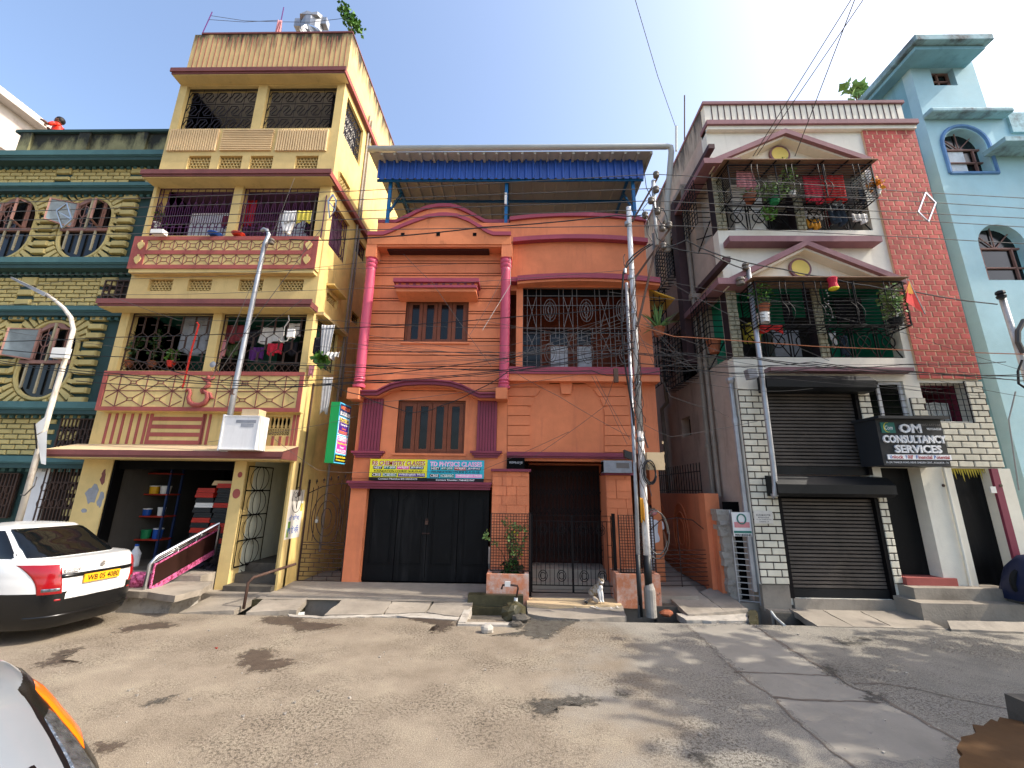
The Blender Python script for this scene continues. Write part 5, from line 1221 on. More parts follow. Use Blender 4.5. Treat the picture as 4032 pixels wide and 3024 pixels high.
# bulging cages with tin canopies
def cage(x0, x1, z0, z1, yf, name='balcony_cage'):
    b = MB(); y1 = PF+.03; n = 13
    for k in range(n+1):
        z = z0+(z1-z0)*k/n; r = .0055 if 0 < k < n else .012
        b.bar((x0,yf,z),(x1,yf,z), r); b.bar((x0,yf,z),(x0,y1,z), r); b.bar((x1,yf,z),(x1,y1,z), r)
    for x in (x0, x0+(x1-x0)*.33, x0+(x1-x0)*.66, x1): b.bar((x,yf,z0),(x,yf,z1), .012)
    for x in (x0, x1): b.bar((x,y1,z0),(x,y1,z1), .012); b.bar((x,(yf+y1)/2,z0),(x,(yf+y1)/2,z1), .01)
    for t in (.16, .2, .4, .44, .62, .66, .86, .9):      # wavy uprights
        x = x0+(x1-x0)*t; b.tube([(x+.06*math.sin(s*6.28), yf-.04-.07*abs(math.sin(s*6.28)), z0+(z1-z0)*s) for s in ramp(13)], .008, 5)
    for k in range(12): x = x0+(x1-x0)*k/11; b.bar((x,yf,z0),(x,y1,z0), .008)
    for k in range(4): yy = yf+(y1-yf)*k/4; b.bar((x0,yy,z0),(x1,yy,z0), .008)
    b.build(name, 'iron_black', ph)
CYF = 7.95
x0, x1, z0, z1 = rect('C3',410,1762,835,1130,CYF); cage(x0, x1, z0, z1+.02, CYF)
cn = MB(); cn.hexa([(x0-.1,CYF-.08,z1+.1),(x1+.12,CYF-.08,z1+.09),(x1+.12,PF+.03,z1+.17),(x0-.1,PF+.03,z1+.17),(x0-.1,CYF-.08,z1+.12),(x1+.12,CYF-.08,z1+.11),(x1+.12,PF+.03,z1+.19),(x0-.1,PF+.03,z1+.19)]); cn.build('canopy', 'tin_rust', ph)
c3 = (x0, x1, z0, z1)
[MB().bar((x0+(x1-x0)*k/6,CYF-.06,z1+.08),(x0+(x1-x0)*k/6,PF,z1+.15), .012).build('canopy_rod', 'iron_black', ph) for k in range(7)]
x0, x1, z0, z1 = rect('C4',625,1925,470,838,CYF); cage(x0, x1, z0, z1+.02, CYF); c2 = (x0, x1, z0, z1)
cn = MB(); cn.hexa([(x0-.05,CYF-.08,z1+.08),(x1+.1,CYF-.08,z1+.08),(x1+.1,PF+.03,z1+.15),(x0-.05,PF+.03,z1+.15),(x0-.05,CYF-.08,z1+.1),(x1+.1,CYF-.08,z1+.1),(x1+.1,PF+.03,z1+.17),(x0-.05,PF+.03,z1+.17)]); cn.build('canopy', 'tin_rust', ph)
# red brick strip
MB().box(PXR, PX1+.02, PF-.02, PF+.029, 4.4, 10.6).build('brick_strip', 'mortar_sand', ph)
RB = unit_box('brick', 'red_brick', .05); nr = 50; dz = (10.6-4.4)/nr; rnd = random.Random(5); ln = .232
for j in range(nr):
    x = PXR-(ln/2 if j % 2 else 0)
    while x < PX1:
        a, c = max(x, PXR), min(x+ln-.03, PX1+.02)
        if c-a > .03: inst(RB, 'brick', ph, a, c, PF-.025-rnd.random()*.003, PF-.019, 4.4+dz*j+.005, 4.4+dz*(j+1)-.006)
        x += ln
# white brick facing
WB = unit_box('white_brick', 'white_brick', .05); cnt = 0
def wbricks(x0, x1, z0, z1, L_=.27, ph_=0):
    MB().box(x0, x1, PF+.0, PF+.029, z0, z1).build('brick_bed', 'mortar_dark', ph); n = max(1, round((z1-z0)/.129)); d = (z1-z0)/n
    for j in range(n):
        x = x0-(L_/2 if (j+ph_) % 2 else 0)
        while x < x1-.01:
            a, c = max(x, x0), min(x+L_-.022, x1)
            if c-a > .04: inst(WB, 'white_brick', ph, a, c, PF-.018-random.random()*.004, PF+.003, z0+d*j+.01, z0+d*(j+1)-.012)
            x += L_
wbricks(PX0+.0, 4.985, .45, 4.14); wbricks(6.9, 7.05, .5, 2.2, .2); wbricks(6.9, 7.12, 3.55, 4.15, .25)
wbricks(8.28, PX1+.02, 2.62, 3.5, .3); wbricks(W_('B8',585,280).x, W_('B8',668,280).x, 3.5, 4.0, .25); wbricks(9.1, PX1+.02, 3.5, 4.36, .22)
MB().box(6.9, 7.06, PF+.0, PF+.03, 2.2, 3.55).build('jamb', 'pale', ph); MB().box(PX0-.01, 4.99, PF-.02, PF+.029, 4.15, 4.45).build('band', 'pale', ph)
# shutters
SL = unit_box('slat', 'shutter_metal', .12)
for h, n in ((s1, 21), (s2_, 24)):
    hb = h[2]+.16; d = (h[3]-.2-hb)/n
    for i in range(n): inst(SL, 'slat', ph, h[0]+.03, h[1]-.03, PF+.08, PF+.115, hb+d*i+.004, hb+d*(i+1)-.014)
    MB().box(h[0]+.02, h[1]-.02, PF+.117, PF+.13, h[2], h[3]).build('shutter_backing', 'black_void', ph)
    MB().box(h[0]+.03, h[1]-.03, PF+.06, PF+.12, h[2], h[2]+.155).build('shutter_foot', 'shutter_hood', ph)
    [MB().box(a, c, PF-.0, PF+.12, h[2], h[3]).build('shutter_guide', 'iron_black', ph) for a, c in ((h[0]-.05, h[0]+.03), (h[1]-.03, h[1]+.04))]
def hood(x0, x1, zb, zt, yf):
    zc = (zb+zt)/2; b = MB(); b.prismx([(PF-.001,zt+.03),(yf+.15,zt),(yf,zc+.04),(yf,zb+.06),(yf+.1,zb),(PF-.001,zb)], x0, x1); b.build('shutter_hood', 'shutter_hood', ph)
x0, x1, z0, z1 = rect('C5',850,1520,-185,-125,PF-.45)
hx0 = W_('B7',850,790,PF-.4).x; hx1 = W_('B8',500,800,PF-.4).x; hood(hx0, hx1, W_('B8',200,842,PF-.4).z, W_('B8',200,722,PF-.4).z, PF-.4)
hx0 = W_('B7',780,130,PF-.35).x; hx1 = W_('B8',380,165,PF-.35).x; hood(hx0, hx1, W_('B8',200,205,PF-.35).z, W_('B8',200,110,PF-.35).z, PF-.35)
MB().box(s2_[0], s2_[1], PF-.02, PF+.25, .02, .215).build('sill', 'concrete', ph)
# window, alcove with cooling unit, doors
f = MB(); frame_box(f, win[0], win[1], win[2], win[3], .06, PF+.08, PF+.14); f = f.build('window', 'white_dirty', ph); mx_ = win[0]+(win[1]-win[0])*.42
MB().box(mx_-.03, mx_+.03, PF+.08, PF+.14, win[2], win[3]).build('window_mullion', 'white_dirty', f); MB().box(win[0], win[1], PF+.11, PF+.12, win[2], win[3]).build('pane', 'glass_dark', f)
b = MB(); [b.bar((win[0],PF+.05,win[2]+(win[3]-win[2])*k/7),(win[1],PF+.05,win[2]+(win[3]-win[2])*k/7), .006) for k in range(8)]; b.build('window_grille', 'iron_black', f)
room(MB(), alc[0], alc[1], PF+.281, PF+1.0, alc[2], alc[3]).build('alcove', 'maroon_dark', ph)
b = MB(); lat(b, alc[0], alc[1], alc[2], alc[3], PF+.06, 8, 7, .005); b.build('alcove_grille', 'iron_black', ph)
for h in (d1, d2):
    MB().box(h[0], h[1], PF+.2, PF+.24, h[2], h[3]).build('door', 'black_door', ph)
MB().box(d1[0]-.01, d1[1]+.2, PF-.1, PF+.4, .49, d1[2]+.1).build('threshold', 'red_trim', ph)
MB().box(d1[1], d2[0], PF-.06, PF+.03, .45, 2.6).build('pillar', 'pale', ph); MB().box(d2[1], d2[1]+.13, PF-.02, PF+.03, .4, 2.6).build('door_jamb', 'maroon_dark', ph); MB().box(d2[1]+.13, PX1+.1, PF-.02, PF+.03, .4, 2.6).build('pillar', 'pale', ph)
MB().tube([(d1[1]+.42,PF-.1,.5),(d1[1]+.42,PF-.1,2.6)], .025, 8).build('conduit', 'pale', ph)
b = MB(); rnd = random.Random(8)
for i in range(16): x = d2[0]+.03+i*.05; zz = 2.58-rnd.uniform(.08,.25); b.add([(x,PF+.1,2.6),(x+.05,PF+.1,2.6),(x+.02,PF+.08,zz)], [(0,1,2)])
b.build('door_garland', 'cloth_yellow', ph)
p = W_('B8',568,945,PF+.45); MB().ball((p.x,PF+.49,p.z), .03, 8, 6, (1,.4,1.6)).build('door_knob', 'steel', ph)
p = W_('B8',1075,797,PF-.05); MB().box(p.x-.05,p.x+.05,PF-.05,PF-.02,p.z-.06,p.z+.06).build('switch_box', 'plastic_white', ph)
for x in (775, 1130): p = W_('B8',x,772,PF-.06); MB().lathe((p.x,PF-.07 if x < 1000 else PF-.03,p.z), [(.03,0),(.03,.01)], 10, 'y').build('painted_disc', 'rust_brown', ph)
# ---------------------------------------------------------------- blue house
BF, BX0 = 8.9, 10.22
bh = thing('blue_house', 'sky blue house with a slab roofed tower and arched windows', 'house', (12, BF, 0))
w1 = rect('C1',865,1035,312,435,BF)
MB().wall(BX0, 11.88, 11.4, 13.2, BF, BF+.25, [w1]).build('tower', 'sky_blue', bh)
MB().wall(11.88-.25, 11.88, 11.4, 13.2, BF+.25, 14, []).build('tower', 'sky_blue', bh)
aw = [(11.05, 9.78, 1.28, .5), (W_('C2',1410,400,BF).x, 6.86, 1.45, .55)]   # arched windows: centre, sill, height, half width
def archpts(cx, z0, hh, hw, n=12): return [(cx-hw,z0),(cx+hw,z0)]+[(cx+hw*math.cos(math.pi*k/n), z0+hh-hw+hw*math.sin(math.pi*k/n)) for k in range(n+1)]
xr = 16.0
MB().wall(BX0, xr, 0, 11.4, BF, BF+.25, [(cx-hw, cx+hw, z0, z0+hh) for cx, z0, hh, hw in aw]).build('wall', 'sky_blue', bh)
for cx, z0, hh, hw in aw:                                # spandrels that round the heads
    A = archpts(cx, z0, hh, hw)[2:]
    for s in (0, 1):
        half = A[:7] if s == 0 else A[6:][::-1]; e = cx+hw if s == 0 else cx-hw
        MB().prism([(p[0]+(.0),p[1]) for p in half]+[(e,z0+hh)] if True else [], BF-.0, BF+.25).build('spandrel', 'sky_blue', bh)
    f = MB().prism(archpts(cx, z0+.02, hh-.04, hw-.02), BF+.2, BF+.22).build('window', 'glass_dark', bh); b = MB(); zz = z0+hh-hw
    for t in (-.33, .33): b.box(cx+hw*2*t-.015, cx+hw*2*t+.015, BF+.15, BF+.2, z0, zz)
    b.box(cx-hw, cx+hw, BF+.15, BF+.2, zz-.02, zz+.02); b.box(cx-hw, cx+hw, BF+.15, BF+.2, z0+.38, z0+.41)
    for k in (.25,.5,.75): b.bar((cx,BF+.17,zz),(cx+hw*math.cos(math.pi*k),BF+.17,zz+hw*math.sin(math.pi*k)), .012)
    b.build('window_frame', 'wood_pink', f)
    if z0 > 8:
        b = MB(); pts = archpts(cx, z0-.05, hh+.12, hw+.07); b.tube([(x, BF-.01, z) for x, z in pts+pts[:1]], .045, 6); b.build('window_trim', 'blue_trim', f)
        MB().box(cx-.3, cx+.12, BF+.19, BF+.199, z0+.1, z0+.75).build('curtain', 'curtain', f)
MB().wall(BX0-.0, BX0+.25, .0, 13.2, BF+.25, 24, []).build('side_wall', 'sky_blue_shaded', bh)
rp = wz('C1',660,175,13.3); tx1 = w('C1',1325,190,8.3).x
b = MB(); b.box(BX0-.4, tx1+.03, 8.25, 16, 13.12, 13.3); b.box(BX0-.36, tx1-.02, 8.3, 16, 13.3, 13.34); ro = b.build('roof_slab', 'blue_stain', bh)
bv = ro.modifiers.new('soft', 'BEVEL'); bv.width = .05; bv.segments = 2
MB().box(BX0-.3, tx1-.08, 8.4, 16, 13.0, 13.099).build('roof_soffit', 'sky_blue_shaded', bh)
b = MB(); b.box(BX0-.05, 12.2, BF-.26, BF-.001, 11.33, 11.47); l_ = b.build('ledge', 'blue_stain', bh); bv = l_.modifiers.new('soft', 'BEVEL'); bv.width = .04; bv.segments = 2
MB().box(12.25, xr, BF-.06, BF-.001, 10.9, 11.5).build('stained_parapet', 'blue_stain', bh)
b = MB(); x_ = w('C1',1370,860,BF-.4).x; z_ = w('C1',1450,830,BF-.4).z; b.box(x_, xr, BF-.5, BF-.001, z_-.12, z_); b.build('ledge', 'blue_stain', bh)
f = MB(); frame_box(f, *w1, .05, BF+.14, BF+.2); f.box((w1[0]+w1[1])/2-.02, (w1[0]+w1[1])/2+.02, BF+.14, BF+.2, w1[2], w1[3]); f.box(w1[0], w1[1], BF+.14, BF+.2, (w1[2]+w1[3])/2-.02, (w1[2]+w1[3])/2+.02); f = f.build('window', 'wood_pink', bh)
MB().box(w1[0], w1[1], BF+.18, BF+.19, w1[2], w1[3]).build('pane', 'glass_dark', f)
MB().box(BX0-.02, xr, BF-.003, BF-.001, 0, 1.6).build('dado', 'sky_blue', bh)
# ---------------------------------------------------------------- gates, planters, fences
mat('tile_grey', 'b5aea2', var=.1)
ag = thing('alley_gate', 'rusty iron gate with oval scrollwork closing the gap beside the garage', 'gate', (-4.27, 9.62, .1))
b = MB(); x0, x1, z0, z1, y = -4.74, -3.8, .15, 2.0, 9.62; n = 9; d = (x1-x0)/n
b.bar((x0,y,z0),(x0,y,2.25), .016); b.bar((x1,y,z0),(x1,y,2.35), .016)
for k in range(9): b.bar((x0,y,z0+.09*k),(x1,y,z0+.09*k), .008)
for k in range(8):
    for i in range(0, n, 3): xx = x0+d*(i+(k % 3)); b.bar((xx,y,z0+.09*k),(xx,y,z0+.09*(k+1)), .007)
for i in range(1, n): b.bar((x0+d*i,y,.95 if i in (1,8,2,7) else 1.0),(x0+d*i,y,2.05+.03*i*(1 if i < 5 else 1)), .007) if i not in (3,4,5,6) else None
for k in (1,.66,.33): ring(b, (x0+x1)/2, 1.42, .33*k, .48*k+.06, y, .008, 22)
b.bar((x0,y,.92),(x1,y,.92), .009); poly(b, [(x0,1.95),(x0+.3,2.1),(x1-.2,2.18),(x1,2.18)], y, .009)
b.build('gate_bars', 'iron_rust', ag)
b = MB()
for i in range(6): xx = x0+.1*i*1.6; b.lathe((xx,y,2.12+.03*i), [(.003,.12),(.028,.06),(.008,.03),(.008,0)][::-1], 6)
b.build('gate_spikes', 'iron_rust', ag)
p = w('B4',95,720,9.55); b = MB(); b.box(p.x-.03,p.x+.03,9.56,9.6,p.z-.06,p.z+.01); b.tube([(p.x-.02,9.58,p.z),(p.x-.02,9.58,p.z+.06),(p.x+.02,9.58,p.z+.06),(p.x+.02,9.58,p.z)], .007, 6); b.build('padlock', 'steel', ag)
# planters
def planter(v, xl, xr, yt, yb, yf, yb_, label):
    x0, x1, z0, z1 = rect(v, xl, xr, yt, yb, yf); t = thing('planter', label, 'planter', ((x0+x1)/2, (yf+yb_)/2, .05))
    b = MB(); b.box(x0,x1,yf,yf+.08,.0,z1); b.box(x0,x1,yb_-.08,yb_,.0,z1); b.box(x0,x0+.08,yf+.08,yb_-.08,.0,z1); b.box(x1-.08,x1,yf+.08,yb_-.08,.0,z1); o = b.build('planter_wall', 'orange_dirty', t)
    MB().box(x0+.08,x1-.08,yf+.08,yb_-.08,.0,z1-.06).build('soil', 'concrete_dark', t); return x0, x1, z1
pl = planter('B5', 30, 378, 1165, 1440, 8.55, 9.1, 'low orange planter wall with peeling whitewash beside the garage door')
prr = planter('B5', 1100, 1460, 1165, 1490, 8.5, 9.1, 'low orange planter wall with peeling whitewash behind the utility pole')
def meshfence(x0, x1, z0, z1, y, label, nx, nz):
    t = thing('mesh_fence', label, 'fence', ((x0+x1)/2, y, z0)); b = MB(); lat(b, x0, x1, z0, z1, y, nx, nz, .006); b.build('wire_mesh', 'iron_rust', t)
    b = MB(); g_frame(b, x0, x1, z0, z1, y, .012); b.build('fence_frame', 'iron_rust', t)
fz0 = pl[2]+.02; fz1 = w('B5',220,668,8.85).z
meshfence(w('B5',68,900,8.85).x, w('B5',388,900,8.85).x, fz0, fz1, 8.82, 'rusty square wire mesh fence above the planter with the flowering shrub', 14, 20)
meshfence(w('B5',1115,900,8.85).x, w('B5',1400,900,8.85).x, fz0, fz1, 8.82, 'rusty square wire mesh fence above the planter behind the pole', 13, 20)
ig = thing('entrance_gate', 'low iron double gate with arched bars in front of the orange house entrance', 'gate', (1.0, 8.85, .1))
gx0, gx1 = w('B5',392,900,8.85).x, w('B5',1075,900,8.85).x; gz0, gz1 = .17, w('B5',700,672,8.85).z; gm = (gx0+gx1)/2; y = 8.85
for a, c in ((gx0+.03, gm-.01), (gm+.01, gx1-.05)):
    b = MB(); g_frame(b, a, c, gz0, gz1-.03, y, .011); n = 9; d = (c-a)/n; hh = gz1-gz0
    for i in range(1, n): b.bar((a+d*i,y,gz0+.13),(a+d*i,y,gz1-.14), .006)
    b.bar((a,y,gz0+.13),(c,y,gz0+.13), .009); b.bar((a,y,gz1-.14),(c,y,gz1-.14), .008)
    for u in (.27, .73):
        X = a+(c-a)*u
        for k in (1,.6): ring(b, X, gz1-.3, .085*k, .1*k, y, .007, 14); ring(b, X, gz0+.3, .085*k, .1*k, y, .007, 14)
    for k in range(5): b.bar((a+d*(k*2),y,gz0+hh*.6),(a+d*(k*2+1),y,gz0+hh*.6), .006); b.bar((a+d*(k*2),y,gz0+hh*.45),(a+d*(k*2+1),y,gz0+hh*.45), .006)
    b.build('gate_leaf', 'iron_black', ig)
for X in (gx0-.01, gx1+.0): MB().box(X-.03, X+.03, y-.03, y+.03, .1, gz1+.02).build('gate_post', 'iron_black', ig)
MB().box(gm-.0, gm+.12, y-.03, y-.012, .72, .75).build('gate_latch', 'iron_black', ig)
# orange alley wall on the right, broken wall end, spikes, low gate
aw_ = thing('alley_wall', 'orange boundary wall receding down the alley beside the pale house', 'wall', (4.1, 11, .1))
b = MB(); b.hexa([(4.02,9.6,.1),(4.2,9.6,.1),(4.4,15,.1),(4.2,15,.1),(4.02,9.6,2.05),(4.2,9.6,2.05),(4.4,15,2.02),(4.2,15,2.02)]); b.build('wall', 'orange', aw_)
MB().box(3.92,4.22,9.3,9.62,.1,2.06).build('pillar', 'orange', aw_); MB().box(4.02,4.24,9.1,9.31,.1,1.6).build('pillar', 'orange', aw_)
b = MB(); b.T = lambda p: Vector((4.0-p.y+.2*(p.x-9.6)/5.4*1.0, p.x, p.z))
for k in (1,.7,.45): ring(b, 11.2, 1.1, .55*k, .7*k, 0, .012, 20); ring(b, 13.0, 1.1, .55*k, .7*k, 0, .012, 20)
for k in range(5): b.bar((9.8,0,.3+.1*k),(14.6,0,.3+.1*k), .01)
b.build('wall_relief', 'orange_stain', aw_)
bw = thing('broken_wall', 'crumbling plastered stub of brick wall at the alley mouth', 'wall', (4.2, 9.0, .05))
rnd = random.Random(4); b = MB(); z = .02
while z < 1.68:
    hh = rnd.uniform(.08,.16); a = 4.1-.05*z+rnd.uniform(-.03,.03); b.hexa([(a,8.95+rnd.uniform(-.03,.03),z),(4.32,8.95,z),(4.34,9.25,z),(a,9.25,z),(a+rnd.uniform(-.03,.04),8.97,z+hh),(4.3,8.95,z+hh),(4.33,9.25,z+hh),(a,9.25,z+hh)]); z += hh*.97
b.build('wall_stub', 'concrete_edge', bw)
sf = thing('spike_fence', 'black spiked iron railing on top of the orange alley wall', 'fence', (4.2, 11, 2.05)); b = MB()
for i in range(26): yy = 9.9+i*.19; xx = 4.12+.2*(yy-9.6)/5.4; b.bar((xx,yy,2.05),(xx,yy,2.75), .009)
for z in (2.12, 2.55): b.bar((4.13,9.9,z),(4.3,14.7,z), .012)
b.T = None; b.build('railing', 'iron_black', sf)
lg = thing('low_gate', 'low rusty bar gate across the alley beside the utility pole', 'gate', (3.3, 9.4, .15)); b = MB()
for k in range(9): b.bar((2.75,9.35,.22+.085*k),(3.95,9.5,.22+.085*k), .007)
for xx in (2.75, 3.35, 3.95): b.bar((xx,9.35+.15*(xx-2.75)/1.2,.17),(xx,9.35+.15*(xx-2.75)/1.2,1.55), .009)
b.tube([(2.75,9.35,1.3),(3.0,9.4,1.5),(3.35,9.43,1.55),(3.7,9.47,1.5),(3.95,9.5,1.3)], .01, 5); b.build('gate_bars', 'iron_rust', lg)
sg = thing('side_gate', 'narrow barred gate between the broken wall and the white brick pillar', 'gate', (4.4, 8.75, .05)); b = MB()
for k in range(13): b.bar((4.14,8.72,.12+.105*k),(4.47,8.6,.12+.105*k), .009)
b.bar((4.14,8.72,.06),(4.14,8.72,1.75), .012); b.bar((4.47,8.6,.06),(4.47,8.6,1.75), .012); b.build('gate_bars', 'galv', sg)
MB().box(4.16,4.5,9.0,9.04,.05,1.9).build('gate_backing', 'black_void', sg)

# ---------------------------------------------------------------- poles
def ins_(b, p, s=1.0, up=1):
    b.lathe(p, [(.02*s,-.06*s),(.05*s,-.05*s),(.055*s,-.02*s),(.035*s,0),(.055*s,.015*s),(.05*s,.045*s),(.03*s,.06*s)], 10)
up_ = thing('utility_pole', 'silver steel utility pole with struts and ceramic insulators in a concrete collar', 'pole', (2.28, 8.07, 0))
MB().tube([(2.28,8.07,.4),(2.3,8.07,3.2)], .064, 14).build('lower_shaft', 'pole_poster', up_, True); MB().tube([(2.3,8.07,3.2),(2.32,8.07,5.6),(2.35,8.07,8.16)], [.062,.058,.052], 14).build('shaft', 'pole_paint', up_, True)
MB().lathe((2.28,8.07,0), [(.067,.42),(.067,.98)], 14).build('black_band', 'plastic_black', up_, True)
MB().lathe((2.29,8.07,0), [(.1,-.02),(.1,.42),(.064,.52)], 14).build('concrete_collar', 'collar', up_)
MB().tube([(2.08,8.0,-.02),(2.13,8.0,1.9),(2.19,8.02,6.3)], .036, 10).build('conduit', 'galv', up_, True)
MB().lathe((2.095,8.0,0), [(.042,.0),(.042,1.0)], 10).build('black_band', 'plastic_black', up_, True)
D = lambda x, y, Y=8.07: w('D1', x, y, Y)
MB().tube([D(655,870), D(630,560), D(612,170)], .04, 8).build('mast', 'pole_paint', up_, True)
for a, c, r in (((655,150),(385,615),.028),((805,680),(405,1245),.03)): MB().tube([D(*a), D(*c)], r, 4).build('strut', 'rust_brown', up_)
MB().tube([D(640,905,7.95), w('D2',440,380,8.0)], .03, 4).build('brace', 'rust_brown', up_)
for k, (x, y_) in enumerate(((645,105),(645,265),(590,385),(525,545),(660,500),(712,685),(785,655),(725,885))): b = MB(); ins_(b, D(x,y_,8.0), 1.25); b.build('insulator', 'ceramic', up_, True)
for z in (7.7, 6.4, 5.6, 4.1, 3.0): MB().lathe((2.31 if z > 3.5 else 2.29,8.07,z), [(.066,0),(.074,.02),(.074,.07),(.066,.09)], 12).build('clamp', 'galv', up_)
rnd = random.Random(2)
for k in range(26):                                      # tangle of leads down the pole
    z = rnd.uniform(2.8, 6.6); z2 = z-rnd.uniform(.4,1.6); a = rnd.uniform(0,6.3); p = []
    for t in ramp(9): p.append((2.27+.09*math.cos(a+t*3)+rnd.uniform(-.02,.02)-.05*math.sin(t*3.1), 7.98+.1*math.sin(a+t*2)-.06, z+(z2-z)*t))
    MB().tube(p, .007, 4).build('lead', rnd.choice(('wire_black','wire_black','wire_grey','rust_brown')), up_)
for k, pts in enumerate(([(580,860),(480,920),(400,980),(330,1060),(305,1130)],[(610,860),(500,930),(420,1000),(345,1080),(310,1140)],[(620,470),(720,470),(760,560),(770,620)],[(560,400),(500,480),(560,620),(560,760),(600,830)],[(305,970),(290,1000),(300,1100)],[(650,560),(700,640),(790,690)],[(630,700),(660,800),(760,860),(850,910)],[(520,100),(540,250),(590,340),(640,480)])):
    MB().tube([D(x,y_,7.96) for x, y_ in pts], .016 if k < 2 else .009, 5).build('lead', 'wire_black', up_)
MB().tube([D(290,1160,7.97), D(275,1400,7.97), w('D2',270,400,7.97), w('D2',290,700,7.97), w('D2',340,1000,7.97), w('D2',390,1300,7.97), w('D2',405,1450,7.97)], .02, 6).build('lead', 'wire_black', up_)
b = MB(); p = D(305,1130,7.97); b.lathe((p.x,p.y,p.z-.05), [(.02,-.06),(.035,-.05),(.035,.05),(.02,.06)], 8); b.build('cable_gland', 'galv', up_)
# boxes on the pole
x0, x1, z0, z1 = rect('B5',1375,1478,170,312,7.95); bx_ = thing('junction_box', 'cream plastic junction box bolted to the utility pole', 'box', ((x0+x1)/2, 7.95, z0))
MB().box(x0-.08,x1,7.9,8.03,z0,z1).build('case', 'ledge_top', bx_); [MB().box(x1-.002,x1+.02,7.93,7.97,z0+.08+k*.2,z0+.13+k*.2).build('hinge', 'ledge_top', bx_) for k in range(3)]
x0, x1, z0, z1 = rect('B5',1150,1210,150,235,7.95); bx_ = tag(MB().hexa([(x0,7.85,z0+.06),(x1,7.85,z0),(x1,7.95,z0),(x0,7.95,z0+.06),(x0,7.85,z1),(x1,7.85,z1-.05),(x1,7.95,z1-.05),(x0,7.95,z1)]).build('flood_lamp', 'plastic_black'), 'small black flood lamp hung beside the utility pole', 'lamp')
def coil(name, label, c, r, n, mat_, tr=.011):
    b = MB(); rnd = random.Random(int(r*1000)); pts = []
    for k in range(n*18): t = k/18*2*math.pi; q = 1+.12*math.sin(t*.37+k*.01); pts.append((c[0]+r*.55*q*math.cos(t), c[1]+.05*math.sin(t*.5)-.02*(k/18 % 3), c[2]+r*q*math.sin(t)))
    b.tube(pts, tr, 5); tag(b.build(name, mat_), label, 'cable')
coil('cable_coil', 'bundle of black cable coiled on the utility pole under the cream box', w('B5',1360,330,7.9), .2, 6, 'wire_black', .008)
coil('hose_coil', 'loop of dark hose hanging low behind the utility pole', w('B5',1415,830,8.3), .4, 2, 'wire_grey', .012)
o_ = cloth('rag', 'orange rag tied round the utility pole', 'cloth', 'cloth_orange', w('B5',1283,535,7.9), w('B5',1310,540,7.9), .4, .02)
x0, x1, z0, z1 = rect('B3',1070,1105,938,1050,7.9); MB_ = tag(MB().box(x0,x1,7.85,7.92,z0,z1).build('fuse_block', 'rust_brown'), 'small weathered fuse block hanging on the wires left of the pole', 'fuse block')
# street lamp on the left
mat('post_rusty', 'c9c2b6', rough=.6, var=.12, dirt=.85, dcol='8a6a4c', ds=(7,7,3), dlo=.5)
sl = thing('street_lamp', 'rusty white street lamp post with curved arm and flat lamp head', 'street lamp', (-9.64, 8.3, .05))
A = lambda x, y: w('A2', x, y, 8.3)
MB().tube([(-9.64,8.3,0),(-9.65,8.3,1.2)], .06, 10).build('post_base', 'red_trim', sl, True)
MB().tube([(-9.65,8.3,1.2),(-9.66,8.3,3.5),A(530,870),A(600,620),A(580,520),A(520,440),A(450,380),A(380,330)], [.052,.05,.046,.043,.041,.039,.036,.033], 10).build('post', 'post_rusty', sl, True)
a, c = A(385,335), A(108,200); d = (c-a); u = d.normalized(); n_ = Vector((-u.z,0,u.x)); b = MB()
b.hexa([a+Vector((0,-.05,0))-n_*.03, c+Vector((0,-.06,0))-n_*.02, c+Vector((0,.06,0))-n_*.02, a+Vector((0,.05,0))-n_*.03, a+Vector((0,-.05,0))+n_*.05, c+Vector((0,-.04,0))+n_*.02, c+Vector((0,.04,0))+n_*.02, a+Vector((0,.05,0))+n_*.05]); b.build('lamp_head', 'cloth_grey', sl)
x0, x1, z0, z1 = rect('A2',438,558,770,852,8.2); MB().box(x0,x1,8.15,8.25,z0,z1).build('meter_box', 'plastic_white', sl)
q = [w('A2',290,1390,8.15), w('A2',380,1320,8.15), w('A2',355,1440,8.15), w('A2',300,1475,8.15)]; b = MB(); b.quad(*q); b.quad(w('A2',300,1480,8.16), w('A2',385,1440,8.16), w('A3',375,270,8.16), w('A3',335,260,8.16)); b.build('torn_notice', 'plastic_white', sl)
MB().tube([w('A2',282,1380,8.12), w('A2',300,1590,8.12)], .012, 4).build('notice_edge', 'iron_black', sl)
MB().tube([w('A3',300,370,8.2), w('A3',280,440,8.1), w('A3',200,520,8.1), w('A3',170,515,8.15)], .012, 5).build('loose_cable', 'wire_grey', sl)
# mast and white cabinet on the yellow house ledge
ym = thing('service_mast', 'galvanised service mast with hooked top rising from the shop ledge', 'pole', (-5.89, 8.3, 2.7))
MB().tube([(-5.9,8.3,2.75),(-5.89,8.3,4.2),(-5.8,8.3,7.4),w('A6',1325,450,8.3),w('A6',1310,415,8.3),w('A6',1285,405,8.3),w('A6',1268,425,8.3)], [.055,.055,.045,.042,.042,.042,.042], 10).build('shaft', 'galv', ym, True)
b = MB(); [b.lathe((-5.89+.09*(z-4.2)/3.2 if z > 4.2 else -5.9,8.3,z), [(.06,0),(.06,.12)], 10) for z in (3.9,)]; b.build('clamp', 'rust_brown', ym)
b = MB(); ins_(b, w('A6',1345,505,8.25), 1.2); b.build('insulator', 'ceramic', ym)
wcb = thing('sign_cabinet', 'white metal back-lit sign cabinet mounted on the shop ledge', 'sign', (-6.1, 8.1, 2.8))
x0, x1, z0, z1 = rect('A7',1150,1440,475,745,8.0); MB().box(x0,x1,8.0,8.3,z0,z1).build('case', 'white_dirty', wcb); MB().box(x0-.025,x0-.001,8.0,8.3,z0-.02,z1+.02).build('side_panel', 'curtain', wcb)
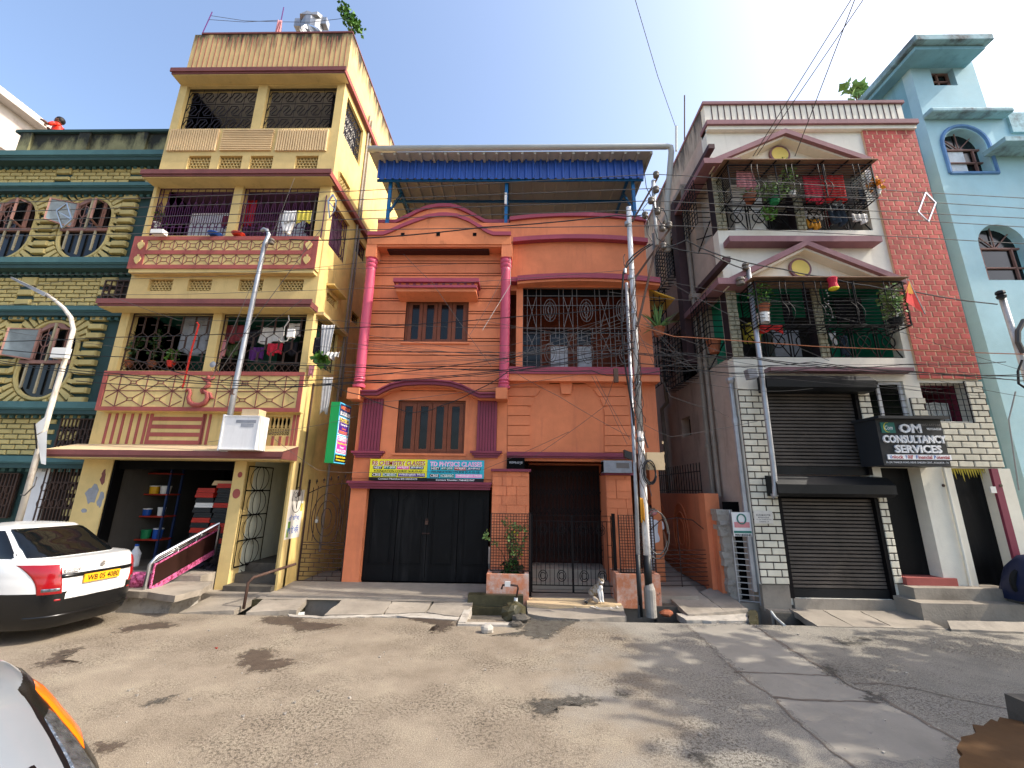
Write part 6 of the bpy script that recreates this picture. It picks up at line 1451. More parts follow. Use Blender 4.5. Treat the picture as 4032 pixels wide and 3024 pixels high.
b = MB(); frame_box(b, x0,x1,z0,z1,.02,7.985,7.999); b.build('rim', 'white_paint', wcb)
for k, (a, c, zz, hh) in enumerate(((.35,.9,.78,.06),(.5,.85,.66,.07))): MB().box(x0+(x1-x0)*a, x0+(x1-x0)*c, 7.995, 7.999, z0+(z1-z0)*zz, z0+(z1-z0)*zz+hh).build('faded_print', 'cloth_grey', wcb)
b = MB(); p = w('A7',1390,455,8.2); b.box(p.x-.17,p.x+.17,8.15,8.4,p.z-.1,p.z+.07); tag(b.build('meter_cover', 'ledge_top'), 'cream painted meter cover perched above the white sign cabinet', 'box')
# masts on the pale house and at the right edge
pm = thing('service_mast', 'tall galvanised mast curving out beside the lower shutter of the pale house', 'pole', (4.82, 8.2, 2))
MB().tube([w('B7',815,835,8.25), w('B7',835,830,8.2), (4.8,8.2,2.25), w('B7',820,640,8.2), w('B7',770,250,8.2), w('B7',742,20,8.2), (4.85,8.2,6.75)], .05, 10).build('shaft', 'galv', pm, True)
b = MB(); p = w('C4',520,330,8.15); ins_(b, p, 1.3); b.build('insulator', 'ceramic', pm); b = MB(); ins_(b, p+Vector((-.15,0,-.35)), 1.6); b.build('insulator', 'ceramic', pm)
b = MB(); b.tube([w('C4',540,340,8.2), w('C4',545,310,8.2), w('C4',520,305,8.15)], .045, 8); b.build('mast_head', 'galv', pm)
x0, x1, z0, z1 = rect('B7',672,722,85,140,8.1); MB().hexa([(x0,8.05,z0),(x1,8.05,z0+.02),(x1,8.2,z0+.02),(x0,8.2,z0),(x0-.03,8.05,z1),(x1-.02,8.05,z1+.02),(x1-.02,8.2,z1),(x0-.03,8.2,z1)]).build('flood_lamp', 'cloth_grey', pm)
rm = thing('service_mast', 'grey service mast in front of the blue house with looped black cable', 'pole', (10, 8.2, 0))
MB().tube([(10.03,8.2,.3),(10.01,8.2,4.87),(9.99,8.2,6.2)], .055, 10).build('shaft', 'pole_paint', rm, True)
b = MB(); ins_(b, w('C2',1365,665,8.15), 1.5); b.build('insulator', 'plastic_black', rm)
MB().tube([w('C2',1534,850,8.1), w('C2',1490,930,8.1), w('C2',1490,1010,8.1), w('C2',1530,1090,8.1)], .045, 8).build('cable_loop', 'wire_grey', rm)
MB().tube([w('C2',1520,1140,8.1), w('C2',1490,1220,8.1), w('C2',1495,1310,8.1), w('C2',1540,1340,8.1)], .02, 6).build('cable_loop', 'wire_black', rm); MB().tube([w('B8',1205,215,8.1), w('B8',1165,380,8.1), w('B8',1190,560,8.1), w('B8',1225,800,8.1)], .012, 5).build('cable_loop', 'wire_light', rm)
# ---------------------------------------------------------------- overhead wires
def wire(pts, label, group, r=.008, m='wire_black', Y=8.0, sag=0, cat='wire', name='overhead_wire'):
    q = []
    for p in pts: q.append(w('N', p[0], p[1], p[2] if len(p) > 2 else Y))
    out = []
    for i in range(len(q)-1):
        k = max(3, int((q[i+1]-q[i]).length/.5))
        for t in range(k): s = t/k; out.append(q[i].lerp(q[i+1], s)-Vector((0,0,sag*4*s*(1-s))))
    out.append(q[-1]); tag(MB().tube(out, r, 5).build(name, m), label, cat, group)
g1_ = 'bare line wires along the street'; NTH = iter(('topmost','second from the top','middle','second from the bottom','lowest'))
for pts in ([(-300,810),(0,799),(1400,752),(2574,686),(2700,692),(3600,756),(4300,795)], [(-300,846),(0,835),(1400,787),(2574,742),(2700,747),(3600,793),(4300,838)], [(-300,880),(0,869),(1400,831),(2553,791),(2700,797),(3600,838),(4300,872)],
            [(-300,915),(0,905),(1400,863),(2531,827),(2700,830),(3600,868),(4300,910)], [(-300,935),(0,927),(1400,1058),(1950,1035)] if False else [(-300,945),(0,930),(1400,905),(2574,889),(2700,890),(3600,935),(4300,975)]):
    o_ = wire(pts, 'bare grey line wire, '+next(NTH)+' of the five on the insulators', g1_, .0085, 'wire_grey', 7.95)
g2_ = 'black service cables sagging between the masts'; l2_ = None
S2 = [[(1140,943,8.25),(1400,940),(1900,895),(2430,848),(2540,845)], [(-200,1345),(430,1328),(1300,1294),(2100,1241),(2470,1205)], [(-200,1375),(0,1376),(500,1405),(822,1495),(1300,1494),(2100,1395),(2500,1300)],
 [(-200,1400),(0,1420),(450,1470),(1000,1512),(1400,1504),(2000,1456),(2500,1345)], [(-200,1410),(0,1428),(450,1480),(1000,1520),(1400,1509),(2000,1462),(2500,1370)],
 [(300,1500),(900,1530),(1300,1513),(1416,1554),(1570,1610),(1647,1622),(1734,1598),(1879,1535),(2000,1463),(2480,1385)],
 [(1000,1425),(1300,1439),(1507,1443),(1777,1451),(2000,1456),(2330,1459),(2420,1480),(2620,1457),(2755,1455),(2960,1470),(3197,1448),(3560,1435),(3960,1425)],
 [(2620,970),(2795,1000),(2940,1062,8.15)], [(2610,975),(2700,945),(2850,1010),(3084,1060),(3265,1092),(3422,1125),(3590,1147),(3927,1198,8.15)],
 [(2510,1390),(2700,1390),(2971,1406),(3197,1433),(3700,1470),(4200,1480)], [(2510,1395),(2700,1397),(2971,1412),(3197,1440),(3700,1477),(4200,1466)], [(2510,1430),(2860,1445),(3200,1425),(3600,1462),(4200,1505)]]
SL_ = ['thick service cable from the yellow house mast to the pole insulators','black cable crossing the upper window sill of the orange house','black cable running below the brown balcony to the pole','upper of two paired cables across the yellow lower band','lower of two paired cables across the yellow lower band','slack black cable drooping over the arched maroon ledge','beaded black cable dipping at the fuse block left of the pole','short thick cable from the pole to the pale house mast','long thick cable from the pole to the mast by the blue house','upper of two paired cables under the green balcony','lower of two paired cables under the green balcony','slack black cable over the upper shutter hood']
for k, pts in enumerate(S2): wire(pts, SL_[k], g2_, .013 if k in (0,7,8) else .009, 'wire_black', 7.9, .03)
g3_ = 'thin drop wires crossing the facades'; l3_ = 'thin drop wire crossing slantwise in front of the house fronts'
S3 = [[(1589,1000),(1700,1110),(1936,1444)], [(2010,1014,8.6),(1935,1180,8.4),(1850,1318,8.2)], [(1160,700,8.4),(1050,980,8.2),(830,1500,8.1)], [(1190,1180,8.2),(975,1335,8.1)], [(400,1150),(700,1260),(1300,1260),(1700,1285),(2100,1290)],
 [(-100,1210),(450,1160),(1000,1150),(1700,1120),(2500,1060)], [(-100,1080),(600,1075),(1300,1060),(1800,1038)], [(2509,1085),(3062,1185),(3559,1311),(4100,1480)], [(2650,1120),(2944,1275),(3265,1420)],
 [(2400,1150),(2700,1182),(3016,1189),(3470,1176)], [(0,1300),(500,1370),(1000,1420),(1600,1440)], [(1300,1600),(1700,1560),(2300,1470),(2500,1420)], [(2100,1800,8.5),(2380,1600,8.2),(2420,1480)], [(2500,1280),(2640,1560),(2830,1620),(2870,1640)],
 [(-100,1150),(300,1100),(900,1085),(1500,1025)], [(820,1740,8.2),(1160,1690,8.6),(1400,1640,9)], [(1070,1720),(1250,1850,8.6),(1400,1860,9.2),(1900,1850,9.3),(2240,1700,8.6)], [(2000,1450),(2200,1560),(2480,1720)], [(2330,1480),(2400,1600),(2470,1750)], [(2345,1480),(2430,1640),(2480,1730)], [(2700,1500),(3000,1540),(3200,1530)], [(3700,1500),(4200,1590)], [(3650,1440),(4150,1520)], [(2500,1650),(2640,1720),(3020,1650)]]
rn = random.Random(12)
for k in range(13):
    a, c = rn.uniform(1150,1950), rn.uniform(1240,1530); S3.append([(a,c),((a+2480)/2+rn.uniform(-80,80),(c+1400)/2+rn.uniform(-20,60)),(2490,rn.uniform(1210,1480))])
for k in range(8): S3.append([(2520,rn.uniform(1230,1480)),(rn.uniform(2700,2900),rn.uniform(1380,1500)),(rn.uniform(3000,3900),rn.uniform(1400,1560))])
for k, pts in enumerate(S3): wire(pts, l3_ if k < len(S3)-21 else 'tangled thin wire fanning out from the pole across the orange balcony' if k < len(S3)-8 else 'thin wire fanning out from the pole towards the pale house', g3_ if k < len(S3)-21 else 'wires fanning left of the pole' if k < len(S3)-8 else 'wires fanning right of the pole', .0042, 'wire_grey', 7.95, .02)
wire([(2509,1282),(2654,1325),(2700,1327),(3197,1363),(3700,1384),(4200,1400)], 'orange brown cable running from the utility pole across the pale house', None, .01, 'wire_orange', 7.95)
wire([(2009,1014,9.2),(2010,1120,8.9),(1900,1300,8.6)], 'pale cord hanging from the roof edge past the right pink column', None, .006, 'wire_light', 9)
g4_ = 'wires rising overhead to the pale house roof'; l4_ = 'taut wire rising overhead from the pale house balcony canopy'
for a, c in (((3375,-40),(2965,615)), ((3425,-40),(2980,612)), ((3380,-40),(3130,615))): wire([(a[0],a[1],5.5),(c[0],c[1],8.2)], l4_, g4_, .009, 'wire_grey')
wire([(2490,-40,7.5),(2590,300,9.5),(2662,505,11.5)], 'lone thin wire climbing over the rooftop between orange and pale houses', None, .009, 'wire_grey')
wire([(1265,900,8.2),(1000,1260,8.2),(860,1470,8.2)], 'thin stay wire slanting down past the yellow balconies', None, .006, 'wire_grey')
# spreader frames on the line wires
for name, pts, ctx in (('A1', [(465,1100),(550,1040),(590,1170),(510,1240),(465,1100),(590,1170)], 'beside the open green house window'), ('A6', [(1832,135),(1795,185),(1850,255),(1858,180),(1832,135)], 'beside the purple grille of the yellow house'), ('C1', [(818,1215),(890,1288),(838,1425),(765,1355),(818,1215)], 'in front of the red brick strip')):
    t = thing('wire_spreader', 'silver diamond wire spreader '+ctx, 'spreader', w(name, *pts[0], 7.95)); q = [w(name, *p, 7.95) for p in pts]
    MB().tube(q, .022, 4).build('frame', 'steel', t)
    if name == 'A6': MB().tube([w(name,1795,185,7.95), w(name,1805,320,7.95), w(name,1850,255,7.95)], .018, 4).build('frame', 'steel', t)
# ---------------------------------------------------------------- signs
def flat(name, col, **k): return mat(name, col, var=k.pop('var', .04), bump=0, rough=k.pop('rough', .5), **k)
for nme, c in (('ink_yellow','e3dc2e'),('ink_cyan','2fa9bd'),('ink_black','121013'),('ink_red','a5302f'),('ink_pink','e59acb'),('ink_white','e8e8e8'),('ink_navy','22335f'),('ink_green','2e6e63'),('ink_hotpink','d63b9e'),('ink_purple','4a2a86'),('ink_blue','2f5aa8'),('ink_leaf','19934a'),('ink_lemon','f0dc3a'),('ink_orange','ef7a4a'),('ink_sky','4fb4dd'),('ink_grey','75706c'),('sign_black','2a2c2f')): flat(nme, c)
def banner(v, xl, xr, yt, yb, Y, base, name, label, title, tcol, c2, last):
    x0, x1, z0, z1 = rect(v, xl, xr, yt, yb, Y); W, Hh = x1-x0, z1-z0
    t = thing('banner', label, 'sign', ((x0+x1)/2, Y, z0)); MB().box(x0, x1, Y, Y+.03, z0+Hh*.16, z1).build('panel', base, t); MB().box(x0, x1, Y, Y+.03, z0, z0+Hh*.159).build('footer', 'ink_black', t)
    f = lambda a, c, lo, hi: (x0+W*a, x0+W*c, z0+Hh*lo, z0+Hh*hi)
    a = f(.04,.96,.71,.93); text(title, 'title_shadow', t, 'ink_white', a[0]+.006, a[1]+.006, a[2]-.006, a[3]-.006, Y, .03, .002); text(title, 'title', t, tcol, *a, Y-.002, .012, .003)
    chips = [('NEET','ink_black',.06,.22),('IIT-JEE','ink_green',.245,.455),('WBJEE','ink_hotpink' if base == 'ink_yellow' else 'ink_red',.475,.685),('JENPAS','ink_navy',.7,.94)]
    for s, m, p, q in chips: MB().box(*f(p,q,.53,.67)[:2], Y-.002, Y, *f(p,q,.535,.675)[2:]).build('chip', m, t); text(s, 'lettering', t, 'ink_white', *f(p+.01,q-.01,.555,.66), Y-.002, .015, .002)
    text('FOUNDATION COURSE IX-X-XI-XII', 'lettering', t, 'ink_black', *f(.08,.92,.39,.5), Y, .02, .002)
    for s, m, p, q in (('CBSE','ink_black',.05,.21),('ICSE/ISC','ink_green',.235,.48),('WB(English Med)',last,.505,.97)): MB().box(*f(p,q,.53,.67)[:2], Y-.002, Y, *f(p,q,.19,.35)[2:]).build('chip', m, t); text(s, 'lettering', t, 'ink_white', *f(p+.01,q-.01,.215,.335), Y-.002, .015, .002)
    text('Contact Number:'+c2, 'lettering', t, 'ink_white', *f(.16,.84,.045,.125), Y, .015, .002)
BYb = OF-.12
banner('B4', 529, 998, 225, 400, BYb, 'ink_yellow', 'banner', 'yellow banner for chemistry classes above the garage door', 'RB CHEMISTRY CLASSES', 'ink_red', '8910555570', 'ink_purple')
banner('B4', 1000, 1463, 232, 410, BYb, 'ink_cyan', 'banner', 'turquoise banner for physics classes above the garage door', 'TD PHYSICS CLASSES', 'ink_pink', '7686823367', 'ink_pink')
# green projecting light box, printed on the side that faces the entrance
X_, y0, y1, z0, z1 = -3.93, 8.9, 9.5, 2.59, 3.9
ls = thing('light_box_sign', 'green projecting light box sign with purple and pink tuition panels', 'sign', (-4.02, 9.2, z0))
MB().box(X_-.2, X_-.006, y0, y1, z0, z1).build('case', 'ink_leaf', ls); b = MB(); b.box(X_-.006, X_, y0, y1, z0, z1); b.build('face', 'ink_sky', ls)
FR = (Vector((X_, 0, 0)), Vector((0, 1, 0)), Vector((0, 0, 1)))
def panel(a, c, lo, hi, m, d=.004): MB().box(X_, X_+d, y0+(y1-y0)*a, y0+(y1-y0)*c, z0+(z1-z0)*lo, z0+(z1-z0)*hi).build('panel', m, ls)
def ltext(s, a, c, lo, hi, m, bold=.02): text(s, 'lettering', ls, m, y0+(y1-y0)*a, y0+(y1-y0)*c, z0+(z1-z0)*lo, z0+(z1-z0)*hi, 0, bold, .002, (FR[0]+Vector((.008,0,0)), FR[1], FR[2]))
panel(.02,.98,.78,.98,'ink_navy'); panel(.02,.98,.02,.14,'ink_black')
for lo, hi, m in ((.47,.76,'ink_purple'), (.16,.45,'ink_hotpink')): panel(.05,.95,lo,hi,'ink_white',.003); panel(.08,.92,lo+.012,hi-.012,m,.006)
ltext('NEET/JEE', .1,.9,.875,.95,'ink_orange'); ltext('IX-X-XI-XII', .08,.92,.79,.855,'ink_white',.03); ltext('PHYSICS', .13,.87,.675,.745,'ink_lemon'); ltext('Tanmoy Das', .18,.82,.615,.66,'ink_white'); ltext('Contact', .33,.67,.56,.595,'ink_orange'); ltext('7686823367', .12,.88,.49,.54,'ink_orange')
ltext('CHEMISTRY', .12,.88,.365,.435,'ink_white',.03); ltext('Rajdeep B', .12,.88,.305,.345,'ink_lemon'); ltext('Contact', .33,.67,.25,.285,'ink_white'); ltext('8910555570', .12,.88,.18,.23,'ink_white'); ltext('Guidance from Teachers', .08,.92,.09,.125,'ink_lemon'); ltext('Admission going on', .1,.9,.035,.07,'ink_lemon')
MB().box(X_-.12, X_-.06, y1, 9.56, 2.9, 3.6).build('bracket', 'iron_black', ls)
# consultancy sign box
SY = 7.95; a = [w('B8',375,375,SY), w('B8',765,385,SY), w('B8',420,655,SY), w('B8',815,655,SY)]
x0, x1 = (a[0].x+a[2].x)/2, (a[1].x+a[3].x)/2; z0, z1 = (a[2].z+a[3].z)/2, (a[0].z+a[1].z)/2; W, Hh = x1-x0, z1-z0
os_ = thing('shop_sign', 'black consultancy sign box with raised white letters beside the shutters', 'sign', ((x0+x1)/2, SY, z0))
MB().box(x0, x1, SY, PF-.02, z0, z1).build('case', 'sign_black', os_); MB().box(x0-.03, x1+.06, SY-.12, PF-.02, z1, z1+.05).build('hood', 'sign_black', os_)
f = lambda a_, c_, lo, hi: (x0+W*a_, x0+W*c_, z0+Hh*lo, z0+Hh*hi)
text('OM', 'lettering', os_, 'ink_white', *f(.33,.66,.7,.9), SY, .03, .03); text('CONSULTANCY', 'lettering', os_, 'ink_white', *f(.05,1.0,.48,.65), SY, .03, .03); text('SERVICES', 'lettering', os_, 'ink_white', *f(.2,.9,.27,.44), SY, .03, .03)
MB().box(*f(.07,1.02,0,1)[:2], SY-.02, SY-.0, *f(0,1,.13,.235)[2:]).build('strip', 'ink_white', os_)
wds = [('Unlock',.1,.3),('Your',.33,.45),('Financial',.49,.73),('Potential',.76,.99)]
for s, p, q in wds: text(s, 'lettering', os_, 'ink_red', *f(p+.035,q,.145,.22), SY-.02, .012, .002) if False else (text(s[0], 'lettering', os_, 'ink_blue', *f(p,p+.028,.147,.222), SY-.02, .03, .002), text(s[1:], 'lettering', os_, 'ink_red', *f(p+.034,q,.147,.222), SY-.02, .02, .002))
text('31, J.N. THAKUR ROAD, NEAR GARDEN CENT., KOLKATA - 74', 'lettering', os_, 'ink_white', *f(.04,.97,.04,.09), SY, .005, .002)
lb = MB().box(*f(.06,.27,0,1)[:2], SY-.015, SY, *f(0,1,.7,.93)[2:]).build('logo_plate', 'ink_green', os_); text('Com', 'lettering', os_, 'ink_white', *f(.11,.23,.77,.86), SY-.015, 0, .003, shear=.3)
b = MB(); c_ = f(.105,.2,.72,.92); b.tube([(c_[0]+.06+.07*math.cos(t*.35+1.2), SY-.018, (c_[2]+c_[3])/2+.09*math.sin(t*.35+1.2)) for t in range(12)], [.002+.001*min(k,11-k) for k in range(12)], 4); b.build('logo_swirl', 'ink_lemon', os_)
text('9051647544', 'lettering', os_, 'ink_grey', *f(.69,.98,.86,.91), SY, .01, .002); text('9875564338', 'lettering', os_, 'ink_white', *f(.76,.98,.77,.82), SY, .01, .002)
# painted election poster on the yellow side wall
ps_ = [wx('A8',1728,462,XR), wx('A8',1835,850,XR)]
q = [wx('A8',1728,460,XR), wx('A8',1808,480,XR), wx('A8',1820,812,XR), wx('A8',1680,850,XR)]
py0, py1, pz0, pz1 = YF+.02, YF+.62, q[3].z, q[0].z
vp_ = thing('wall_poster', 'torn white vote poster with black emblem and blue Bengali writing', 'poster', (XR, (py0+py1)/2, pz0)); xx = XR+.003
MB().box(XR+.001, xx, py0, py1, pz0, pz1).build('sheet', 'lime_white', vp_)
FRV = (Vector((xx+.001, 0, 0)), Vector((0, 1, 0)), Vector((0, 0, 1)))
text('এই চিহ্নে', 'lettering', vp_, 'ink_blue', py0+.08, py1-.08, pz0+.33, pz0+.48, 0, .01, .002, FRV); text('ভোট দিন', 'lettering', vp_, 'ink_blue', py0+.08, py1-.08, pz0+.1, pz0+.26, 0, .01, .002, FRV)
b = MB(); b.T = lambda p: Vector((xx+.003, p.x, p.z)); ring(b, (py0+py1)/2+.02, pz0+.78, .2, .26, 0, .009, 20)
for k, (u, v) in enumerate(((-.07,.1),(.05,.13),(.0,.0))): ring(b, (py0+py1)/2+.02+u, pz0+.8+v*.8, .06, .05, 0, .007, 10); poly(b, [((py0+py1)/2+.02+u, pz0+.8+v*.8-.05), ((py0+py1)/2+.03, pz0+.58)], 0, .007)
b.build('emblem', 'ink_black', vp_)
for (u, v, m) in ((.08,.25,'leaf'),(.05,.1,'leaf_pale'),(.5,.6,'cloth_yellow')): MB().box(xx, xx+.001, py0+u, py0+u+.09, pz0+v-.06, pz0+v+.1).build('paint_daub', m, vp_)
# small notices right of the alley
x0, x1, z0, z1 = rect('B7',572,680,930,1072,8.62); t = thing('notice_board', 'faded green and white notice sheet wired to the narrow side gate', 'sign', ((x0+x1)/2, 8.6, z0)); MB().box(x0,x1,8.56,8.575,z0,z1).build('sheet', 'white_dirty', t)
b = MB(); ring(b, (x0+x1)/2, z0+(z1-z0)*.72, .08, .09, 8.555, .012, 14); b.build('emblem', 'ink_green', t); MB().box(x0+.01,x1-.01,8.553,8.559,z0+.06,z0+.1).build('print_band', 'ink_green', t); MB().box(x0+.03,x1-.03,8.553,8.559,z0+.16,z0+.26).build('print_band', 'cloth_pink', t); text('9051823245', 'lettering', t, 'ink_black', x0+.02, x1-.02, z0+.005, z0+.045, 8.555, .02, .002)
x0, x1, z0, z1 = rect('B7',708,818,922,998,PF-.03); t = thing('wall_plaque', 'small white marble name plaque on the white brick pillar', 'sign', ((x0+x1)/2, PF-.04, z0)); MB().box(x0,x1,PF-.04,PF-.02,z0,z1).build('plate', 'lime_white', t)
for k, (s, a_, c_) in enumerate((('KUSUM KUTIR',.12,.88),('MITHUN KARAK',.2,.8),('31, J.N. THAKUR RD',.1,.9),('KOLKATA - 74',.25,.75))): text(s, 'lettering', t, 'ink_grey', x0+(x1-x0)*a_, x0+(x1-x0)*c_, z1-(z1-z0)*(.42+k*.16)+.0, z1-(z1-z0)*(.32+k*.16) if k else z1-(z1-z0)*.26, PF-.04, .01, .002)

# ---------------------------------------------------------------- cars
def sgp(v, e): return math.copysign(abs(v)**e, v)
flat('car_white', 'd3d3d0', rough=.22, coat=.6); flat('car_black', '0e0f10', rough=.25, spec=.5); flat('car_silver', '878d93', rough=.3, coat=.7, metal=.35); flat('lamp_red', '8f0d14', rough=.12, spec=.8); mat('lamp_clear', '9aa2a8', rough=.1, metal=.8, var=.5, vs=22, bump=1, bs=28); flat('lamp_amber', 'f07010', rough=.15, spec=.8); flat('car_glass', '0d0f10', rough=.05, spec=.5); flat('tyre', '141414', rough=.85); flat('plate_yellow', 'e7a51c'); flat('chrome', 'd8dadc', rough=.08, metal=1)
class Car:
    def __init__(s, name, label, x, y, ang, Wd, Lr, Lf, ztop, hw=None):
        s.t = thing(name, label, 'car', (x, y, 0)); s.c, s.s, s.x, s.y = math.cos(ang), math.sin(ang), x, y
        s.Wd, s.Lr, s.Lf, s.ztop = Wd, Lr, Lf, ztop; s.z0 = .19; s.e = 5.0; s.nose = 0
    def W(s, p): return Vector((s.x+p[0]*s.c-p[1]*s.s, s.y+p[0]*s.s+p[1]*s.c, p[2]))
    def body(s, a, t, off=0):
        bul = [(0,.9),(.06,.955),(.2,.99),(.4,1.0),(.62,.995),(.8,.975),(.92,.95),(1.0,.9)]
        for i in range(len(bul)-1):
            if t <= bul[i+1][0]+1e-9:
                k = (t-bul[i][0])/(bul[i+1][0]-bul[i][0]); k = k*k*(3-2*k); q = bul[i][1]+(bul[i+1][1]-bul[i][1])*k; break
        cx, sx_ = sgp(math.cos(a), 2/s.e), sgp(math.sin(a), 2/s.e)
        L = s.Lf if cx > 0 else s.Lr
        sd_ = 1
        if s.nose and t > .38: k = ((t-.38)/.62)**1.2; L *= 1-(s.nose*k if cx > 0 else 0); sd_ = 1-.16*k
        x = cx*L*(.5+.5*q)+off*math.cos(a); yv = sx_*s.Wd/2*q*sd_+off*math.sin(a)
        # taper in plan towards the ends
        yv *= 1-.1*max(0, abs(x)/L-.62)/.38
        return (x, yv, s.z0+(s.ztop(x)-s.z0)*t)
    def green(s, a, t, off=0):
        xr, xf, hw, zr = s.gh
        k = t**.9; R0, R1 = xr; F0, F1 = xf; cx, sx_ = sgp(math.cos(a), 2/4.6), sgp(math.sin(a), 2/4.6)
        x = (F0+(F1-F0)*k)*cx if cx > 0 else (R0+(R1-R0)*k)*cx
        yv = sx_*(hw[0]+(hw[1]-hw[0])*k); zb = s.ztop(x)-.03
        return (x+off*math.cos(a), yv+off*math.sin(a), zb+(zr-zb)*(1-(1-t)**1.25)+off*.3)
    def shell(s, fn, t0, t1, nt, name, m, cap=0, na=96, off=0, close_bottom=False):
        b = MB()
        for j in range(nt+1):
            t = t0+(t1-t0)*j/nt
            for i in range(na): b.v.append(s.W(fn(2*math.pi*i/na, t, off)))
        for j in range(nt):
            for i in range(na): b.f.append((j*na+i, j*na+(i+1)%na, (j+1)*na+(i+1)%na, (j+1)*na+i))
        if cap:
            base = nt*na; prev = base
            for q in (.93,.8,.55,.25,.02):
                st = len(b.v)
                for i in range(na):
                    p = fn(2*math.pi*i/na, t1, off); x = p[0]*(.35+.65*q) if False else p[0]*q; zz = (s.ztop(x) if fn == s.body else s.gh[3]); b.v.append(s.W((x, p[1]*q, zz+cap*(1-q*q))))
                for i in range(na): b.f.append((prev+i, prev+(i+1)%na, st+(i+1)%na, st+i))
                prev = st
        return b.build(name, m, s.t, True)
    def patch(s, fn, a0, a1, t0, t1, name, m, off=.006, na=18, nt=10, parent=None):
        b = MB(); A0 = a0 if callable(a0) else (lambda t: a0); A1 = a1 if callable(a1) else (lambda t: a1)
        for j in range(nt+1):
            t = t0+(t1-t0)*j/nt; k = j/nt
            for i in range(na+1):
                edge = min(i, na-i, j, nt-j); o_ = off if edge > 0 else -.004
                b.v.append(s.W(fn(A0(k)+(A1(k)-A0(k))*i/na, t, o_)))
        for j in range(nt):
            for i in range(na): b.f.append((j*(na+1)+i, j*(na+1)+i+1, (j+1)*(na+1)+i+1, (j+1)*(na+1)+i))
        return b.build(name, m, parent or s.t, True)
    def wheels(s, xs_, r=.28):
        for x in xs_:
            for sd in (-1, 1):
                c = s.W((x, sd*(s.Wd/2-.1), r)); ax = s.W((x, sd*(s.Wd/2-.1)+sd*.09, r))-c; b = MB(); n = 24; u = ax.normalized(); pr = []
                q = u.cross(Vector((0,0,1))).normalized()
                for rr, k in ((r*.6,1.02),(r*.93,1),(r,.7),(r,-.7),(r*.93,-1)):
                    for i in range(n): tt = 2*math.pi*i/n; b.v.append(c+ax*k+(q*math.cos(tt)+Vector((0,0,1))*math.sin(tt))*rr)
                for j in range(4):
                    for i in range(n): b.f.append((j*n+i, j*n+(i+1)%n, (j+1)*n+(i+1)%n, (j+1)*n+i))
                wl_ = b.build('wheel', 'tyre', s.t, True); b = MB(); b.v = [c+ax*.8]+[c+ax*.98+(q*math.cos(2*math.pi*i/n)+Vector((0,0,1))*math.sin(2*math.pi*i/n))*r*.6 for i in range(n)]; b.f = [(0,1+i,1+(i+1)%n) for i in range(n)]; b.build('rim', 'cloth_grey', wl_)
PI = math.pi
def zt_sedan(x):                                         # white taxi: boot, belt, bonnet
    if x < -.95: return 1.06-.02*max(0, (-x-1.4))
    if x < .7: return 1.02
    return 1.02-.3*((x-.7)/1.1)**1.4
tx = Car('white_taxi', 'white and black taxi sedan with red tail lamps parked at the kerb', -7.93, 6.86, PI-.14, 1.56, 1.74, 1.85, zt_sedan)
tx.gh = ((1.4,.5), (.95,.15), (.66,.5), 1.47)
tx.shell(tx.body, 0, .53, 8, 'lower_body', 'car_black'); tx.shell(tx.body, .53, 1, 10, 'body', 'car_white', cap=.025); tx.shell(tx.green, 0, 1, 8, 'cabin', 'car_white', cap=.04)
tx.patch(tx.green, PI-.8, PI+.8, .06, .9, 'rear_window', 'car_glass', .022, 24)
for s in (-1, 1):
    tx.patch(tx.green, s*1.15, s*1.52, .1, .86, 'side_window', 'car_glass', .008); tx.patch(tx.green, s*1.58, s*2.2, .1, .86, 'side_window', 'car_glass', .008)
    lm = tx.patch(tx.body, (lambda k, s=s: PI-s*(.3+.1*k)), (lambda k, s=s: PI-s*(.75+.4*k**2)), .5, .94, 'tail_lamp', 'lamp_red', .012, 20, 10); tx.patch(tx.body, PI-s*.34, PI-s*.7, .525, .62, 'reverse_lamp', 'lamp_clear', .017, 14, 3, lm)
    tx.patch(tx.body, PI-s*.3, PI-s*.42, .4, .435, 'reflector', 'lamp_red', .008, 8, 2)
tx.patch(tx.body, PI-.26, PI+.26, .4, .545, 'boot_lower', 'car_white', .005, 14, 3); tx.patch(tx.body, PI-.4, PI+.4, .73, .795, 'boot_trim', 'car_black', .022, 20, 4)
tx.patch(tx.body, PI-.9, PI+.9, .16, .2, 'bumper_lip', 'car_black', .018, 30, 2)
xp = tx.body(PI, .66)[0]-.02
def tframe(x, dy=0): return (tx.W((x, dy, 0)), (tx.W((x,-1,0))-tx.W((x,0,0))), Vector((0,0,1)))
b = MB(); b.T = tx.W; b.box(xp-.012, xp+.01, -.24, .24, .73, .84); np_ = b.build('number_plate', 'plate_yellow', tx.t)
text('WB 05 4080', 'lettering', np_, 'ink_black', -.2, .22, .748, .822, 0, .01, .003, tframe(xp-.012))
xs2 = tx.body(PI, .86)[0]-.012
text('MARUTI SUZUKI', 'badge', tx.t, 'ink_grey', -.42, -.24, .955, .985, 0, .03, .003, tframe(xs2+.03)) if False else None
b = MB(); fr = tframe(xs2); o_, ux, uz = fr; P2 = lambda u, z: o_+ux*u+uz*z
b.quad(P2(-.0,.99),P2(.035,.965),P2(.012,.95),P2(.035,.935),P2(0,.91),P2(-.035,.935),P2(-.012,.95),P2(-.035,.965)); 
mr_ = [P2(u, z) for u, z in ((.0,.995),(.036,.967),(.014,.955),(.036,.94),(0,.905),(-.036,.933),(-.014,.945),(-.036,.96))]
b = MB(); n_ = ux.cross(uz); b.add(mr_+[p+n_*.006 for p in mr_], [tuple(range(8,16)), tuple(range(7,-1,-1))]+[(i,(i+1)%8,8+(i+1)%8,8+i) for i in range(8)]); b.build('badge', 'ink_grey', tx.t)
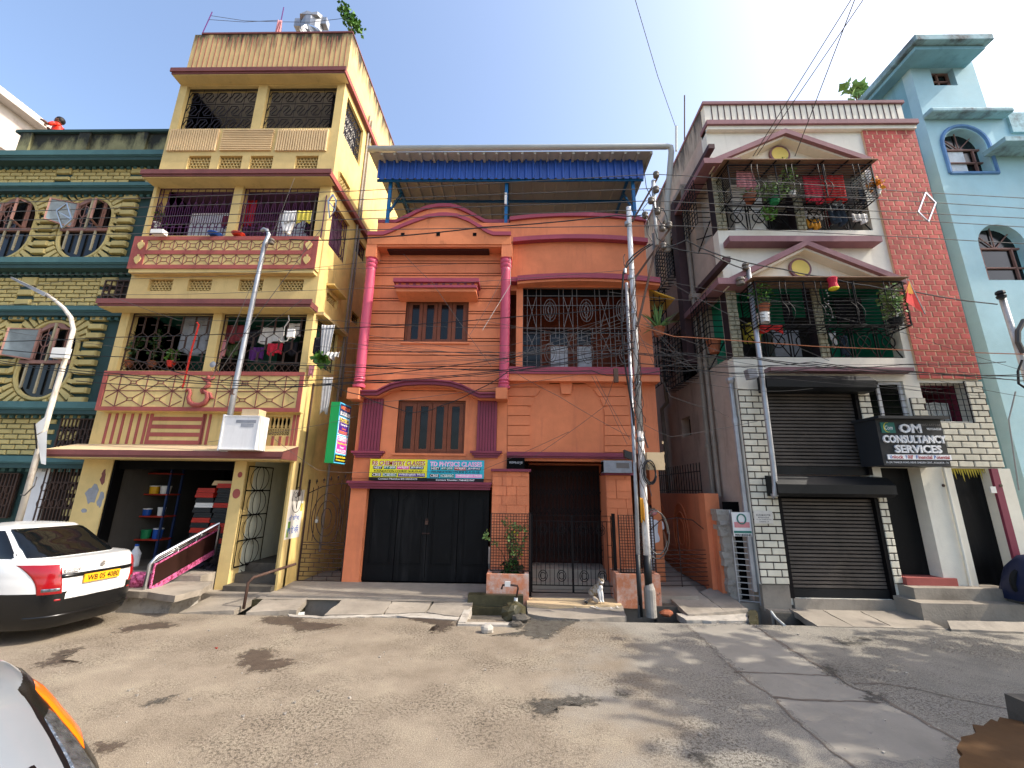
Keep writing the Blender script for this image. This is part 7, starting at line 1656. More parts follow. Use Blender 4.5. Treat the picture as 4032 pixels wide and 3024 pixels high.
MB_ = MB(); MB_.T = tx.W; xb = tx.body(PI, .8)[0]-.014; MB_.box(xb-.003, xb, .3, .5, .9, .945); bg = MB_.build('badge_plate', 'ink_grey', tx.t)
text('MARUTI', 'lettering', bg, 'ink_white', -.48, -.32, .925, .942, 0, .02, .002, tframe(xb-.003)); text('SUZUKI', 'lettering', bg, 'ink_white', -.48, -.32, .903, .92, 0, .02, .002, tframe(xb-.003))
tx.patch(tx.body, -PI+1.32, -PI+1.2, .8, .85, 'fuel_sticker', 'plate_yellow', .004, 6, 2)
tx.wheels((-.62, 1.2))
def zt_hatch(x):
    if x < 1.0: return .98
    return .98-.22*((x-1.0)/1.17)**1.6
sv = Car('silver_car', 'silver car nose with large wraparound headlamp and amber indicator', -4.3, 2.6, -.17, 1.62, 1.7, 2.1, zt_hatch)
sv.nose = .33; sv.e = 3.6; sv.gh = ((1.5,1.2), (.55,-.2), (.7,.55), 1.45)
sv.shell(sv.body, 0, 1, 14, 'body', 'car_silver', cap=.03); sv.shell(sv.green, 0, 1, 8, 'cabin', 'car_silver', cap=.04); sv.patch(sv.green, -.6, .6, .08, .88, 'windscreen', 'car_glass', .008, 24)
for s in (-1, 1):
    hl = sv.patch(sv.body, (lambda k, s=s: s*(.2+.3*k)), (lambda k, s=s: s*(.95+.15*k**1.5)), .4, .985, 'headlamp', 'car_black', .006, 26, 12); sv.patch(sv.body, (lambda k, s=s: s*(.28+.2*k)), (lambda k, s=s: s*(.58+.06*k)), .46, .84, 'reflector', 'lamp_clear', .02, 16, 8, hl); sv.patch(sv.body, (lambda k, s=s: s*(.64+.04*k)), (lambda k, s=s: s*(.86+.1*k)), .56, .92, 'indicator', 'lamp_amber', .024, 10, 6, hl)
    sv.patch(sv.green, s*.75, s*1.5, .1, .86, 'side_window', 'car_glass', .008)
sv.patch(sv.body, -.2, .2, .55, .72, 'grille', 'car_black', .006, 14, 4); sv.patch(sv.body, -.5, .5, .1, .3, 'air_intake', 'car_black', .006, 18, 4); sv.wheels((-1.1, .9))
# ---------------------------------------------------------------- laundry
def hang(v, xl, xr, yt, yb, Y, m, label, cat='laundry', fold=.03, taper=0, name='hanging_cloth', tilt=0):
    a, c = w(v, xl, yt, Y), w(v, xr, yt+tilt, Y); d = a.z-w(v, (xl+xr)/2, yb, Y).z
    return cloth(name, label, cat, m, a, c, d, fold, 'laundry on the balconies', taper=taper)
hang('A6',1118,1238,178,380,9.25,'cloth_red','bright red shirt hanging inside the purple balcony grille')
hang('A6',1447,1545,262,352,8.72,'cloth_white','white vest hung outside the purple balcony grille'); hang('A6',1425,1530,350,440,8.74,'cloth_white','white cloth hung below the vest on the purple grille',taper=.5)
hang('A6',1552,1668,262,352,8.72,'cloth_yellow','crumpled yellow cloth hung outside the purple balcony grille'); hang('A6',965,1022,300,390,9.2,'cloth_rust','rust cloth behind the middle post of the purple balcony')
hang('A6',1620,1690,350,450,9.4,'cloth_dark','dark cloth at the right end of the purple balcony')
hang('A6',672,880,1080,1390,9.3,'cloth_grey','grey sheet hanging in the left bay of the brown balcony grille',tilt=15); hang('A6',985,1135,1165,1300,9.2,'cloth_rust','checked maroon shirt in the right bay of the brown balcony grille')
hang('A6',930,1005,1280,1425,9.1,'cloth_pink','pink cloth hanging at the middle post of the brown balcony',taper=.3); hang('A6',1280,1440,1185,1310,9.25,'cloth_white','white petticoat hanging in the brown balcony',taper=-.3)
hang('A6',1480,1610,1150,1270,9.2,'cloth_white','white sheet tucked at the right end of the brown balcony'); hang('A6',1130,1250,1200,1330,9.4,'cloth_dark','dark trousers hanging in the brown balcony'); hang('A6',1010,1090,1305,1420,9.3,'cloth_green','olive cloth low in the brown balcony')
hang('A6',1320,1440,1310,1400,9.15,'cloth_crimson','crimson cloth low in the brown balcony'); hang('A6',1450,1560,1300,1400,9.3,'cloth_dark','dark cloth low at the right of the brown balcony'); hang('A6',1180,1290,1340,1440,9.3,'cloth_purple','purple cloth low in the middle of the brown balcony')
hang('A6',1745,1850,1165,1400,8.78,'plastic_bag','grey plastic sheet bag hung on the side of the yellow house', 'plastic bag', .025, .35, 'plastic_bag'); hang('A6',1795,1890,1380,1430,8.75,'plastic_bag','crumpled plastic bag end on the side of the yellow house', 'plastic bag', .08, .2, 'plastic_bag')
hang('A7',1955,2035,170,455,9.0,'plastic_bag','long plastic bag hanging above the green light box sign', 'plastic bag', .02, .2, 'plastic_bag'); hang('A6',1645,1690,1480,1570,8.8,'cloth_pink','pink rag hung at the corner of the brown balcony'); hang('A6',1690,1745,1265,1400,8.85,'cloth_dark','black cloth hung at the side grille of the yellow house')
hang('C3',470,620,885,1050,8.2,'cloth_pink','pale pink blouse hanging in the upper cage',taper=-.2); hang('C3',755,890,915,1025,8.45,'cloth_white','white towel hanging in the upper cage'); hang('C3',1085,1245,930,1185,8.3,'cloth_crimson','red and white checked cloth hanging in the upper cage')
hang('C3',1255,1465,925,1170,8.25,'cloth_red','bright red tunic hanging in the upper cage',taper=.15); hang('C3',1095,1245,1240,1335,8.62,'cloth_white','white shirt on the upper balcony rail'); hang('C3',1120,1240,1335,1430,8.6,'cloth_orange','orange yellow cloth on the upper balcony rail')
hang('C3',1310,1480,1195,1380,8.45,'cloth_denim','bunched denim jeans hanging under the upper cage',taper=.2,fold=.06); hang('C3',1545,1690,1285,1365,8.5,'cloth_white','small white towel hanging at the right of the upper balcony'); hang('C3',1600,1650,1040,1180,8.3,'cloth_denim','dark trousers near the right end of the upper cage'); hang('C3',1270,1330,1250,1400,8.7,'cloth_rust','maroon cloth behind the upper balcony rail')
hang('C3',1665,1740,880,1060,8.5,'cloth_white','white sheet at the right end of the upper cage')
hang('C4',1240,1300,900,1030,8.62,'cloth_white','white shirt on the rail of the green balcony',taper=.3); hang('C4',1330,1400,930,1110,8.7,'cloth_denim','blue jeans on the rail of the green balcony'); hang('C4',820,900,570,800,9.3,'cloth_dark','dark coat hanging deep in the green balcony'); hang('C4',1280,1540,600,830,9.3,'cloth_dark','row of dark clothes deep in the right bay of the green balcony'); hang('C4',640,840,840,900,8.3,'cloth_red','red cloth spread on the floor of the lower cage',fold=.02)
hang('A6',700,705,1150,1155,8.5,'cloth_red','x') if False else None
p = [w('A6',755,1145,8.45), w('A6',770,1165,8.45), w('A6',715,1350,8.45), w('A6',660,1590,8.45), w('A7',840,262,8.45)]
tag(MB().tube(p, .018, 5).build('red_cord', 'plastic_red'), 'bright red cord dangling in front of the yellow balcony', 'cord')
# balcony oddments
def bowl(v, x, y, Y, r, m, label): p = w(v, x, y, Y); tag(MB().lathe((p.x,Y,p.z), [(r*.7,0),(r,.05),(r,.06),(r*.9,.06),(r*.6,.015)], 14).build('basin', m), label, 'basin')
bowl('A6',895,462,8.75,.16,'plastic_blue','blue plastic basin on the sill of the purple balcony'); bowl('A6',1080,462,8.75,.15,'plastic_red','red plastic basin on the sill of the purple balcony')
x0,x1,z0,z1 = rect('A6',415,510,425,455,8.6); tag(MB().box(x0,x1,8.5,8.65,z0,z1).build('tray', 'plastic_white'), 'white plastic tray hung on the purple balcony grille', 'tray')
x0,x1,z0,z1 = rect('A6',1478,1530,1202,1265,8.7); tag(MB().box(x0,x1,8.66,8.72,z0,z1).build('router_box', 'plastic_white'), 'white router box wired to the brown balcony grille', 'box')
MB_ = MB(); p = [w('A6',x,y,8.65) for x,y in ((1480,1090),(1485,1130),(1450,1180),(1440,1250),(1405,1280),(1420,1300),(1470,1290),(1485,1260))]; MB_.tube(p, .012, 5); tag(MB_.build('white_cable', 'wire_light'), 'white cable looping to the router box on the yellow balcony', 'cable')
tag(MB().lathe(tuple(w('A6',880,1478,8.7)), [(.01,-.01),(.07,0),(.01,.01)], 12, 'y').build('blue_mask', 'cloth_grey'), 'pale blue face mask hung on the middle post of the yellow balcony', 'mask')
# ---------------------------------------------------------------- plants
def potted(label, p, pr, ph_, potm, leaves, rad, n, size, lm, flat_=(1,1,1.2), stems=6, cat='potted plant', group=None, seed=1):
    t = thing('potted_plant', label, cat, tuple(p), group); rnd = random.Random(seed); p = Vector(p)
    if pr: MB().lathe(tuple(p), [(pr*.7,0),(pr,ph_*.85),(pr*1.1,ph_*.87),(pr*1.1,ph_),(pr*.9,ph_)], 14).build('pot', potm, t)
    top = p+Vector((0,0,ph_)); b = MB()
    for k in range(stems):
        e = top+Vector((rnd.gauss(0,rad*.5)*flat_[0], rnd.gauss(0,rad*.4)*flat_[1], rad*flat_[2]*rnd.uniform(.8,1.7))); b.tube([top, top.lerp(e,.5)+Vector((rnd.gauss(0,.02),rnd.gauss(0,.02),0)), e], [.008,.006,.003], 4)
    b.build('stem', 'twig', t); b = MB(); leafcluster(b, top+Vector((0,0,rad*flat_[2]*.85)), rad, n, size, rnd, .2, flat_); b.build('foliage', lm, t); return t
def aloe(label, p, pr, n, L, lm='aloe', seed=2):
    t = thing('potted_plant', label, 'potted plant', tuple(p)); rnd = random.Random(seed); p = Vector(p)
    MB().lathe(tuple(p), [(pr*.7,0),(pr,.16),(pr*1.1,.17),(pr*1.1,.2),(pr*.9,.2)], 14).build('pot', 'terracotta', t); b = MB()
    for k in range(n):
        a = k*2.4; el = rnd.uniform(.25,1.45); l = L*rnd.uniform(.6,1.1); d = Vector((math.cos(a)*math.cos(el), math.sin(a)*math.cos(el), math.sin(el))); sd = Vector((-math.sin(a), math.cos(a), 0)); pts = []
        for j in range(6): s = j/5; q = p+Vector((0,0,.18))+d*l*s+Vector((0,0,-.45*l*s*s*math.cos(el))); wd = .035*(1-s)**.7+.001; b.v += [q+sd*wd, q-sd*wd, q+Vector((0,0,-.018*(1-s)))]
        st = len(b.v)-18
        for j in range(5):
            for c_ in range(3): b.f.append((st+j*3+c_, st+j*3+(c_+1)%3, st+j*3+3+(c_+1)%3, st+j*3+3+c_))
    b.build('leaf_rosette', lm, t, True); return t
aloe('spiky aloe in a terracotta pot on the side cage of the orange house', w('D2',675,455,9.2)-Vector((0,0,.05)), .14, 34, .68)
potted('leafy potted plant at the left of the purple balcony', w('A6',435,395,9.1)-Vector((0,0,.05)), .1, .16, 'plastic_white', 1, .17, 90, .07, 'leaf', seed=3)
potted('tall leafy plant at the left end of the brown balcony', w('A6',200,1500,9.15), .11, .15, 'terracotta', 1, .25, 150, .085, 'leaf_dark', (1,.6,1.6), seed=4); potted('slim climbing plant in the middle of the left brown bay', w('A6',395,1500,9.15), .1, .14, 'terracotta', 1, .22, 110, .07, 'leaf_dark', (.6,.6,2.2), seed=5)
potted('small bright plant on the sill of the left brown bay', w('A6',545,1500,9.05), .09, .14, 'plastic_red', 1, .14, 80, .06, 'leaf', seed=6); potted('hanging spider plant on the side of the yellow house', w('A6',1735,1470,8.85), 0, .02, 'terracotta', 1, .13, 60, .14, 'leaf', (1,.7,1.2), seed=7)
aloe('terracotta pot with thin leaves in the upper cage', w('C3',605,1180,8.15), .13, 16, .25, 'leaf', 8)
potted('trailing plant climbing the mid post of the upper cage', w('C3',1000,1120,8.1), .07, .1, 'plastic_white', 1, .2, 170, .06, 'leaf_pale', (.7,.6,2.6), seed=9)
potted('trailing vine spilling from the upper cage floor', w('C3',830,1190,8.1), .12, .12, 'plastic_green', 1, .27, 260, .06, 'leaf_pale', (1.4,.6,.9), seed=10); potted('vine tail hanging below the upper cage', w('C3',790,1330,8.15), 0, .0, 'terracotta', 1, .18, 120, .055, 'leaf', (1.1,.6,1.0), seed=11)
potted('marigold plant at the right corner of the upper cage', w('C3',1790,1110,8.05), .08, .1, 'plastic_white', 1, .17, 60, .08, 'cloth_orange', (1,.8,1.1), seed=12)
potted('leafy plant in a terracotta pot on the lower cage shelf', w('C4',685,745,8.1), .12, .2, 'terracotta', 1, .24, 150, .06, 'leaf', (1,.8,1.2), seed=13); tag(MB().lathe(tuple(w('C4',685,825,8.05)), [(.1,0),(.12,.2),(.13,.21),(.11,.21)], 14).build('white_pot', 'plastic_white'), 'white plastic pot on the floor of the lower cage', 'pot')
potted('pale leafy plant at the right corner of the lower cage', w('C4',1840,835,8.05), .13, .12, 'plastic_black', 1, .3, 190, .07, 'leaf_pale', (.9,.7,1.5), seed=14)
b = MB(); p = w('C4',350,900,8.6); tag(MB().lathe((PX0-.15,9.0,5.1), [(.1,0),(.15,.26),(.16,.27),(.16,.3),(.13,.3)], 14).build('terracotta_pot', 'terracotta'), 'terracotta pot in the side grille of the green balcony', 'pot')
tag(MB().lathe(tuple(w('C4',580,985,8.75)), [(.17,0),(.2,.3),(.24,.33),(.24,.36),(.18,.36)], 16).build('spotted_planter', 'cloth_yellow'), 'cream spotted planter standing inside the green balcony', 'pot')
# shrub in the planter
sh_ = thing('flowering_shrub', 'thin flowering shrub growing behind the wire mesh in the planter', 'shrub', (-.2, 8.95, .5)); rnd = random.Random(21); b = MB(); c_ = Vector((w('B5',230,1100,8.95).x, 8.95, .5)); lv = MB(); fl = MB()
for k in range(11):
    e = c_+Vector((rnd.gauss(0,.16), rnd.gauss(0,.05), rnd.uniform(.35,1.05))); m_ = c_.lerp(e,.5)+Vector((rnd.gauss(0,.06),0,.05)); b.tube([c_, m_, e], [.012,.008,.003], 5); leafcluster(lv, e, .11, 22, .06, rnd, .2); leafcluster(lv, m_.lerp(e,.5), .1, 14, .055, rnd, .2)
    if k % 3 == 0: fl.ball(e+Vector((0,-.08,-.1)), .022, 6, 5)
b.build('stem', 'twig', sh_); lv.build('foliage', 'leaf_pale', sh_); fl.build('flower', 'ink_lemon', sh_)
b = MB(); leafcluster(b, c_+Vector((0,-.1,.12)), .2, 80, .12, rnd, .1, (1.2,.6,.7)); tag(b.build('ground_plant', 'leaf_dark'), 'small dark leafy plant at the foot of the flowering shrub', 'plant')
for v, x, y, r, lab in (('B7',925,1450,.1,'weed growing at the foot of the shutter frame'), ('B7',545,1410,.09,'weed growing at the foot of the orange alley pillar')):
    p = wz(v, x, y+20, .06); b = MB(); leafcluster(b, p+Vector((0,0,.1)), r, 26, .09, random.Random(x), .1); tag(b.build('weed', 'leaf_dark'), lab, 'weed')
# rooftop sapling and plants
rt = thing('roof_sapling', 'leafy sapling sprouting at the roof corner of the yellow house', 'plant', (-4.85, 9.0, 14.45)); rnd = random.Random(31); b = MB(); lv = MB(); q = [w('A5',1625,255,9.0), w('A5',1625,190,9.0), w('A5',1600,130,9.0), w('A5',1555,70,9.0)]
b.tube(q, [.02,.015,.01,.005], 5); b.tube([q[1], w('A5',1690,235,9.0)], [.01,.004], 4)
for p, r, n in ((q[3],.16,40),(q[2],.2,55),(q[1],.2,60),(w('A5',1640,160,9.0),.18,50),(w('A5',1690,235,9.0),.14,36),(w('A5',1590,100,9.0),.14,34)): leafcluster(lv, p, r, n, .11, rnd, .5)
b.build('stem', 'twig', rt); lv.build('foliage', 'leaf', rt)
rp_ = thing('roof_plant', 'broad leaved plant growing beside the blue tower roof', 'plant', tuple(w('C1',330,545,10.2))); rnd = random.Random(33); b = MB(); lv = MB(); base = w('C1',330,560,10.2)
for x, y in ((265,430),(300,470),(335,450),(345,490),(300,510),(380,500)): e = w('C1',x,y,10.2); b.tube([base, base.lerp(e,.6), e], [.012,.01,.006], 4); leafcluster(lv, e, .13, 9, .26, rnd, -.2, long=2.6)
b.build('stem', 'twig', rp_); lv.build('foliage', 'leaf_pale', rp_)
# roof clutter on the yellow house
t = thing('roof_rods', 'two thin purple rods with washing wire on the yellow house roof', 'clothes line', (-7.5, 9.1, 14.4)); a0, a1 = w('A5',405,280,9.05), w('A5',488,98,9.05); c0, c1 = w('A5',1040,180,9.05), w('A5',1073,60,9.05)
MB().tube([a0, a1], .014, 5).build('rod', 'cloth_purple', t); MB().tube([w('A5',1030,270,9.05), c1], .014, 5).build('rod', 'cloth_purple', t)
for p, q_ in (((478,128),(1040,178)),((465,160),(1040,165)),((1040,178),(1560,150))): MB().tube([w('A5',*p,9.05), (w('A5',*p,9.05)+w('A5',*q_,9.05))/2-Vector((0,0,.08)), w('A5',*q_,9.05)], .006, 4).build('washing_wire', 'wire_grey', t)
cloth('rag', 'pale rag tied to the rod on the yellow house roof', 'cloth', 'cloth_pink', w('A5',1022,165,9.0), w('A5',1062,170,9.0), .7, .05, taper=-.4)
t = thing('roof_tank', 'crumpled grey tin water tank on the yellow house roof', 'tank', tuple(w('A5',1295,265,9.3))); rnd = random.Random(4); c_ = w('A5',1295,265,9.3); b = MB()
for j, (r, z) in enumerate(((.28,0),(.3,.2),(.28,.32),(.34,.36),(.3,.46))):
    for i in range(14): a = 2*PI*i/14; k = 1+.12*rnd.uniform(-1,1)*(j > 1); b.v.append(Vector((c_.x+r*k*math.cos(a)*1.1, c_.y+r*k*math.sin(a)*.8, c_.z+z*1.1+.04*rnd.uniform(-1,1)*(j > 1))))
for j in range(4):
    for i in range(14): b.f.append((j*14+i, j*14+(i+1)%14, (j+1)*14+(i+1)%14, (j+1)*14+i))
b.build('tank_shell', 'galv', t); MB().box(c_.x-.48,c_.x-.3,c_.y-.1,c_.y+.1,c_.z+.12,c_.z+.42).build('bracket', 'galv', t); MB().box(c_.x+.3,c_.x+.46,c_.y-.1,c_.y+.1,c_.z+.2,c_.z+.45).build('bracket', 'galv', t)
for k, (v, x, y0_, y1_, Y, lab) in enumerate((('C8',505,480,720,10.5,'rusty rod standing on the pale house parapet'),('C8',463,635,760,11,'pale pipe standing behind the pale house parapet'))): tag(MB().tube([w(v,x,y1_,Y), w(v,x,y0_,Y)], .02 if k == 0 else .035, 6).build('roof_rod', 'rust_brown' if k == 0 else 'pvc_grey'), lab, 'rod')
# flag and drum ornament
t = thing('flag', 'saffron red pennant hanging from the lower cage', 'flag', tuple(w('C4',1940,440,7.85))); MB().tube([w('C4',1935,440,7.88), w('C4',2085,745,7.88)], .012, 6).build('flag_stick', 'wire_light', t)
q = [w('C4',1940,450,7.86), w('C4',1912,600,7.84), w('C4',1920,640,7.8), w('C4',2000,690,7.86), w('C4',2075,740,7.86)]; b = MB(); b.add(q, [(0,1,2),(0,2,3),(0,3,4)]); b.build('pennant', 'cloth_red', t)
b = MB(); b.add([q[0]+Vector((.01,-.01,-.02)), w('C4',1913,560,7.83), w('C4',1985,570,7.84)], [(0,1,2)]); b.build('pennant_top', 'cloth_orange', t)
t = thing('drum_ornament', 'little red drum ornament hanging under the lower canopy', 'ornament', tuple(w('C4',1290,525,7.85))); p = w('C4',1290,525,7.85); MB().lathe(tuple(p), [(.07,0),(.09,.02),(.07,.12),(.085,.21),(.09,.23),(.07,.25)], 14).build('drum', 'cloth_crimson', t); MB().lathe(tuple(p), [(.075,-.015),(.092,.0),(.092,.018)], 14).build('drum_rim', 'ink_lemon', t); MB().tube([p+Vector((0,0,.24)), p+Vector((0,0,.45))], .005, 4).build('string', 'wire_light', t)
b = MB(); p = w('C4',1210,520,8.1)
for k in range(12): b.ball((p.x+random.uniform(-.06,.06), 8.1, p.z-.06*k-.05), .016, 6, 4)
tag(b.build('shell_chime', 'plastic_white'), 'string of white shells hanging in the green balcony', 'wind chime')
# cooling units
x0,x1,z0,z1 = rect('B8',675,815,282,388,PF+.35); t = thing('cooling_unit', 'grey outdoor air conditioner inside the maroon alcove', 'air conditioner', ((x0+x1)/2, PF+.4, z0)); MB().box(x0,x1,PF+.35,PF+.65,z0,z1).build('case', 'pvc_grey', t); b = MB(); [ring(b, x0+(x1-x0)*.4, (z0+z1)/2, .2*k, .2*k, PF+.345, .006, 16) for k in (1,.7,.4)]; b.build('fan_guard', 'plastic_white', t)
x0,x1,z0,z1 = rect('B5',990,1220,235,335,OF-.25); t = thing('window_cooler', 'weathered window air conditioner above the right entrance pier', 'air conditioner', ((x0+x1)/2, OF-.2, z0)); MB().box(x0,x1,OF-.25,OF+.05,z0,z1).build('case', 'cloth_grey', t); MB().box(x0+(x1-x0)*.45,x1-.06,OF-.256,OF-.25,z0+.1,z1-.05).build('vent_panel', 'grille_grey', t); MB().box(x0-.004,x0-.001,OF-.24,OF+.04,z0+.02,z1-.02).build('side_vent', 'black_void', t)
# appliance in the upper balcony (white fridge)
x0,x1,z0,z1 = rect('C3',385,600,1090,1420,PF+.4); t = thing('refrigerator', 'white refrigerator standing in the upper balcony', 'refrigerator', ((x0+x1)/2, PF+.6, z0)); MB().box(x0+.0,x1+.15,PF+.14,PF+.7,f3[2],z1-.55).build('door_panel', 'plastic_white', t); MB().box(x0+.0,x1+.15,PF+.14,PF+.7,z1-.52,z1+.02).build('freezer_panel', 'plastic_white', t)
x0,x1,z0,z1 = rect('C4',740,970,900,1080,PF+.6); tag(MB().box(x0,x1,PF+.5,PF+1.0,f2[2],z1).build('washing_machine', 'cloth_grey'), 'grey washing machine standing in the green balcony', 'appliance')
# ---------------------------------------------------------------- shop goods
yb = 9.85
t = thing('shop_shelf', 'blue steel rack with red shelves inside the dark shop', 'shelf', (-7.9, yb, .43)); sx0, sx1 = w('A8',345,600,yb).x, w('A8',700,600,yb).x; smid = w('A8',500,600,yb).x
zsh = [w('A8',500,y,yb).z for y in (850,665,490,325)]
for X in (sx0, smid, sx1):
    for yy in (yb, yb+.35): MB().box(X-.02, X+.02, yy-.02, yy+.02, .43, zsh[-1]+.1).build('upright', 'shelf_blue', t)
for z in zsh: MB().box(sx0-.02, sx1+.02, yb-.03, yb+.37, z-.03, z).build('shelf_board', 'shelf_red', t)
g5_ = 'cans and tubs on the shop rack'; rnd = random.Random(17)
for z, sn in zip(zsh[:3], ('lowest','middle','upper')):
    x = sx0+.1
    while x < sx1-.1:
        r = rnd.uniform(.05,.11); hh = r*rnd.uniform(1.5,2.2); m = rnd.choice(('plastic_white','plastic_white','plastic_black','plastic_blue','plastic_yellow','plastic_red','plastic_green')); lab = {'plastic_white':'white','plastic_black':'black','plastic_blue':'blue','plastic_yellow':'yellow','plastic_red':'red','plastic_green':'green'}[m]
        c_ = thing('paint_tub', lab+' paint tub on the '+sn+' board of the shop rack', 'tub', (x, yb+.12, z), g5_); MB().lathe((x,yb+.12,z), [(r*.85,0),(r,hh*.95)], 12).build('tub', m, c_); MB().lathe((x,yb+.12,z+hh*.95), [(r*1.04,0),(r*1.04,.02),(r*.9,.025)], 12).build('lid', 'plastic_white' if rnd.random() < .5 else m, c_)
        x += r*2+rnd.uniform(.03,.16)
p = w('A8',430,290,yb); t = thing('metal_pan', 'shallow white pan with red handle on the top shelf', 'pan', tuple(p)); MB().lathe((p.x,p.y+.1,zsh[-1]+.0), [(.12,0),(.24,.1),(.25,.1),(.13,.01)], 16).build('bowl', 'plastic_white', t); MB().box(p.x+.2,p.x+.38,yb+.06,yb+.12,zsh[-1]+.1,zsh[-1]+.2).build('handle', 'plastic_red', t)
g6_ = 'stacked flat tool cases in the shop'; cme = {}
for st, (xa_, xb_, y0_, n, seq) in enumerate(((905,1050,960,15,'rgrgggrgrggwgp'), (1060,1200,1010,16,'rgggrgrrgggrgggr'))):
    x0, x1 = w('A8',xa_,750,9.45).x, w('A8',xb_,750,9.45).x; z = .47
    for k in range(n):
        m = {'r':'plastic_red','g':'plastic_black','w':'plastic_white','p':'plastic_red'}[seq[k % len(seq)]]; lab = {'plastic_red':'flat red tool case','plastic_black':'flat black tool case','plastic_white':'flat white tool case'}[m]; dx = random.uniform(-.03,.03); hh = .105
        c_ = thing('tool_case', lab+', number '+str(k+1)+' up in the stack '+('by the mid column' if st else 'by the rack'), 'case', ((x0+x1)/2, 9.6, z), g6_)
        MB().box(x0+dx,x1+dx,9.45,9.8,z,z+hh*.46).build('tray', m, c_); MB().box(x0+dx+.008,x1+dx-.008,9.458,9.8,z+hh*.48,z+hh*.92).build('lid', m, c_); z += hh
tag(MB().hexa([(-6.85,9.45,2.1),(-6.2,9.5,2.12),(-6.15,9.8,2.1),(-6.8,9.85,2.13),(-6.8,9.45,2.2),(-6.25,9.5,2.19),(-6.2,9.8,2.2),(-6.75,9.85,2.19)]).build('cardboard_pile', 'ledge_top'), 'loose cardboard on top of the shop stacks', 'cardboard')
p = w('A8',470,960,9.3); t = thing('water_bottle', 'large clear water bottle on the shop floor', 'bottle', tuple(p)); MB().lathe((p.x,9.3,.43), [(.09,0),(.1,.02),(.1,.25),(.04,.36),(.035,.4)], 14).build('bottle', 'curtain', t); MB().lathe((p.x,9.3,.83), [(.038,0),(.038,.04)], 10).build('cap', 'plastic_blue', t)
b = MB(); rnd = random.Random(5); leafcluster(b, (-6.3,9.3,.5), .25, 30, .3, rnd, 0, (1.4,.6,.3)); tag(b.build('rag_heap', 'cloth_dark'), 'heap of dark rags on the shop floor by the mid column', 'rags')
# pink bundle and steel headboard on the pavement
a, c = Vector((-6.46,7.81,0)), Vector((-6.42,9.33,.43)); hb = thing('steel_headboard', 'steel bed headboard with brown panel and pink floral border on the pavement', 'headboard', tuple(a))
Ta = w('A8',515,1010,7.81).z; Tc = w('A8',1090,720,9.33).z
foot2 = Vector((c.x, c.y, .43)); k_ = .05
MB().tube([a, a+Vector((-.05,0,.4)), Vector((a.x-.04,a.y,Ta-.08)), Vector((a.x-.0,a.y+.06,Ta+.03)), Vector((c.x-.0,c.y-.06,Tc-.0)), Vector((c.x,c.y,Tc-.1)), foot2], .03, 10).build('tube_frame', 'steel', hb, True)
L_ = lambda s, lo: Vector((a.x+(c.x-a.x)*s-.01, a.y+(c.y-a.y)*s, (0+.43*s)+lo*((Ta+(Tc-Ta)*s)-.43*s)))
def hpan(s0, s1, l0, l1, m, nme, dx=0): b = MB(); q = [L_(s0,l0), L_(s1,l0), L_(s1,l1), L_(s0,l1)]; b.hexa([p+Vector((dx,0,0)) for p in (q[0],q[1],q[1]+Vector((.02,0,0)),q[0]+Vector((.02,0,0)),q[3],q[2],q[2]+Vector((.02,0,0)),q[3]+Vector((.02,0,0)))]); b.build(nme, m, hb)
mat('brown_panel', '2a1714', rough=.35, var=.2, bump=.1); mat('pink_floral', 'c4638f', rough=.6, var=.2, vs=5, bump=.1, fleck=('7a2440', 22, .5))
hpan(.05,.96,.42,.84,'brown_panel','panel'); hpan(.04,.97,.3,.42,'pink_floral','border'); hpan(.03,.055,.3,.88,'pink_floral','border',-.003); hpan(.05,.97,.84,.87,'pink_floral','border')
for l in (.91,.955): MB().tube([L_(.02,l), L_(.98,l)], .01, 6).build('rail', 'steel', hb, True)
for s in (.35,.62): MB().tube([L_(s,.42), L_(s,.97)], .012, 6).build('rail', 'steel', hb, True)
for s in (.3,.72): p = L_(s,.93); MB().ball(p, .05, 8, 6, (.5,1.4,.7)).build('rosette', 'steel', hb, True)
MB().tube([L_(.02,.3), L_(.98,.3)], .015, 6).build('rail', 'steel', hb, True)
p = wz('A8',460,1200,.4); b = MB(); b.ball((p.x-.05,8.05,.42), .3, 12, 8, (1,.6,.5)); o_ = b.build('cloth_bundle', 'pink_floral', None, True); tag(o_, 'pink patterned cloth bundle behind the taxi boot', 'bundle')
b = MB(); q = [wz('A8',1325,1402,0), None]; p0 = wz('A8',1325,1402,.0); b.tube([p0, p0+Vector((.0,.02,.42)), p0+Vector((.06,.06,.5)), Vector((p0.x+.45,p0.y+.75,.62))], .025, 8); tag(b.build('hand_rail', 'rust_brown', None, True), 'bent rusty pipe handrail at the yellow house passage steps', 'handrail')
# ---------------------------------------------------------------- tap, stones, litter by the basin
B = lambda x, y, Y=8.2: w('B5', x, y, Y)
t = thing('water_tap', 'street stand pipe with bent white tap in front of the planter', 'tap', tuple(wz('B5',268,1480,0))); MB().tube([B(270,1500), B(272,1355)], .035, 8).build('sleeve', 'pvc_grey', t, True); MB().tube([B(275,1360), B(290,1280), B(285,1258), B(225,1250), B(165,1252), B(155,1285)], .018, 8).build('pipe', 'iron_rust', t, True); p = B(205,1248); MB().box(p.x-.05,p.x+.05,8.17,8.23,p.z-.03,p.z+.05).build('valve', 'plastic_white', t)
def rock(v, x, y, z, r, m, name, label, cat, seed=0, sc=(1,.8,.75)):
    rnd = random.Random(seed+int(x)); p = wz(v, x, y, z); b = MB(); b.ball((p.x,p.y,p.z+r*.5), r, 9, 6, sc)
    for i in range(len(b.v)): b.v[i] += Vector((rnd.gauss(0,r*.07), rnd.gauss(0,r*.07), rnd.gauss(0,r*.05)))
    tag(b.build(name, m, None, False), label, cat)
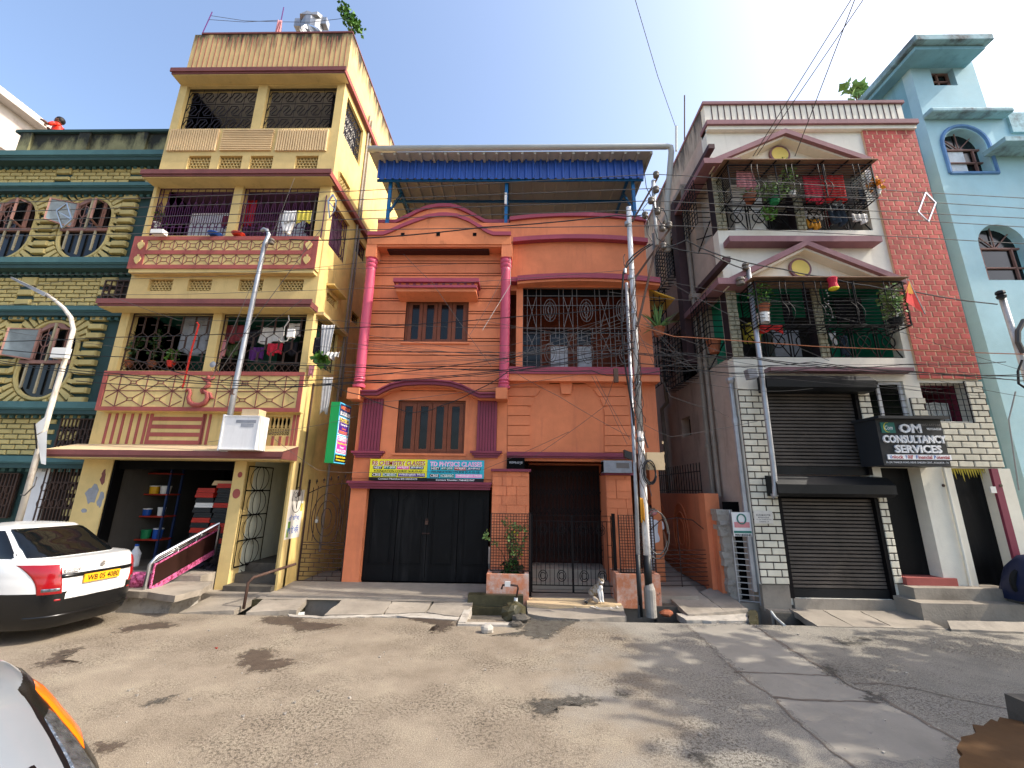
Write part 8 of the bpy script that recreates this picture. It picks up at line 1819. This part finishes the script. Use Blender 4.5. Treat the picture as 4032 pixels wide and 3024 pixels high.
rock('B5',250,1540,-.02,.22,'mould_wet','mossy_mound','mossy concrete mound at the foot of the street tap','mound',1); rock('C6',993,402,0,.1,'concrete_edge','white_stone','white stone lying in front of the tap basin','stone',2)
rock('C6',1175,345,0,.13,'concrete_dark','grey_rock','grey rock at the right of the tap basin','stone',3,(1.2,.8,.5)); rock('C6',1150,375,-.02,.1,'concrete_dark','grey_rock','flat dark rock in the tap basin water','stone',4,(1.3,.9,.4)); rock('C6',1970,312,0,.09,'terracotta','brick_bat','broken brick piece by the utility pole collar','brick',5,(1.3,.8,.6))
p = wz('C6',994,380,0); tag(MB().lathe((p.x,p.y,0), [(.035,0),(.04,.06),(.042,.065)], 10).build('blue_cup', 'plastic_blue'), 'small blue cup behind the white stone', 'cup')
# ---------------------------------------------------------------- cat
def skin(name, m, verts, edges, radii, parent=None, sub=2, root=0):
    me = bpy.data.meshes.new(name); off = rootloc(parent) if parent else Vector((0,0,0))
    me.from_pydata([tuple(Vector(v)-off) for v in verts], edges, []); me.materials.append(P(m)); o = bpy.data.objects.new(name, me); C.objects.link(o)
    if parent: o.parent = parent
    sk = o.modifiers.new('skin', 'SKIN'); sk.use_smooth_shade = True
    lay = me.skin_vertices[0] if len(me.skin_vertices) else None
    if lay is None:
        import bmesh
        bm = bmesh.new(); bm.from_mesh(me); bm.verts.layers.skin.verify(); bm.to_mesh(me); bm.free(); lay = me.skin_vertices[0]
    for i, r in enumerate(radii): lay.data[i].radius = r if isinstance(r, tuple) else (r, r); lay.data[i].use_root = (i == root)
    s = o.modifiers.new('sub', 'SUBSURF'); s.levels = s.render_levels = sub
    return o
cb = wz('B5',970,1395,.1); k_ = .92; cx_, cyy = cb.x, cb.y+.02
ct = thing('cat', 'grey and white cat sitting upright before the entrance gate', 'cat', (cx_-.08, cyy+.05, .1))
CT = lambda x, y, z: Vector((cx_+x*k_, cyy+y*k_, .1+z*k_))
V_ = [CT(-.2,.06,.1), CT(-.15,.05,.17), CT(-.085,.03,.24), CT(-.03,.0,.3), CT(-.005,-.02,.355), CT(0,-.04,.385)]
skin('body', 'skin_cat', V_, [(i,i+1) for i in range(5)], [.088,.092,.078,.062,.046,.05], ct)
skin('haunch', 'skin_cat', [CT(-.18,-.04,.1), CT(-.12,-.09,.06), CT(-.06,-.1,.025)], [(0,1),(1,2)], [.06,.045,.026], ct)
mat('cat_white', 'e3e0d8', rough=.9, var=.05, bump=.4, bs=160)
for s in (-1, 1): skin('foreleg', 'cat_white', [CT(-.03+.022*s,-.02,.27), CT(-.01+.024*s,-.05,.15), CT(.0+.024*s,-.05,.04), CT(.008+.026*s,-.085,.014)], [(0,1),(1,2),(2,3)], [.04,.027,.02,.022], ct)
skin('chest', 'cat_white', [CT(-.02,-.045,.22), CT(-.005,-.055,.28), CT(.005,-.06,.33)], [(0,1),(1,2)], [.035,.042,.034], ct)
hd_ = CT(.01,-.05,.4); b = MB(); b.ball(hd_, .058*k_, 16, 12, (1,.95,.9)); b.build('head', 'skin_cat', ct, True)
b = MB(); b.ball(hd_+Vector((.004,-.045,-.018)), .028*k_, 10, 8, (1.2,.8,.8)); b.build('muzzle', 'cat_white', ct, True)
for s in (-1, 1):
    e = hd_+Vector((.036*s,.0,.036)); b = MB(); b.add([e+Vector((-.018,-.004,-.01)), e+Vector((.018,-.004,-.01)), e+Vector((0,.018,-.01)), e+Vector((.008*s,.0,.045))], [(0,1,3),(1,2,3),(2,0,3),(0,2,1)]); b.build('ear', 'skin_cat', ct)
    MB().ball(hd_+Vector((.021*s,-.05,.006)), .0075, 8, 6).build('eye', 'ink_black', ct)
MB().ball(hd_+Vector((.004,-.07,-.012)), .005, 6, 5).build('nose', 'cloth_pink', ct)
tl_ = [CT(-.22,.06,.06), CT(-.29,.02,.03), CT(-.33,-.05,.025), CT(-.31,-.12,.022)]; skin('tail', 'skin_cat', tl_, [(0,1),(1,2),(2,3)], [.035,.03,.028,.024], ct); MB().ball(tl_[3], .03, 8, 6).build('tail_tip', 'plastic_black', ct, True)
# ---------------------------------------------------------------- people
flat('cloth_sari', 'd8341c', var=.2); flat('shirt_white', 'cfd2d6', var=.08)
def person(loc, face, h, top, low, label, sit=False, arms=None, mask=None):
    t = thing('person', label, 'person', loc); L = Vector(loc); fx, fy = math.cos(face), math.sin(face)
    Q = lambda f, s, z: L+Vector((fx*f-fy*s, fy*f+fx*s, z*h))
    V_ = [Q(0,0,.53), Q(0,0,.63), Q(0,0,.74), Q(0,0,.81), Q(0,.1*h,.8), Q(0,-.1*h,.8)]; E_ = [(0,1),(1,2),(2,3),(3,4),(3,5)]; Rr = [(.1*h,.075*h),(.085*h,.07*h),(.1*h,.07*h),(.06*h,.05*h),(.045*h,)*2,(.045*h,)*2]
    k = 6
    for s in (-1, 1): V_ += [Q(0,.055*h*s,.5), Q(.01,.055*h*s,.27), Q(0,.06*h*s,.05), Q(.08,.07*h*s,.015)]; E_ += [(0,k),(k,k+1),(k+1,k+2),(k+2,k+3)]; Rr += [.06*h,.042*h,.028*h,.022*h]; k += 4
    skin('body', top, V_, E_, Rr, t)
    ar = arms or [[(.0,.13,.66),(.06,.14,.52),(.1,.13,.47)], [(.0,-.13,.66),(.06,-.14,.52),(.1,-.13,.47)]]
    for a in ar:
        sd = 1 if a[0][1] > 0 else -1; p = [Q(0,.11*h*sd,.795)]+[Q(q[0]*h/1.0,q[1]*h,q[2]) for q in a]; skin('arm', top, p[:2], [(0,1)], [.04*h,.032*h], t); skin('forearm', 'skin', p[1:], [(i,i+1) for i in range(len(p)-2)], [.03*h,.025*h,.022*h][:len(p)-1], t)
        hp = p[-1]; dr = (p[-1]-p[-2]).normalized()
        for f_ in range(5): skin('finger', 'skin', [hp, hp+dr*.04+Vector((0,0,.012*(f_-2))), hp+dr*(.09-.008*abs(f_-2))+Vector((0,0,.014*(f_-2)-.01))], [(0,1),(1,2)], [.012,.009,.007], t, 1)
    skin('neck', 'skin', [Q(0,0,.82), Q(.01,0,.87)], [(0,1)], [.035*h,.032*h], t); hc = Q(.015,0,.925)
    b = MB(); b.ball(hc, .062*h, 16, 12, (1,1,1.2)); b.build('head', 'skin', t, True); b = MB(); b.ball(hc+Vector((-fx*.018,-fy*.018,.022)), .066*h, 14, 10, (1,1,1.12)); b.build('hair', 'hair', t, True)
    for s in (-1, 1): MB().ball(hc+Vector((fx*.058*h-fy*.022*h*s, fy*.058*h+fx*.022*h*s, .004)), .008, 6, 5).build('eye', 'ink_black', t); MB().ball(hc+Vector((-fy*.062*h*s, fx*.062*h*s, -.01)), .018, 6, 5, (.6,.6,1.2)).build('ear', 'skin', t)
    MB().ball(hc+Vector((fx*.066*h, fy*.066*h, -.02)), .014, 6, 5).build('nose', 'skin', t); MB().ball(hc+Vector((fx*.058*h, fy*.058*h, -.055)), .016, 6, 5, (.6,1.2,.4)).build('mouth', 'cloth_rust', t)
    if mask: b = MB(); b.ball(hc+Vector((fx*.022*h, fy*.022*h, -.035)), .055*h, 12, 8, (1,1,.8)); b.build('face_mask', mask, t, True)
    return t
pr0 = w('A1',500,345,9.95); rf = person((pr0.x, 9.95, 11.04), -2.6, (pr0.z-11.04)/.99, 'cloth_sari', 'cloth_sari', 'person in red and orange cloth leaning over the green house roof parapet', arms=[[(.07,.14,.7),(.15,.1,.77),(.18,.08,.79)], [(.06,-.14,.69),(.13,-.08,.75),(.16,-.05,.77)]])
person((2.98, 9.9, .2), -1.5, 1.58, 'shirt_white', 'cloth_dark', 'person in a white shirt and pink mask standing in the alley behind the pole', mask='cloth_pink')
# ---------------------------------------------------------------- right edge: covered scooter, ragged board, post
flat('navy', '18213f', var=.2); mat('brown_board', '4d3418', rough=.85, var=.2, vs=3, bump=.5, bs=12)
t = thing('covered_scooter', 'scooter under a dark navy cover standing by the right hand doorway', 'scooter', (9.0, 8.0, .35)); b = MB()
prof = [(-.0,.35),(.0,.62),(.12,.98),(.3,1.1),(.55,1.12),(.8,1.0),(1.0,1.18),(1.15,1.3),(1.3,1.15),(1.5,.75),(1.55,.4)]
for x, z in prof:
    for k in range(9): a = PI*k/8; b.v.append(Vector((8.52+x+.02*math.sin(k*3+x*9), 8.0-.26*math.cos(a)*(1+.15*math.cos(a)**2), .34+(z-.34)*max(.02, math.sin(a)**.5))))
for i in range(len(prof)-1):
    for k in range(8): b.f.append((i*9+k, i*9+k+1, (i+1)*9+k+1, (i+1)*9+k))
b.build('cover', 'navy', t, True)
for x in (8.75, 9.85): MB().lathe((x,7.96,.62), [(.05,0),(.26,.0),(.28,.04),(.26,.08),(.05,.08)], 20, 'y').build('wheel', 'tyre', t)
# frayed brown board leaning on a low dark post by the near kerb
E = [(270,1530),(285,1500),(300,1480),(295,1460),(370,1445),(395,1430),(370,1380),(440,1388),(490,1345),(530,1362),(545,1333),(690,1362)]
VW['E2'] = (3600,2000,1.62)
top = [wz('E2', x, y, .42) for x, y in E]; far = [wz('E2',760,1500,.42), wz('E2',760,1720,.42), wz('E2',290,1720,.42), wz('E2',285,1600,.42), wz('E2',310,1570,.42)]
q = top+far; n_ = len(q); b = MB(); b.add(q+[p-Vector((0,0,.03)) for p in q], [tuple(range(n_)), tuple(range(2*n_-1,n_-1,-1))]+[(i,(i+1)%n_,n_+(i+1)%n_,n_+i) for i in range(n_)]); bt = thing('ragged_board', 'brown frayed fibre board on trestle legs beside a dark post', 'board', tuple(wz('E2',600,1550,0))); b.build('board', 'brown_board', bt)
for p in (wz('E2',600,1450,.39), wz('E2',620,1640,.39), wz('E2',420,1640,.39)): MB().box(p.x-.02,p.x+.02,p.y-.02,p.y+.02,0,.39).build('leg', 'rust_brown', bt)
p = wz('E2',690,1290,.5); tag(MB().hexa([(p.x,p.y-.05,0),(p.x+.25,p.y-.05,0),(p.x+.25,p.y+.15,0),(p.x,p.y+.15,0),(p.x+.02,p.y-.03,.56),(p.x+.23,p.y-.03,.56),(p.x+.23,p.y+.13,.56),(p.x+.02,p.y+.13,.56)]).build('stone_post', 'concrete_dark'), 'short dark stone post beside the ragged brown board', 'post')
# ---------------------------------------------------------------- street trees beyond the right edge of the view, whose shade falls on the road
def tree(x, y, h, rad, label, seed, n=2600):
    t = thing('street_tree', label, 'tree', (x, y, 0), 'shade trees along the near side of the street'); rnd = random.Random(seed); b = MB()
    b.tube([(x,y,0),(x+.1,y,h*.3),(x-.1,y+.1,h*.55)], [.22,.17,.13], 10); tips = []
    for k in range(11):
        a = k*2.4; e = Vector((x+rad*.75*math.cos(a)*rnd.uniform(.5,1), y+rad*.75*math.sin(a)*rnd.uniform(.5,1), h*rnd.uniform(.62,.98))); m_ = Vector((x,y,h*.5)).lerp(e,.5)+Vector((0,0,.3)); b.tube([(x-.05,y+.05,h*rnd.uniform(.4,.55)), m_, e], [.09,.05,.02], 6); tips += [e, m_]
    b.build('trunk', 'twig', t); lv = MB()
    for p in tips: leafcluster(lv, p, rad*.42, n//len(tips), .3, rnd, .2, (1,1,.7))
    lv.build('crown', 'leaf', t)
tree(12.3, 4.0, 8.4, 3.2, 'leafy street tree shading the right side of the road', 1, 4200); tree(11.0, .2, 8.0, 3.0, 'leafy street tree shading the near side of the road', 2, 3600)
